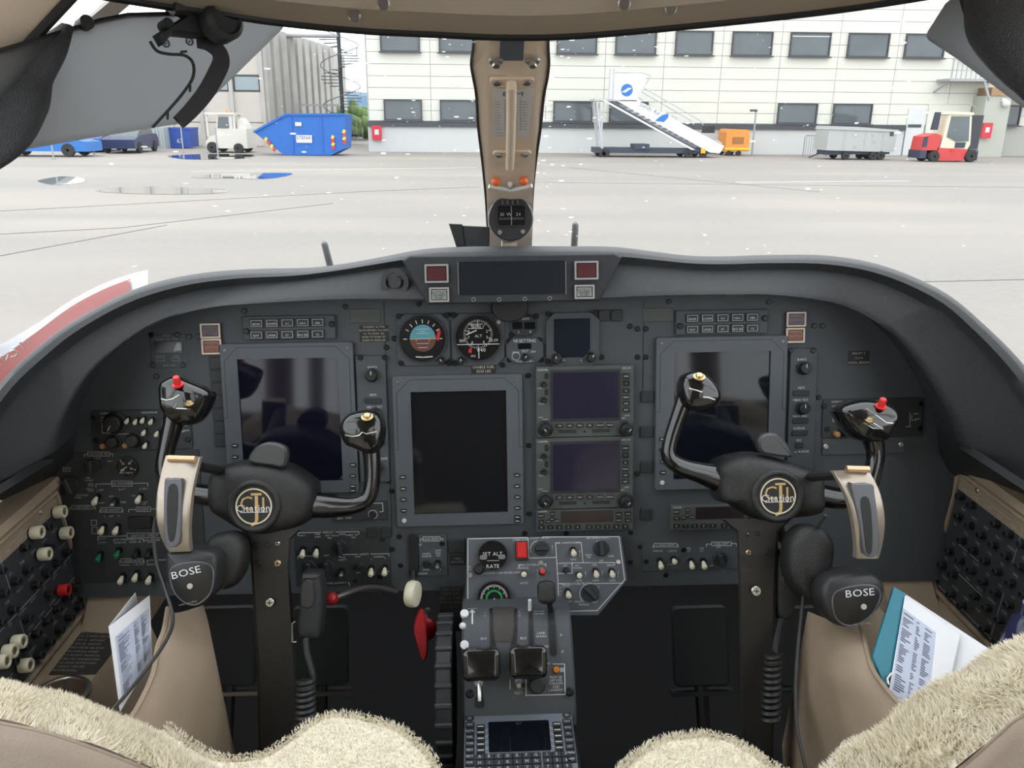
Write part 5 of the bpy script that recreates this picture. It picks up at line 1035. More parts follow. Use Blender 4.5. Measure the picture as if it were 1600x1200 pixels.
# throttle levers, flap handle
def lever(name, lab, u, v, w, h, d, m, arm, cat='lever', dep=.042):
    f = lean(u, v, d, 30); t = thing(name, lab, cat, f.mat()); sc = d / F
    P0 = rrpoly(0, 0, w * sc, h * sc, .009, 4); MB().pillow(P0, [(.003, -dep), (0, -dep + .004), (0, -.007), (.0012, -.003), (.004, -.0008), (.0075, 0)]).build('handle', m, t)
    A = [f.loc(D(a, b, qd(b) - h_)) for a, b, h_ in arm]; MB().tube(A, .004, 8).build('arm', BLACK, t); return t
lever('throttle_lever', 'glossy black throttle lever nearest the left seat', 752, 1040, 60, 49, 1.072, GLOSS, [(765, 1030, .03), (768, 1008, -.01)]); lever('throttle_lever', 'glossy black throttle lever nearest the right seat', 826.5, 1036, 60, 49, 1.072, GLOSS, [(806, 1030, .03), (802, 1006, -.01)])
lever('flap_handle', 'black square leather-textured flap handle above its slot', 855, 926, 29, 36, 1.148, LEATHB, [(858, 940, .045), (861, 960, -.005)], dep=.02)
# ================================================================ flight management keyboard unit
FM = Frame(D(809, 1150, 1.079), (1, 0, 0), D(808, 1110, 1.117) - D(811, 1195, 1.042)); fm = thing('flight_computer', 'blue-grey flight management keypad unit with a blank screen on the pedestal', 'keypad', FM.mat())
FGREY = mat('keypad_grey', (.165, .19, .23), .45, var=.05, scale=300, bump=.1)
c0, c1 = FM.px(726, 1109), FM.px(892, 1106); xa, xb, yt = c0.x, c1.x, (c0.y + c1.y) / 2; ybm = yt - .205
xm = (xa + xb) / 2; MB().rr(xm, (yt + ybm) / 2, xb - xa, yt - ybm, .004, -.03, 0, .0012).build('housing', FGREY, fm)
sc_ = [FM.px(763, 1129), FM.px(857, 1126), FM.px(763, 1176)]; MB().rr((sc_[0].x + sc_[1].x) / 2, (sc_[0].y + sc_[2].y) / 2, sc_[1].x - sc_[0].x, sc_[0].y - sc_[2].y, .002, 0, .0012).build('screen', SCRN, fm, label='blank black screen')
for s_, u in ((-1, 751), (1, 870)):
    for i in range(5):
        p = FM.px(u, 1137 + i * 9.3 - (4 if s_ > 0 else 0)); x = p.x if i == 0 else xk; xk = x
        o = button(FM, fm, 0, 0, 11, 8, 0); o.location = (x, p.y, .0); MB().box(-.0042, .0042, -.0007, .0007, .0025, .0029).build('marking', WHITE, o)
        x2 = sc_[0].x - .004 if s_ < 0 else sc_[1].x + .004; MB().line((x2 - .004 * s_ * 1, p.y - .003 * 1), (x2 + .003 * s_, p.y - .007), .0006, .0003).build('tick', WHITE, fm, flat=True)
FK = shared(MB().rr(0, 0, .0118, .0085, .001, 0, .0025, .0006), 'key', mat('key_navy', (.014, .017, .026), .45))
def key(x, y, tx, px=3.2, sx=1):
    o = inst('key', FK, fm, (x, y, 0)); MB().text(tx, 0, 0, px * .00085 / .7, 'c', .0027, 0, sx).build('lettering', WHITE, o, flat=True)
vs = [1134, 1144, 1153.5, 1163.5, 1173.5, 1183.5, 1193.5]; 
for v, tl, tr in zip(vs, ('MSG', 'DATA', 'FUEL', 'TUNE', 'PREV', 'NEXT', 'PWR'), ('NAV', 'DTO', 'FPL', 'VNAV', 'LIST', 'MENU', 'PERF')):
    y = FM.px(734, v).y; key(xa + .0075, y, tl, 3.4, .9); key(xb - .0075, y, tr, 3.4, .9)
for r_, row in enumerate(('ABCDEFG 123', 'HIJKLMN 456', 'OPQRSTU 789', 'VWXYZ/  +0-')):
    y = FM.px(749, 1184).y - r_ * (FM.px(749, 1184).y - FM.px(749, 1193.7).y)
    for i, ch in enumerate(row):
        if ch != ' ': key(xa + .0205 + i * .0121 - (.0121 * .8 if i > 7 else 0) + .0 * i, y, ch, 5)
P = Print(FM, fm, .0004); P.t('UNIVERSAL', 799, 1114, 3.4); P.done()
for x in (xa + .007, xb - .007): MB().ring(x, yt - .013, .003, .006, 0, .001, 16).build('fastener', DARKP, fm)
# ================================================================ trim wheel, handles under the panel
TW = Frame(D(698, 1078, 1.185), (0, 1, 0), (0, 0, 1)); tw = thing('trim_wheel', 'black ribbed elevator trim wheel left of the pedestal', 'wheel', TW.mat()); r0 = .105; hw = .0115
MB().lathe([(.03, -hw * .6), (r0 - .012, -hw * .7), (r0 - .004, -hw), (r0, -hw * .8), (r0, hw * .8), (r0 - .004, hw), (r0 - .012, hw * .7), (.03, hw * .6)], 48).build('rim', DARKP, tw)
RB = shared(MB().rr(0, 0, .007, hw * 2.05, .002, 0, .0045, .0015), 'rib', mat('rib_rubber', (.035, .037, .04), .5))
for i in range(26):
    a = 2 * PI * i / 26; o = inst('rib', RB, tw, (0, 0, 0)); o.matrix_local = MX.Rotation(a, 4, 'Z') @ MX.Translation((r0 - .001, 0, 0)) @ MX.Rotation(PI / 2, 4, 'Y') @ MX.Rotation(PI / 2, 4, 'Z')
def mk(name, lab, cat, P): return thing(name, lab, cat, MX.Translation(P)), MX.Translation(-P)
h0 = D(658, 962, 1.20); t, T_ = mk('gear_release_handle', 'crimson blade-shaped emergency gear release handle', 'handle', h0)
fb = lean(658, 985, 1.185, 20); MB(T_ @ fb.mat()).pillow(smooth_px(fb, [(646, 985), (650, 963), (657, 952), (663, 957), (667, 980), (669, 1008), (666, 1028), (659, 1030), (653, 1012)], 4), [(.002, -.008), (0, -.004), (0, .002), (.002, .005)]).build('blade', CRIM, t); MB(T_).sphere(D(667, 983, 1.215), .016, sc=(.9, .6, 1.2)).build('hub', CRIM, t); MB(T_).tube([D(662, 965, 1.21), D(666, 958, 1.26), D(668, 955, 1.30)], .006, 8).build('shaft', STEEL, t)
h0 = D(518, 935, 1.17); t, T_ = mk('parking_brake_handle', 'red ball knob on a bent rod under the panel', 'handle', h0); MB(T_).sphere(h0, .0098).build('ball', CRIM, t, label='glossy red ball'); MB(T_).tube(spl([h0 + V((.006, .002, 0)), D(545, 926, 1.19), D(570, 918.5, 1.22), D(595, 919, 1.25), D(620, 925, 1.27)], 5), [.0042] * 21, 10).build('rod', mat('rod_grey', (.16, .15, .14), .35, .6), t)
fpl = lean(703, 950, 1.27, 15); placard((688, 917, 722, 986), ['AUX GEAR', 'CONTROL', 'PULL & TURN', 'THE HANDLE', 'AT 45 TO', 'UNLOCK', 'PULL ROUND', 'KNOB TO', 'BLOW GEAR', 'DOWN'], 'dim brown-lettered gear placard behind the trim wheel', fpl, 4, BLACK, mat('brown_print', (.10, .085, .07), .7))
# rudder pedals, hardly visible in the dark footwell
for i, u in enumerate((355, 500, 1095, 1260)):
    p = D(u, 1010, 1.45); f = Frame(p, (1, 0, 0), (0, math.sin(.4), math.cos(.4))); who = ('left' if i < 2 else 'right', 'outboard' if i in (0, 3) else 'inboard')
    t = thing('rudder_pedal', 'black %s rudder pedal in the %s footwell' % (who[1], who[0]), 'pedal', f.mat()); MB().rr(0, 0, .10, .14, .01, -.012, 0, .003).build('pad', DARKP, t); MB().box(-.055, .055, -.085, -.078, -.02, .006).build('heel_bar', STEEL if i in (0, 1) else DARKP, t); MB().tube([(0, -.07, -.01), (0, -.32, .02)], .012, 8).build('arm', BLACK, t)
# ================================================================ control columns and yokes
def column(rows, d, lab, scr, split):
    base = D((rows[-1][1] + rows[-1][2]) / 2, rows[-1][0], d + .02); t, T_ = mk('control_column', lab, 'control column', base)
    def L(rs, nm, m, e=0): 
        R = [];
        for v, a, b in rs: R.append([D(a, v, d + .07), D(a, v, d + .004 - e), D(a + 4, v, d - e), D(b - 4, v, d - e), D(b, v, d + .004 - e), D(b, v, d + .07)])
        return MB(T_).rings(R).build(nm, m, t, ang=25)
    L(rows[1:], 'post', mat('column_black', (.020, .019, .018), .5, var=.1, bump=.15)); L([r for r in rows if r[0] <= split], 'collar', _mats['column_black'], .004)
    for u, v, m, r in scr: o = MB().cyl(0, 0, r * d / F, 0, .003, 14, ch=.001).build('screw', m, t, matrix=T_ @ lean(u, v, d - .004, 18).mat()); MB().box(-.0035, .0035, -.0006, .0006, .003, .0034).box(-.0006, .0006, -.0035, .0035, .003, .0034).build('slot', BLACK, o)
    return t
column([(828, 380, 470), (842, 388, 456), (886, 392, 453), (1050, 402, 463), (1200, 404, 466), (1484, 406, 470)], 1.095, 'black control column carrying the left yoke', [(400, 852, SCREW, 5), (418, 852, BLACK, 4), (434, 849, STEEL, 4), (404, 880, SCREW, 5), (434, 880, BRASS, 5.5), (422, 941, STEEL, 7)], 887)
column([(812, 1128, 1236), (830, 1150, 1217), (869, 1152, 1215), (918, 1154, 1213), (1100, 1157, 1209), (1484, 1160, 1208)], 1.095, 'black control column carrying the right yoke', [(1169, 863, BRASS, 4.5), (1201, 863, SCREW, 5), (1169, 834, STEEL, 2), (1185, 834, BLACK, 3.5), (1181, 923, STEEL, 8)], 869)
def yoke(uc, vc, hub, emb, clip, gripA, headA, gripB, headB, lab, d=1.075):
    f = lean(uc, vc, d, 18); t = thing('control_yoke', lab, 'control yoke', f.mat()); s = d / F
    MB().dome(smooth_px(f, hub, 4), [(.85, -.080), (.97, -.070), (1, -.052), (1, -.034), (.97, -.020), (.91, -.010), (.80, -.0035), (.62, 0)]).build('hub', LEATHB, t, ang=60)
    p = f.px(*emb); R = 41 * s
    MB().lathe([(R * 1.04, -.004), (R, .003), (R * .9, .005), (R * .8, .0035), (R * .76, .001)], 40, MX.Translation((p.x, p.y, 0)), cap=False).build('emblem_boss', LEATHB, t, ang=60)
    MB().cyl(p.x, p.y, R * .8, -.002, .0012, 40).build('emblem', BLACK, t); MB().ring(p.x, p.y, R * .64, R * .69, .001, .002, 40).build('emblem_ring', mat('emblem_cream', (.75, .68, .48), .4), t, label='cream emblem ring')
    g = MB(); g.text('C', p.x - .24 * R, p.y + .13 * R, .026, 'c', .0016, 0, 1).text('J', p.x + .08 * R, p.y - .02 * R, .044, 'c', .0016, 0, 1).text('1', p.x + .40 * R, p.y + .05 * R, .030, 'c', .0016, 0, .9).line((p.x - .06 * R, p.y + .46 * R), (p.x + .26 * R, p.y + .46 * R), .003, .0016); g.build('lettering', mat('emblem_gold', (.58, .40, .16), .4), t, flat=True, label='gold letters CJ1')
    g = MB(); g.text('Citation', p.x, p.y - .06 * R, .0132, 'c', .0022, 0, .95).line((p.x - .5 * R, p.y - .22 * R), (p.x + .52 * R, p.y - .22 * R), .0008, .0022); g.build('lettering', PAPER, t, flat=True, label='white letters Citation')
    MB().pillow(smooth_px(f, clip, 4), [(.002, -.026), (0, -.022), (0, -.010), (.003, -.006)]).build('chart_clip', mat('satin_grey', (.045, .045, .046), .38), t, label='satin grey chart clip')
    for gr, hd in ((gripA, headA), (gripB, headB)):
        pts = spl([tuple(f.px(u, v)[:2]) + (z,) for u, v, r, z in gr], 4); rad = [q_.x for q_ in spl([(r * s, 0, 0) for u, v, r, z in gr], 4)]
        go_ = MB().tube(pts, rad, 14, up=(0, 0, 1)).build('grip', GLOSS, t, ang=60)
        MB().pillow(smooth_px(f, hd['poly'], 4), [(.010, -.058), (.003, -.05), (0, -.036), (0, -.02), (.003, -.010), (.009, -.004)]).build('grip_head', GLOSS, go_, ang=60)
        for u, v, r, h, m, nm in hd.get('btn', []):
            p = f.px(u, v); MB().lathe([(r * s * 1.6, 0), (r * s * 1.6, .002), (r * s, .0022), (r * s, h), (r * s * .8, h + .0015), (.0001, h + .0015)], 16).build(nm, m, go_, matrix=MX.Translation((p.x, p.y, hd.get('z', -.005))) @ MX.Rotation(-math.radians(hd.get('tilt', 55)), 4, 'X'))
        hc = V((sum(p_[0] for p_ in hd['poly']) / len(hd['poly']), sum(p_[1] for p_ in hd['poly']) / len(hd['poly'])))
        for pts_ in hd.get('trim', []): MB().tube([tuple(f.px(hc.x + (u - hc.x) * .74, hc.y + (v - hc.y) * .85)[:2]) + (-.0042,) for u, v in pts_], .0009, 6).build('trim_line', STEEL, go_)
    return t
yoke(397, 785, [(320, 742), (345, 728), (395, 722), (440, 730), (474, 750), (488, 768), (484, 806), (468, 825), (430, 837), (400, 841), (368, 833), (338, 815), (318, 800), (314, 770)], (397, 791), [(386, 722), (395, 701), (415, 692), (437, 696), (446, 706), (442, 730), (420, 729)],
     [(335, 782, 18, -.035), (285, 775, 17, -.035), (251, 760, 14, -.03), (242, 735, 13, -.03), (249, 695, 14, -.03), (259, 655, 17, -.03), (264, 630, 20, -.03)], dict(poly=[(240, 625), (240, 602), (248, 593), (264, 588), (285, 595), (322, 612), (321, 630), (308, 655), (292, 665), (265, 664), (244, 642)], btn=[(276, 602, 5.5, .012, RED, 'trigger_button'), (294, 631, 5, .003, BRASS, 'trim_switch')], trim=[[(241, 623), (252, 626), (266, 623), (280, 616)], [(268, 640), (275, 632), (272, 641), (304, 642)]]),
     [(470, 795, 22, -.04), (510, 797, 19, -.035), (548, 795, 14, -.03), (570, 783, 13, -.03), (577, 755, 13, -.03), (576, 715, 14, -.03), (572, 690, 16, -.03)], dict(poly=[(527, 675), (529, 660), (540, 648), (560, 642), (585, 643), (597, 658), (599, 680), (594, 700), (576, 712), (548, 702), (535, 695)], btn=[(573, 653, 6, .004, BRASS, 'mic_button')], trim=[[(530, 681), (545, 684), (560, 682), (566, 676), (575, 679), (597, 675)]]), 'left black control yoke with round Citation emblem')
yoke(1215, 770, [(1133, 724), (1184, 711), (1223, 717), (1265, 731), (1297, 744), (1301, 775), (1297, 806), (1252, 814), (1212, 820), (1180, 812), (1150, 793), (1130, 785), (1129, 750)], (1215, 775), [(1188, 690), (1196, 680), (1215, 678), (1231, 690), (1241, 709), (1238, 716), (1205, 712), (1192, 707)],
     [(1150, 757, 26, -.04), (1110, 745, 18, -.035), (1072, 733, 14, -.03), (1054, 718, 12.5, -.03), (1055, 695, 12, -.03), (1066, 660, 12.5, -.03), (1077, 630, 14, -.03), (1083, 615, 16, -.03)], dict(poly=[(1067, 612), (1068, 598), (1074, 586), (1092, 580), (1112, 587), (1128, 604), (1133, 620), (1126, 634), (1110, 641), (1085, 643), (1071, 632)], btn=[(1094, 590, 6, .004, BRASS, 'mic_button')], trim=[[(1071, 606), (1085, 609), (1099, 613)], [(1101, 622), (1113, 623), (1126, 627)]]),
     [(1290, 778, 20, -.04), (1335, 785, 17, -.035), (1366, 775, 14, -.03), (1380, 745, 14, -.03), (1385, 710, 14.5, -.03), (1378, 680, 18, -.03)], dict(poly=[(1320, 650), (1323, 637), (1340, 629), (1365, 625), (1395, 630), (1412, 642), (1414, 660), (1403, 676), (1395, 690), (1362, 692), (1338, 680)], btn=[(1379, 636, 5.5, .012, RED, 'trigger_button'), (1361, 657, 5, .003, BRASS, 'trim_switch')], trim=[[(1350, 635), (1375, 650), (1393, 662), (1408, 663)], [(1346, 662), (1365, 662), (1386, 673), (1365, 672), (1346, 662)]]), 'right black control yoke with round Citation emblem')
# ================================================================ headsets hung on the yokes
TANM = mat('champagne_metal', (.40, .35, .29), .32, .55, var=.05); GUN = mat('gunmetal', (.12, .125, .14), .4, .4)
def headset(d, L_, R2, slot, hole, hinge, cup, face, cush, band, cable, lab, txt, tp, rot):
    u0, v0 = (L_[0][0] + R2[0][0]) / 2, (L_[0][1] + R2[-1][1]) / 2; f = lean(u0, v0, d, 18); t = thing('headset', lab, 'headset', f.mat(), 'pilot headsets'); s = d / F
    q = lambda u, v, h=0: tuple(f.px(u, v)[:2]) + (h,)
    n = len(L_); R = []
    for i, (a, b) in enumerate(zip(spl([(x, y, 0) for x, y in L_], 4), spl([(x, y, 0) for x, y in R2], 4))):
        k = .014 * math.sin(PI * i / (4 * (n - 1))); R.append([q(a.x, a.y, -.012 + k), q(a.x, a.y, -.002 + k), q(a.x + 3, a.y, 0 + k), q(b.x - 3, b.y, 0 + k), q(b.x, b.y, -.002 + k), q(b.x, b.y, -.012 + k)])
    MB().rings(R).build('yoke_arm', TANM, t, ang=40, label='champagne metal earcup arm')
    MB().prism(smooth_px(f, slot, 3), .006, .0165, .001).build('slider', GUN, t); MB().prism(smooth_px(f, hole, 3), .012, .0172).build('slot', BLACK, t)
    a, b = q(*hinge[0]), q(*hinge[1]); MB().tube([V(a) + V((0, 0, .004)), V(b) + V((0, 0, .004))], .0042, 10).build('hinge', mat('copper_wire', (.62, .40, .25), .35, .8), t, label='copper coloured hinge')
    MB().tube(spl([q(u, v, z) for u, v, z in band], 6), .011, 10, flat=.55).build('headband', LEATHB, t)
    MB().pillow(smooth_px(f, cush, 4), [(.012, -.085), (.002, -.078), (0, -.06), (.002, -.045), (.010, -.036)]).build('ear_cushion', LEATHB, t, ang=60); 
    co = MB().pillow(smooth_px(f, cup, 4), [(.006, -.052), (.001, -.046), (0, -.012), (.002, -.004), (.006, 0)]).build('earcup', mat('cup_black', (.022, .022, .023), .45), t, ang=60)
    MB().pillow(smooth_px(f, face, 4), [(0, -.001), (0, .0015), (.0015, .0022)]).build('cap', mat('cap_black', (.012, .012, .012), .4), co); fp = smooth_px(f, face, 4)
    MB().tube([p_ + (.0012,) for p_ in fp[:len(fp)] + fp[:1]], .0011, 6).build('cap_ring', GUN, co)
    p = f.px(*tp); g = MB(); g.text(txt, p.x, p.y, .0125, 'c', .003, rot, 1.25); g.build('lettering', PAPER, co, flat=True); c_ = f.px(tp[0] + 5 * (1 if txt else 1), tp[1] + 22); MB().cyl(c_.x, c_.y, .0035, .002, .0034, 16).build('button', mat('pale_button', (.5, .48, .4), .4), co, label='pale round centre dot')
    MB().text('noise cancelling', f.px(tp[0] + 2, tp[1] + 48).x, f.px(tp[0], tp[1] + 48).y, .0035, 'c', .003, rot).build('lettering', DIMW, co, flat=True)
    MB().tube([f.loc(P_) for P_ in spl(cable, 6)], .0022, 8).build('cable', mat('cable_grey', (.03, .03, .031), .45), t)
headset(1.0, [(258, 712), (251, 760), (250, 800), (255, 835), (263, 863)], [(312, 715), (305, 760), (302, 800), (299, 835), (297, 862)], [(265, 750), (270, 746), (287, 746), (291, 752), (291, 800), (287, 846), (267, 846), (264, 800)], [(272, 758), (285, 758), (285, 800), (280, 838), (272, 838), (269, 800)], ((265, 716), (307, 717)),
        [(256, 868), (268, 862), (300, 860), (332, 866), (340, 885), (338, 915), (326, 938), (303, 950), (282, 944), (265, 925), (256, 898)], [(266, 893), (280, 882), (310, 878), (330, 884), (334, 902), (328, 928), (308, 944), (288, 940), (272, 922)], [(300, 860), (325, 845), (350, 848), (366, 870), (364, 905), (350, 930), (325, 938), (300, 915)], [(300, 730, -.015), (312, 760, -.13), (335, 800, -.17), (346, 850, -.12), (345, 880, -.07)],
        [D(262, 790, 1.02), D(242, 815, 1.03), D(243, 870, 1.02), D(258, 920, 1.0), D(270, 965, .97), D(260, 1000, .93), D(225, 1050, .88), D(170, 1115, .84), D(120, 1150, .82)], 'black headset with champagne arm hanging on the left yoke', 'BOSE', (293, 893), .22)
headset(1.0, [(1303, 737), (1318, 775), (1330, 825), (1339, 873)], [(1358, 735), (1370, 772), (1376, 822), (1374, 873)], [(1321, 757), (1328, 754), (1353, 754), (1357, 770), (1362, 810), (1362, 860), (1342, 862), (1334, 815)], [(1335, 778), (1347, 776), (1352, 810), (1352, 856), (1344, 858), (1339, 815)], ((1320, 732), (1355, 733)),
        [(1285, 925), (1300, 905), (1335, 897), (1370, 900), (1385, 917), (1382, 942), (1362, 968), (1330, 983), (1302, 975), (1287, 950)], [(1300, 935), (1312, 921), (1345, 914), (1370, 918), (1373, 938), (1356, 964), (1328, 977), (1306, 966)], [(1253, 880), (1262, 850), (1285, 833), (1315, 838), (1330, 865), (1325, 905), (1305, 945), (1282, 957), (1262, 935), (1253, 910)], [(1318, 745, -.015), (1305, 770, -.13), (1285, 810, -.17), (1275, 860, -.12), (1280, 890, -.07)],
        [D(1290, 805, 1.03), D(1262, 850, 1.06), D(1258, 910, 1.05), D(1252, 960, 1.03), D(1246, 1020, 1.0), D(1243, 1080, .97), D(1246, 1140, .94), D(1262, 1215, .90)], 'black headset with champagne arm hanging on the right yoke', 'BOSE', (1343, 925), .06)
# ================================================================ hand microphones with coiled cords
def mic(d, poly, key_, clip, cord, coil, lab):
    u0 = sum(p[0] for p in poly) / len(poly); v0 = sum(p[1] for p in poly) / len(poly); f = lean(u0, v0, d, 18); t = thing('hand_microphone', lab, 'microphone', f.mat(), 'hand microphones')
    MB().pillow(smooth_px(f, poly, 3), [(.003, -.04), (0, -.035), (0, -.006), (.002, -.002), (.006, 0)]).build('body', DARKP, t, ang=50); MB().pillow(smooth_px(f, key_, 2), [(0, -.001), (0, .003), (.001, .004)]).build('talk_key', mat('key_black', (.03, .03, .031), .4), t)
    if clip: MB().tube([f.loc(D(u, v, d + .01)) for u, v in clip], .0014, 6).build('clip', STEEL, t)
    a = [f.loc(D(u, v, dd)) for u, v, dd in cord]; MB().tube(spl(a, 5), .0042, 8).build('cord', mat('cord_black', (.02, .02, .021), .5), t)
    (ua, va, da), (ub, vb, db), turns, rad = coil; P0, P1 = f.loc(D(ua, va, da)), f.loc(D(ub, vb, db)); pts = []
    for i in range(turns * 12 + 1):
        q_ = i / 12; c = P0.lerp(P1, q_ / turns); pts.append(c + V((rad * math.cos(2 * PI * q_), 0, rad * math.sin(2 * PI * q_))))
    MB().tube(pts, .0035, 6).build('coiled_cord', _mats['cord_black'], t)
mic(1.08, [(470, 902), (476, 898), (496, 898), (500, 906), (503, 940), (500, 985), (495, 1000), (470, 1000), (464, 985), (467, 945)], [(473, 910), (490, 908), (491, 945), (472, 946)], [(462, 971), (457, 974), (457, 1003), (463, 1003)], [(478, 998, 1.07), (480, 1020, 1.06), (488, 1050, 1.05), (490, 1062, 1.05)], ((478, 1062, 1.05), (478, 1165, 1.0), 11, .010), 'black hand microphone on the left control column')
mic(1.10, [(1216, 870), (1225, 864), (1238, 868), (1244, 880), (1246, 930), (1240, 965), (1220, 970), (1214, 940)], [(1223, 884), (1238, 884), (1238, 915), (1223, 916)], None, [(1222, 968, 1.09), (1216, 990, 1.08), (1212, 1015, 1.07), (1216, 1025, 1.07)], ((1208, 1022, 1.07), (1204, 1130, 1.02), 11, .009), 'black hand microphone on the right control column')
# ================================================================ side consoles with circuit breaker panels
yA = 1.137
CBP = mat('breaker_panel', (.042, .046, .052), .55, var=.06, scale=300, bump=.1)
CBK = shared(MB().lathe([(.0062, 0), (.0062, .0022), (.0046, .0026), (.0042, .006), (.0048, .0065), (.0048, .0085), (.0042, .0092), (.0001, .0088)], 14), 'circuit_breaker', BLACK)
CBR = shared(MB().lathe([(.0048, .0085), (.0057, .0088), (.0057, .0102), (.0052, .0108), (.0036, .0108), (.0036, .008)], 14, cap=False), 'breaker_rim', DARKP)
COLL = shared(MB().lathe([(.0056, .004), (.0092, .004), (.0095, .006), (.0095, .017), (.0088, .018), (.0062, .018), (.0056, .016)], 18, cap=False), 'breaker_collar', IVORY)
COLR = shared(MB().lathe([(.0056, .004), (.0088, .004), (.0088, .016), (.0080, .017), (.0058, .017), (.0056, .015)], 18, cap=False), 'breaker_collar', RED)
WORDS = ['NAV 1', 'COMM 1', 'FUEL', 'PITOT', 'BUS', 'FLAPS', 'LIGHT', 'AUDIO', 'WARN', 'GEAR', 'STALL', 'TRIM', 'RH', 'LH', 'FAN', 'AHRS', 'DME', 'XPDR', 'CVR', 'ICE']
IxL = atZ(175, 1017, atY(135, 950, yA).z - .016).x
def console(side, A_, B_, Ix, Ipx, ivory, red, lab, cblab, grp_lines, rr_):
    A = atY(*A_, yA); B = atY(*B_, yA); I = V((Ix, yA, B.z - .016))
    base = V((A.x, .6, FZ)); t = thing('side_console', lab, 'console', MX.Translation(base)); T_ = MX.Translation(-base)
    wx = CL + side * .795; s = -side            # s points inboard
    sec = [(wx, A.z + .018), (A.x + s * .004, A.z + .016), (A.x + s * .010, A.z + .006), (A.x + s * .004, A.z - .004), (B.x - s * .002, B.z + .006), (B.x + s * .010, B.z - .006), (B.x + s * .014, I.z + .004), (I.x, I.z), (I.x + s * .010, I.z - .012), (I.x + s * .022, I.z - .06), (I.x + s * .03, FZ), (wx, FZ)]
    ys = [yA + .012, 1.0, .6, .2, -.4]; R = [[(x, y, z) for x, z in sec] for y in ys]
    MB(T_).rings(R).build('body', BEIGE, t, ang=30)
    b0, b1 = sorted((B.x + s * .012, I.x + s * .008)); MB(T_).rings([[(x, yA + .012, I.z - .02), (x, yA - .055, I.z - .004), (x, yA - .05, I.z + .004), (x, yA + .006, I.z + .058), (x, yA + .012, I.z + .058)] for x in (b0, b1)]).build('front_slope', BEIGE, t, ang=30)
    # breaker panel
    f = Frame(A, (0, -side * 1.0, 0) if side > 0 else (0, 1, 0), A - B); pb_ = thing('breaker_panel', cblab, 'breaker panel', f.mat(), 'circuit breaker panels'); h = (A - B).length; L = .62
    x0, x1 = (-L, -.004) if side < 0 else (.004, L)
    c = .016; P0 = [(x0, -h + .004), (x1 - (c if side < 0 else 0), -h + .004), (x1, -h + .004 + (c if side < 0 else 0)), (x1, -.004), (x0, -.004)] if side < 0 else [(x0 + c, -h + .004), (x1, -h + .004), (x1, -.004), (x0, -.004), (x0, -h + .004 + c)]
    MB().prism(P0, -.01, .003, .001).build('plate', CBP, pb_)
    e = [V((a, b, .005)) for a, b in P0 + P0[:1]]; MB().tube(e, .0038, 8).build('edging', BEIGE, pb_, label='beige edging strip')
    iv = [f.px(u, v, .01) for u, v in ivory]; rd = [f.px(u, v, .01) for u, v in red]; rnd = random.Random(5 + side)
    for p in iv + rd:
        o = inst('circuit_breaker', CBK, pb_, (p.x, p.y, .003)); inst('breaker_collar', COLL if p in iv else COLR, o, (0, 0, 0))
    g = MB(); n = 0
    for r_ in range(6):
        y = -.036 - r_ * (h - .058) / 5.0
        for k in range(20):
            xx = -.022 - k * .0300 - (r_ % 2) * .008; xx = xx if side < 0 else -xx
            g.text(rnd.choice(WORDS), xx, y + .0125, .0052, 'c', .0034)
            if any((p.x - xx) ** 2 + (p.y - y) ** 2 < .020 ** 2 for p in iv + rd) or rnd.random() < .1: continue
            o = inst('circuit_breaker', CBK, pb_, (xx, y, .003)); inst('breaker_rim', CBR, o, (0, 0, 0)); n += 1
    sg = 1 if side > 0 else -1
    for y, a, b in grp_lines: g.line((sg * a, y), (sg * b, y), .0011, .0034)
    for x_, y0, y1 in ((.16, -.012, -.07), (.30, -.07, -.14), (.16, -.12, -.19)): g.line((sg * x_, y0), (sg * x_, y1), .0009, .0034)
    for a, tx in ((.11, 'LH BUS' if side < 0 else 'AVIONICS'), (.33, 'RH BUS')): g.text(tx, sg * a, -.012, .007, 'c', .0034, 0, 1.1).line((sg * a - .022, -.006), (sg * a + .022, -.006), .0008, .0034).line((sg * a - .022, -.018), (sg * a + .022, -.018), .0008, .0034)
    g.build('lettering', mat('breaker_print', (.42, .43, .43), .7), pb_, flat=True)
    for a in (.05, .30, .55):
        for y in (-.012, -h + .016): inst('screw', SCL, pb_, (sg * a, y, .003))
    return A, B, I, T_, t
Al, Bl, Il, TL, tl = console(-1, (83, 765), (135, 950), IxL, None, [(90, 800), (54, 832), (100, 833), (66, 866), (25, 1003), (11, 1018), (-1, 1034), (36, 1040)], [(97, 922)], 'beige vinyl side console along the left wall', 'black circuit breaker panel with ivory collars on the left console', [(-.012, .02, .085), (-.012, .135, .305), (-.012, .355, .6), (-.108, .0, .30), (-.150, .0, .6), (-.198, .02, .6)], 0)
Ar, Br, Ir, TR_, tr = console(1, (1504, 734), (1456, 916), 2 * CL - IxL, None, [], [], 'beige vinyl side console along the right wall', 'black circuit breaker panel with all-black breakers on the right console', [(-.012, .02, .085), (-.012, .135, .305), (-.012, .355, .6), (-.108, .04, .10), (-.150, .06, .12), (-.195, .02, .6)], 1)
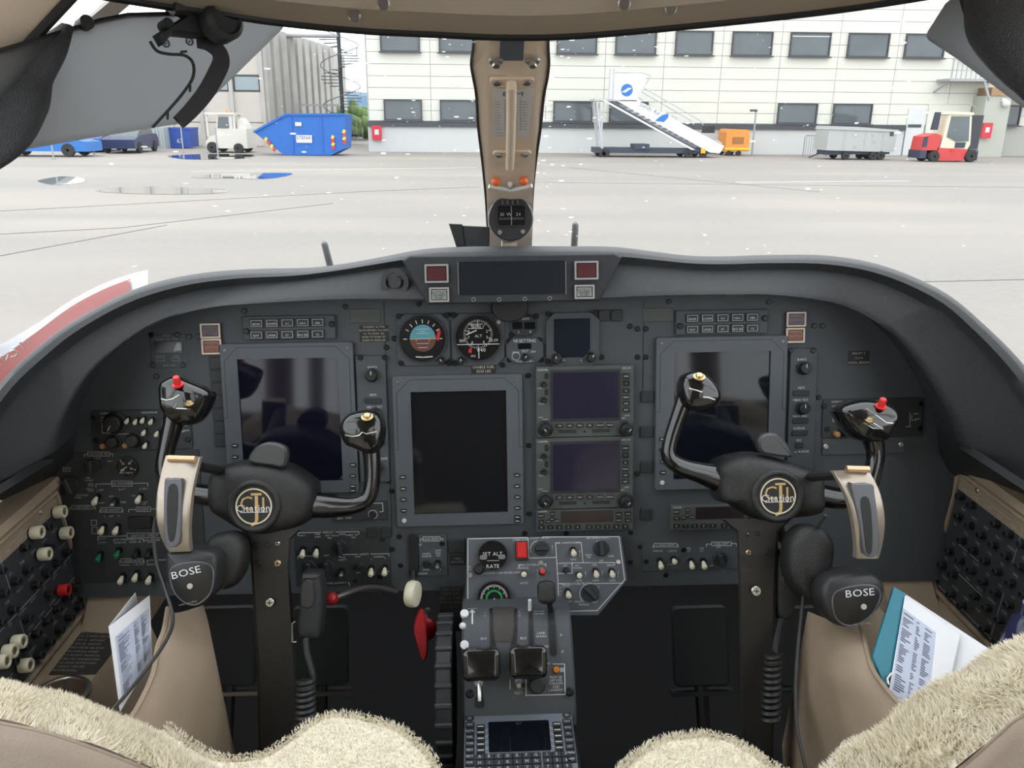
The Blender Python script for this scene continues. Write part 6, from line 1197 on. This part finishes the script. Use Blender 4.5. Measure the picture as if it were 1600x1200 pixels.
# left console: placard, ash tray
LG = Frame(V((Il.x, yA - .1, Il.z + .0004)), V((Il.x - Bl.x - .014, 0, -.004)), (0, 1, 0))
def quad_on(f, px, z0, z1, m, name, par, r=None, lab=None): return MB().prism(ccw([tuple(f.px(u, v)[:2]) for u, v in px]), z0, z1, .0004).build(name, m, par, label=lab)
fq = LG.at(130, 1005); t = thing('placard', 'black printed limitations placard on the left console ledge', 'placard', fq.mat()); quad_on(fq, [(141, 958), (183, 956), (176, 1018), (149, 1054), (66, 1055)], 0, .0015, mat('placard_dark', (.035, .032, .03), .5), 'plate', t)
g = MB(); rnd = random.Random(3)
LIN = ['OPERATIONAL LIMITS', 'MAXIMUM SPEED VMO 263 KIAS', 'BELOW 30,500 FT', 'MACH .71 MMO ABOVE', 'FLAPS 15  200 KIAS', 'FLAPS 35  161 KIAS', 'LANDING GEAR 186 KIAS', 'MANEUVERING SPEED', 'REFER TO FLIGHT MANUAL', 'NO ACROBATIC MANEUVERS', 'INCLUDING SPINS APPROVED', 'DAY NIGHT VFR IFR', 'KNOWN ICING']
for i, l in enumerate(LIN):
    p = fq.px(160 - i * 5.1, 978 + i * 5.9); g.text(l, p.x, p.y, .0062, 'c', .0018, 0, .9)
g.build('lettering', mat('placard_print', (.32, .30, .27), .7), t, flat=True)
fa = LG.at(97, 1085); t = thing('ash_tray', 'round steel-rimmed ash tray sunk in the left console', 'ash tray', fa.mat())
MB().lathe([(.030, -.002), (.036, .002), (.036, .004), (.031, .005), (.029, .002)], 32, cap=False).build('rim', STEEL, t); MB().lathe([(.0001, .0005), (.022, .0008), (.030, .003)], 28, cap=False).build('lid', mat('bronze_lid', (.16, .10, .075), .3, .6, var=.3, scale=60), t); MB().box(-.004, .002, -.028, .024, .001, .008).build('tab', STEEL, t)
# ---- map pockets
def pocket(lip, edge, dl, de, lab):
    n = 6; A = spl([(u, v, d) for (u, v), d in zip(lip, dl)], 5); B = spl([(u, v, d) for (u, v), d in zip(edge, de)], 5); R = []
    for a, b in zip(A, B):
        p, q = D(*a), D(*b); row = [D(a.x, a.y, a.z + .05) + V((0, 0, -.12)), p + FWD * .004, p]
        for k in range(1, 8):
            s_ = k / 7; m = p.lerp(q, s_) - FWD * (.03 * math.sin(PI * s_)); row.append(m)
        row.append(q + V((0, .03, -.25))); R.append(row)
    o = MB().rings(R, False, False, closed=False).build('map_pocket', BEIGE, label=lab, cat='pocket', ang=60); MB().tube([D(*a) for a in A], .003, 6).build('hem', BEIGE, o)
pocket([(262, 950), (256, 985), (246, 1012), (240, 1050), (224, 1088), (204, 1122), (160, 1175)], [(318, 945), (328, 985), (330, 1020), (322, 1060), (308, 1105), (292, 1150), (270, 1230)], [1.05, 1.0, .97, .93, .90, .87, .83], [1.1, 1.06, 1.03, 1.0, .97, .94, .90], 'beige vinyl map pocket bulging from the left console')
pocket([(1345, 975), (1352, 1005), (1363, 1045), (1384, 1076), (1412, 1108), (1450, 1150)], [(1262, 955), (1266, 990), (1275, 1040), (1295, 1090), (1318, 1142), (1350, 1220)], [1.05, 1.0, .96, .92, .89, .85], [1.1, 1.07, 1.03, 1.0, .96, .9], 'beige vinyl map pocket bulging from the right console')
# ---- papers
def sheet3(name, pts, m, par, T_, th=.0006, lab=None):
    P = [V(p) for p in pts]; n = (P[1] - P[0]).cross(P[2] - P[0]).normalized(); n = -n if n.dot(FWD) > 0 else n
    return MB(T_).hexa([p - n * th for p in P], P).build(name, m, par, label=lab)
INK = mat('grey_ink', (.09, .10, .14), .7); BLUEP = mat('bluish_paper', (.50, .55, .68), .7, var=.03)
def lines_on(pts, par, T_, cols, n, seed):
    P = [V(p) for p in pts]; nrm = (P[1] - P[0]).cross(P[2] - P[0]).normalized(); nrm = -nrm if nrm.dot(FWD) > 0 else nrm; rnd = random.Random(seed); mb = MB(T_)
    def B(s_, t_): return P[0].lerp(P[1], s_).lerp(P[3].lerp(P[2], s_), t_) + nrm * .0005
    for i in range(n):
        t_ = .04 + .92 * i / n
        if rnd.random() < .14: continue
        for a, b in cols:
            e = a + (b - a) * rnd.uniform(.35, 1); mb.add([B(a, t_), B(e, t_), B(e, t_ + .011), B(a, t_ + .011)], [(0, 1, 2, 3)])
    mb.build('print_lines', INK, par, flat=True)
def planar(px, ds, off=0.0):      # four pixels on one plane fixed by corners 0, 2, 3
    a, c, d = D(*px[0], ds[0]), D(*px[2], ds[2]), D(*px[3], ds[3]); n = (c - a).cross(d - a).normalized(); n = -n if n.dot(FWD) > 0 else n
    return lambda u, v: hit(u, v, a + n * off, n)
t, T_ = mk('checklist', 'folded white printed checklist standing in the left map pocket', 'checklist', D(205, 1110, .93))
PPX, PDS = [(170, 979), (234, 930), (238, 1028), (188, 1112)], [.955, 1.01, .985, .915]; fr_ = [planar(PPX, PDS)(u, v) for u, v in PPX]; sheet3('front_page', fr_, PAPER, t, T_)
ip_ = [planar(PPX, PDS, .0006)(u, v) for u, v in ((180, 995), (232, 950), (236, 1024), (192, 1098))]; sheet3('printed_area', ip_, BLUEP, t, T_, .0003); lines_on(ip_, t, T_, ((.05, .40), (.52, .68), (.74, .95)), 40, 4)
sheet3('back_page', [D(170, 979, .957), D(212, 926, 1.03), D(218, 955, 1.03), D(188, 1050, .99)], PAPER, t, T_)
t, T_ = mk('ring_binder', 'teal binder holding white checklist pages in the right map pocket', 'binder', D(1400, 1100, .95))
sheet3('cover', [D(1397, 917, 1.02), D(1416, 928, 1.02), D(1388, 1085, .94), D(1364, 1025, .97)], mat('teal_cover', (.012, .19, .27), .4), t, T_, .003, 'teal binder cover')
PPX, PDS = [(1414, 930), (1500, 992), (1470, 1130), (1388, 1085)], [1.015, .95, .90, .935]; pg_ = [planar(PPX, PDS)(u, v) for u, v in PPX]; sheet3('page', pg_, PAPER, t, T_)
ip_ = [planar(PPX, PDS, .0006)(u, v) for u, v in ((1411, 950), (1462, 988), (1448, 1115), (1392, 1083))]; sheet3('printed_area', ip_, BLUEP, t, T_, .0003); lines_on(ip_, t, T_, ((.05, .35), (.45, .6), (.7, .95)), 34, 8)
PQ = [(1416, 929), (1558, 1022), (1530, 1150), (1440, 1130)]; sheet3('page', [planar(PPX, PDS, -.006)(u, v) for u, v in PQ], PAPER, t, T_)
MB(T_).tube([D(1392, 1052, .95), D(1386, 1060, .945), D(1388, 1070, .94)], .0014, 6).build('ring', STEEL, t)
p = D(1614, 972, .86); bt, T_ = mk('water_bottle', 'dark blue glossy bottle top at the edge of the right breaker panel', 'bottle', p); MB(T_ @ MX.Translation(p)).lathe([(.0001, -.10), (.024, -.10), (.026, -.03), (.020, .0), (.012, .008), (.012, .018), (.0001, .02)], 20).build('body', mat('bottle_blue', (.02, .02, .06), .15), bt); MB(T_ @ MX.Translation(p)).lathe([(.0130, .008), (.0130, .021), (.0001, .022)], 18).build('cap', mat('cap_navy', (.03, .035, .09), .2), bt)
# ================================================================ seats with sheepskin covers
FURM = mat('sheepskin', (.86, .80, .66), .9, var=.07, scale=60, bump=.3, bscale=200)
SLEA = mat('taupe_leather', (.34, .27, .21), .55, var=.10, scale=14, bump=.3, bscale=350)
def fur(rows, par, T_, n, ln, seed, name='fleece', closed=False):
    rnd = random.Random(seed); mb = MB(T_); vs = []; fs = []
    nr, nc = len(rows), len(rows[0])
    ar = []; 
    for i in range(nr - 1):
        for j in range(nc if closed else nc - 1):
            a, b, c, d = rows[i][j], rows[i][(j + 1) % nc], rows[i + 1][(j + 1) % nc], rows[i + 1][j]; ar.append(((b - a).cross(d - a).length + (c - b).cross(c - d).length, i, j))
    import bisect
    cum = []; s_ = 0
    for a in ar: s_ += a[0]; cum.append(s_)
    for k in range(n):
        _, i, j = ar[min(bisect.bisect(cum, rnd.random() * s_), len(ar) - 1)]; a, b, c, d = rows[i][j], rows[i][(j + 1) % nc], rows[i + 1][(j + 1) % nc], rows[i + 1][j]
        s, t = rnd.random(), rnd.random(); p = a.lerp(b, s).lerp(d.lerp(c, s), t); nn = (b - a).cross(d - a)
        if nn.length < 1e-9: continue
        nn.normalize(); nn = -nn if nn.dot(CAM - p) < 0 and nn.z < .2 else nn; nn = nn if nn.z > -.2 else -nn
        q = V((rnd.gauss(0, 1), rnd.gauss(0, 1), rnd.gauss(0, 1))); L = ln * rnd.uniform(.5, 1.2); w = .0011
        cl = V((math.sin(p.x * 90 + p.y * 40), math.cos(p.y * 80 - p.x * 30), math.sin(p.z * 90))) * .45     # locks lie together
        tip = p + (nn + q * .30 + cl).normalized() * L; sd = q.cross(nn); sd = sd.normalized() * w if sd.length > 1e-6 else V((w, 0, 0))
        m = len(vs); vs += [p - sd, p + sd, tip]; fs.append((m, m + 1, m + 2))
    mb.add(vs, fs); mb.build(name, FURM, par, flat=True, kind='stuff', label='dense cream sheepskin fleece')
def noisy(rows, amp, seed):
    rnd = random.Random(seed); ph = [rnd.uniform(0, 6) for _ in range(6)]
    for r in rows:
        for i, p in enumerate(r): r[i] = p + V((0, 0, amp * (math.sin(p.x * 55 + ph[0]) * math.sin(p.y * 60 + ph[1]) + .6 * math.sin(p.x * 120 + p.y * 90 + ph[2]) + .5 * math.sin(p.y * 170 - p.x * 60 + ph[3]))))
    return rows
def seat(front, back_sil, back_seam, lab, zc, seed, cx):
    base = V((cx, .55, FZ)); t = thing('pilot_seat', lab, 'seat', MX.Translation(base), 'cockpit seats'); T_ = MX.Translation(-base)
    # cushion outline: pixel front edge on the cushion plane, closed at the back
    fr = [atZ(u, v, zc) for u, v in front]; xs = [p.x for p in fr]; P = ccw([(p.x, p.y) for p in spl(fr, 5)] + [(max(xs), .36), (min(xs), .36)])
    prof = [(.0, zc - .13), (.0, zc - .035), (.003, zc - .012), (.008, zc - .003), (.014, zc)]
    co = MB(T_).pillow(P, prof).build('cushion_cover', FURM, t, ang=80, label='cream sheepskin seat cushion cover')
    rnd = random.Random(seed); vs = []; fs = []; nP = len(P); x0, x1 = min(p[0] for p in P), max(p[0] for p in P); y0, y1 = .50, max(p[1] for p in P)
    def inside(x, y):
        c = False
        for i in range(nP):
            (xa, ya), (xb, yb_) = P[i - 1], P[i]
            if (ya > y) != (yb_ > y) and x < (xb - xa) * (y - ya) / (yb_ - ya) + xa: c = not c
        return c
    def blade(p, nn, L):
        q = V((rnd.gauss(0, 1), rnd.gauss(0, 1), rnd.gauss(0, 1))); cl = V((math.sin(p.x * 130 + p.y * 60), math.cos(p.y * 120 - p.x * 50), 0)) * .5
        d = (nn + q * .35 + cl).normalized(); sd = q.cross(d); sd = sd.normalized() * .0009 if sd.length > 1e-6 else V((.0009, 0, 0)); m = len(vs); vs.extend([p - sd - d * .002, p + sd - d * .002, p + d * L * rnd.uniform(.5, 1.2)]); fs.append((m, m + 1, m + 2))
    for k in range(40000):
        x, y = rnd.uniform(x0, x1), rnd.uniform(y0, y1)
        if inside(x, y): blade(V((x, y, zc)), V((0, 0, 1)), .0032)
    for i in range(nP):
        a, b = V(P[i - 1] + (0,)), V(P[i] + (0,)); e = b - a
        if min(a.y, b.y) < .5 or e.length < 1e-6: continue
        o_ = V((e.y, -e.x, 0)).normalized()
        for k in range(int(e.length * 16000)):
            h_ = rnd.random(); blade(a.lerp(b, rnd.random()) - o_ * (.010 * (1 - h_) ** 2) + V((0, 0, zc - .04 * h_ ** 1.5)), (o_ * (.3 + h_) + V((0, 0, 1 - h_))).normalized(), .0042)
    MB(T_).add(vs, fs).build('fleece', FURM, co, flat=True, kind='stuff', label='dense cream sheepskin fleece')
    MB(T_).box(min(xs) + .03, max(xs) - .03, .36, .70, FZ, zc - .13).build('seat_base', BLACK, t)
    A = spl([(u, v, d) for u, v, d in back_sil], 6); B = spl([(u, v, d) for u, v, d in back_seam], 6); n = max(len(A), len(B))
    def rs(L):
        out = []
        for i in range(64): q = i / 63 * (len(L) - 1); k = min(int(q), len(L) - 2); out.append(L[k].lerp(L[k + 1], q - k))
        return out
    A, B = rs(A), rs(B); rw = []; lt = []
    for a, b in zip(A, B):
        s0, s1 = D(*a), D(*b); rw.append([s0 + V((0, .03, -.22)), s0 + V((0, .022, -.05)), s0 + V((0, .010, -.012)), s0, s0.lerp(s1, .25) + UPV * .003, s0.lerp(s1, .5) + UPV * .004, s0.lerp(s1, .75) + UPV * .003, s1, s1 + V((0, .004, -.01))])
        e = D(b.x, b.y + 4, b.z - .002); lt.append([s1 + V((0, .02, -.012)), s1 + V((0, -.002, -.002)), D(b.x, b.y + 10, b.z - .006), D(b.x, b.y + 40, b.z - .014), D(b.x, b.y + 110, b.z - .018), D(b.x, b.y + 300, b.z - .0), D(b.x, b.y + 520, b.z + .03)])
    rw = noisy(rw, .002, seed + 1); bo = MB(T_).rings(rw, False, False, closed=False).build('backrest_cover', FURM, t, ang=80, label='cream sheepskin backrest cover'); fur([r[1:8] for r in rw], bo, T_, 34000, .0070, seed + 2)
    MB(T_).rings(lt, False, False, closed=False).build('backrest', SLEA, t, ang=70, label='taupe leather backrest'); MB(T_).tube([r[1] for r in lt], .0022, 6).build('piping', SLEA, t)
seat([(36, 1225), (45, 1185), (75, 1155), (120, 1132), (165, 1121), (215, 1119), (255, 1122), (292, 1146), (330, 1170), (360, 1177), (408, 1172), (445, 1150), (485, 1122), (520, 1110), (560, 1112), (620, 1128), (660, 1155), (688, 1188), (696, 1230)],
     [(-290, 1280, .70), (-280, 1160, .70), (-250, 1080, .70), (-190, 1045, .70), (-100, 1050, .695), (0, 1070, .69), (60, 1084, .685), (120, 1102, .68), (170, 1118, .675), (215, 1140, .67), (270, 1168, .66), (340, 1215, .65), (420, 1290, .64)], [(-420, 1340, .59), (-395, 1210, .59), (-330, 1120, .59), (-220, 1090, .59), (-100, 1104, .59), (0, 1124, .59), (75, 1140, .59), (150, 1165, .59), (230, 1196, .59), (290, 1222, .59), (350, 1262, .59), (410, 1320, .59), (450, 1380, .59)], 'left pilot seat with sheepskin cover and taupe leather back', 1.31, 11, -.27)
seat([(945, 1235), (958, 1200), (985, 1175), (1025, 1150), (1060, 1143), (1100, 1139), (1140, 1147), (1175, 1165), (1205, 1185), (1238, 1202), (1270, 1206), (1290, 1200), (1308, 1170), (1330, 1150), (1390, 1138), (1440, 1140), (1500, 1165), (1545, 1200), (1560, 1240)],
     [(1190, 1290, .64), (1270, 1225, .65), (1340, 1165, .66), (1392, 1132, .665), (1412, 1112, .67), (1445, 1087, .675), (1492, 1062, .68), (1530, 1045, .685), (1560, 1020, .69), (1600, 1000, .69), (1700, 970, .70), (1820, 960, .70), (1930, 985, .70), (2000, 1060, .70), (2030, 1180, .70)], [(1290, 1400, .59), (1340, 1340, .59), (1400, 1275, .59), (1450, 1232, .59), (1497, 1198, .59), (1530, 1171, .59), (1562, 1142, .59), (1600, 1113, .59), (1700, 1075, .59), (1820, 1050, .59), (1930, 1075, .59), (1990, 1150, .59), (2015, 1270, .59)], 'right pilot seat with sheepskin cover and taupe leather back', 1.31, 21, .36)
# ================================================================ things on the centre post
def PFr(u, v, off=0.0):
    t = D(u, v - 12, postd(v - 12)) - D(u, v + 12, postd(v + 12)); return Frame(D(u, v, postd(v) - .004 - off), (1, 0, 0), t)
f = PFr(797, 210); gb = thing('grab_rod', 'beige rod on two riveted brackets down the centre post', 'grab rod', f.mat())
def L3(u, v, off): return f.loc(D(u, v, postd(v) - .004 - off))
MB().tube([L3(799, 128, .004), L3(799, 134, .012), L3(799, 170, .018), L3(798, 220, .018), L3(797, 250, .016), L3(796.5, 262, .014)], [.0058, .006, .006, .006, .006, .0058], 12).build('rod', BEIGEP, gb)
for v, w_, sc in ((124, 70, .0007), (238, 60, .0009)):
    o = f.loc(D(800, v, postd(v) - .004)); g_ = PFr(800, v); M_ = f.mat().inverted() @ g_.mat(); q = postd(v) / F; b = MB().rr(0, 0, w_ * q, 17 * q, 7 * q, 0, .003, .001).build('bracket', BEIGEP, gb, matrix=M_)
    for s_ in (-1, 1): o = inst('screw', scrb, b, (s_ * w_ * .33 * q, -.001, .003))
f = PFr(799, 80); bk = thing('bracket_plate', 'grey steel bracket with two chrome bolts at the top of the centre post', 'bracket', f.mat()); q = postd(80) / F
MB().rr(0, 20 * q, 38 * q, 75 * q, .001, 0, .004, .0006).build('plate', mat('blued_steel', (.20, .22, .26), .35, .5), bk)
for s_, u in ((-1, 775), (1, 832)):
    p = f.px(u, 90); b = MB().rr(p.x, p.y, 24 * q, 15 * q, .005, .003, .006, .001).build('lug', mat('nickel', (.5, .49, .46), .3, .7), bk); MB().cyl(p.x, p.y, 6 * q, .006, .011, 6).build('bolt', STEEL, b)
f = PFr(797, 178); cc_ = thing('compass_card', 'white compass correction card under the beige rod', 'card', f.mat()); q = postd(178) / F
P4 = [f.px(769, 138), f.px(836, 138), f.px(826, 214), f.px(769, 214)]; MB().prism(ccw([p[:2] for p in P4]), 0, .0006).build('card', mat('card_grey', (.72, .72, .71), .6), cc_)
g = MB(); 
for u0, u1 in ((773, 787), (791, 796), (803, 812), (815, 828)):
    for i in range(11): a = f.px(u0, 158 + i * 4.3); b = f.px(u1, 158 + i * 4.3); g.line((a.x, a.y), ((a.x + b.x) / 2 + .001 * (i % 3), b.y), .0007, .0009)
for u in (789, 801, 813): a = f.px(u, 154); b = f.px(u, 204); g.line((a.x, a.y), (b.x, b.y), .0004, .0009)
for v in (207, 211): a = f.px(774, v); b = f.px(800, v); g.line((a.x, a.y), (b.x, b.y), .0006, .0009)
g.build('print_lines', INK, cc_, flat=True); g = MB(); p = f.px(791, 146); g.text('E', p.x, p.y, .014, 'c', .0009); p = f.px(812, 146); g.text('M', p.x, p.y, .014, 'c', .0009); g.build('lettering', mat('card_blue', (.03, .14, .4), .6), cc_, flat=True)
# eye position indicator
f = PFr(797, 290, .02); ei = thing('eye_position_indicator', 'white bracket with two orange balls above the compass', 'indicator', f.mat()); q = postd(290) / F
MB().tube([f.px(764, 291), f.px(780, 294), f.px(797, 297), f.px(815, 294), f.px(831, 290)], .0032, 8).build('bar', mat('bracket_white', (.62, .62, .6), .4), ei); MB().tube([(0, -.02, -.01), (0, -.008, 0)], .003, 8).build('stem', STEEL, ei)
for u, v in ((775, 285), (818, 284)): p = f.px(u, v, .001); MB().sphere((p.x, p.y, 0), 7 * q, 16, 10).build('ball', mat('ball_orange', (.72, .13, .03), .35), ei)
p = f.px(797, 288); MB().sphere((p.x, p.y, 0), 4 * q, 12, 8).tube([(p.x, p.y, 0), (p.x, p.y - .008, 0)], .002, 6).build('centre_ball', PAPER, ei)
# magnetic compass
cdp = postd(340) - .075; f = lean(798, 341, cdp, 12); cp = thing('magnetic_compass', 'round black magnetic compass at the foot of the centre post', 'compass', f.mat()); q = cdp / F; R = 35 * q
MB().lathe([(R * .8, -.07), (R * .95, -.062), (R, -.02), (R, -.003), (R * .96, 0), (.0001, .0005)], 40).build('case', mat('compass_black', (.020, .020, .022), .45), cp, ang=40); MB().lathe([(R * 1.0, -.012), (R * 1.03, -.01), (R * 1.03, -.004), (R * 1.0, -.003)], 40, cap=False).build('rim', mat('rim_grey', (.3, .3, .29), .4), cp)
b = f.px(799, 337); MB().rr(b.x, b.y, 44 * q, 32 * q, .004, .0, .0018).build('window', DIAL, cp); MB().frame(b.x, b.y, 45 * q, 33 * q, .0012, .001, .0028, .004).build('window_frame', DARKP, cp)
g = MB(); g.line((b.x, b.y - .014), (b.x, b.y + .014), .0009, .0024).text('W', b.x - .003, b.y + .002, .008, 'c', .0022).text('30', b.x - .014, b.y + .002, .007, 'c', .0022).text('24', b.x + .011, b.y + .002, .007, 'c', .0022)
for i in range(16): g.line((b.x - .018 + i * .0024, b.y - .006), (b.x - .018 + i * .0024, b.y - .0035), .0005, .0022)
g.build('markings', DIMW, cp, flat=True)
for i in range(4): p = f.px(785 + i * 8, 314); MB().box(p.x - .0012, p.x + .0012, p.y - .005, p.y + .004, .0, .002).build('lamp_slot', mat('slot_grey', (.09, .09, .09), .5), cp)
for u, v in ((781, 363), (817, 362)): p = f.px(u, v); MB().cyl(p.x, p.y, .0035, 0, .003, 12).build('adjuster', STEEL, cp)
MB().box(-.012, .012, -.05, .012, -.12, -.06).build('bracket', BEIGEP, cp)
# wedge camera mount left of the compass
f = lean(735, 368, cdp + .03, 10); wm = thing('camera_mount', 'black wedge-shaped accessory beside the compass', 'mount', f.mat())
MB().pillow(ccw([f.px(u, v)[:2] for u, v in ((701, 349), (722, 350), (727, 385), (713, 386))]), [(0, -.045), (0, -.002), (.001, 0)]).build('wedge', BLACK, wm); MB().pillow(ccw([f.px(u, v)[:2] for u, v in ((722, 352), (765, 354), (765, 387), (722, 386))]), [(0, -.03), (0, -.006), (.001, -.004)]).build('body', DARKP, wm)
# nozzles standing beyond the hood
def rod(u0, v0, u1, v1, y, lab):
    a, b = atY(u0, v0, y), atY(u1, v1, y + .03); MB(MX.Translation(-b)).tube([b - V((0, -.01, .02)), b, a, a + (a - b).normalized() * .004], [.0065, .0062, .0058, .003], 12).build('probe_rod', mat('rod_paint', (.17, .17, .175), .5), matrix=MX.Translation(b), label=lab, cat='probe')
rod(507, 381, 517, 420, 1.40, 'short grey rod leaning above the left of the glareshield'); rod(899, 351, 897, 390, 1.42, 'short grey rod standing upright right of the compass')
# brochure lying on top of the hood at the left
br_, T_ = mk('brochure', 'red and white printed brochure lying on the left end of the glareshield', 'brochure', atY(100, 480, 1.2))
up = [(-60, 568), (0, 538), (60, 504), (110, 470), (160, 444), (205, 428), (231, 422)]; lo = [(-60, 700), (0, 640), (60, 570), (115, 520), (165, 490), (205, 470), (231, 455)]
def by(u): return gy(u) + .055
R = [[atY(u, v, by(u) + .055), atY(a, b, by(a) - .005)] for (u, v), (a, b) in zip(spl([(x, y, 0) for x, y in up], 4), spl([(x, y, 0) for x, y in lo], 4)) for _ in [0]] if False else []
A_, B_ = spl([(x, y, 0) for x, y in up], 4), spl([(x, y, 0) for x, y in lo], 4); W_ = []; Rr = []
for a, b in zip(A_, B_):
    p, q = atY(a.x, a.y, by(a.x) + .05), atY(b.x, b.y, by(b.x) - .02); W_.append([p + V((0, 0, -.0015)), p, q, q + V((0, 0, -.0015))]); k = V((0, -.002, .003))
    if a.x <= 213: Rr.append([p.lerp(q, .26) + k, p.lerp(q, .99) + k])
MB(T_).rings(W_).build('sheet', mat('brochure_white', (.50, .50, .54), .35), br_, ang=60); MB(T_).rings(Rr, False, False, closed=False).build('red_panel', mat('brochure_red', (.25, .055, .048), .35, var=.08), br_, label='red printed panel')
g = MB(T_); INKW = mat('brochure_ink', (.60, .55, .48), .6)
for u, v, pts in ((44, 524, [((-3, -4), (3, 5))]), (35, 531, [((-4, -6), (3, 6))]), (22, 543, [((-7, -2), (0, -5)), ((0, -5), (6, 0)), ((6, 0), (1, 5)), ((1, 5), (-5, 6))]), (7, 551, [((-6, -4), (2, 5)), ((2, 5), (6, -6))]), (-8, 561, [((-3, -5), (8, 0))])):
    for (a, b), (c, d) in pts:
        p, q = [atY(u + x, v + y + 9, by(u + x) - .004) for x, y in ((a, b), (c, d))]; g.tube([p, q], .0013, 5)
g.build('lettering', INKW, br_)
# ================================================================ sun visors
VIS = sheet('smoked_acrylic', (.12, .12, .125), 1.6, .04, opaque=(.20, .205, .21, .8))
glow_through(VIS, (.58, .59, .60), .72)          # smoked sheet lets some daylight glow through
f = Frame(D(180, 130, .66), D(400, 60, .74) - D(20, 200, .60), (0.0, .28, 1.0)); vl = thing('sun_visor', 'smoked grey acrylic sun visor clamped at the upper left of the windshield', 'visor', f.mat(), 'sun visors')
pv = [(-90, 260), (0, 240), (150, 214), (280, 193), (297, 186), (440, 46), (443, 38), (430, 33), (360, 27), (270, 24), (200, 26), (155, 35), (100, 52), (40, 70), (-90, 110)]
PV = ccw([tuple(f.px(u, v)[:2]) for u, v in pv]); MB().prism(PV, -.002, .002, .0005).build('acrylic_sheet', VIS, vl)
MB().tube([f.px(u, v, .0) for u, v in ((-90, 108), (40, 69), (100, 51), (155, 34), (200, 25), (270, 23))], .0026, 6).build('edge_bead', BLACK, vl)
def strap(f, C, w, z, name, m, par, th=.0015):
    pts = [f.px(u, v) for u, v in C]; S_ = spl([(p.x, p.y, 0) for p in pts], 6); R = []
    for i, p in enumerate(S_):
        t = (S_[min(i + 1, len(S_) - 1)] - S_[max(i - 1, 0)]).normalized(); n = V((-t.y, t.x, 0)) * (w if not callable(w) else w(i / (len(S_) - 1))); R.append([(p.x - n.x, p.y - n.y, z), (p.x + n.x, p.y + n.y, z), (p.x + n.x, p.y + n.y, z + th), (p.x - n.x, p.y - n.y, z + th)])
    return MB().rings(R).build(name, m, par)
strap(f, [(232, 66), (243, 81), (262, 86), (286, 88), (299, 100), (299, 122), (284, 146), (262, 172), (236, 200)], .0011, .0022, 'arm_edge', BLACK, vl)
strap(f, [(305, 66), (322, 70), (338, 82), (342, 98), (334, 118), (318, 146), (297, 172), (276, 193)], lambda s_: .0055 + .0016 * math.sin(PI * s_), .0022, 'arm_strap', BLACK, vl, .004)
for u, v in ((257, 69), (294, 66)): p = f.px(u, v); MB().ring(p.x, p.y, .0022, .0036, .002, .0034, 14).cyl(p.x, p.y, .001, .002, .003, 8).build('rivet', GUN, vl)
for u, v, a in ((285, 82, -.2), (295, 139, .95), (260, 182, .95)): p = f.px(u, v); MB().rr(0, 0, .0065, .0018, .0008, 0, .001).build('slot', BLACK, vl, matrix=MX.Translation((p.x, p.y, .002)) @ MX.Rotation(a, 4, 'Z'))
MB().pillow(ccw([f.px(u, v)[:2] for u, v in ((236, 58), (246, 75), (260, 58), (300, 62), (345, 58), (350, 30), (356, 22), (352, 10), (272, 12), (270, 24), (280, 30), (262, 42))]), [(0, .002), (0, .012), (.002, .015)]).build('clamp_plate', BLACK, vl)
p = f.px(326, 46); MB().lathe([(.014, .012), (.017, .016), (.017, .030), (.013, .034), (.011, .030), (.0001, .029)], 24, MX.Translation((p.x, p.y, 0))).build('clamp_knob', DARKP, vl); p = f.px(253, 44); MB().cyl(p.x, p.y, .005, .002, .014, 12, ch=.001).build('stud', BLACK, vl); p = f.px(130, 39); MB().cyl(p.x, p.y, .0055, -.004, .010, 12, ch=.001).build('stud', BLACK, vl)
a, b = f.px(268, 10, .012), f.px(358, 18, .012); MB().tube([a, b], .0075, 10).build('rail_clip', BLACK, vl); MB().box(a.x, b.x, a.y - .003, a.y + .03, .0, .012).build('rail_bracket', DARKP, vl)
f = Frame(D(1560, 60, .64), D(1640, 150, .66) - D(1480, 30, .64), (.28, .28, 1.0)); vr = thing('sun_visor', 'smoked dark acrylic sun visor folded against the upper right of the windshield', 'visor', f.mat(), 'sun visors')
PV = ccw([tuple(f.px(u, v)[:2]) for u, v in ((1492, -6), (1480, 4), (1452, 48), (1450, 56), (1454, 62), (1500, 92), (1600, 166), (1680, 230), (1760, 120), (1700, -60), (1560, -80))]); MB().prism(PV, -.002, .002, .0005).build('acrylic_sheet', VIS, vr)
strap(f, [(1498, -10), (1512, 35), (1535, 75), (1560, 112), (1590, 145), (1640, 190)], .003, .0022, 'edge_roll', DARKP, vr, .006)
p = f.px(1549, 8); MB().lathe([(.020, .004), (.024, .010), (.024, .022), (.018, .026), (.016, .020), (.0001, .019)], 24, MX.Translation((p.x, p.y, 0))).build('clamp_knob', DARKP, vr); MB().pillow(ccw([f.px(u, v)[:2] for u, v in ((1512, -10), (1520, 12), (1560, 30), (1640, 50), (1660, -30), (1560, -60))]), [(0, .002), (0, .008), (.002, .011)]).build('clamp_plate', DARKP, vr)
# black shapes added to stand in for the dark area in each visor
def pad(px, ds, r, n, lab):
    P_ = spl([tuple(D(u, v, d)) for (u, v), d in zip(px, ds)], 5); MB().tube(P_, [q.x for q in spl([(x, 0, 0) for x in r], 5)], 16, flat=.35, up=tuple(RGT)).build('trim_%d' % n, GLARE, kind='structure', label=lab, ang=70)
pad([(105, 40), (75, 80), (40, 120), (15, 165), (0, 215), (-40, 265)], [.635, .625, .62, .61, .60, .59], [.006, .016, .024, .030, .024, .012], 7, 'soft black pad at the left windshield pillar')
pad([(1530, -20), (1560, 40), (1592, 85), (1640, 130), (1690, 190)], [.61, .60, .59, .58, .57], [.012, .026, .026, .024, .012], 8, 'soft black pad at the right windshield pillar')
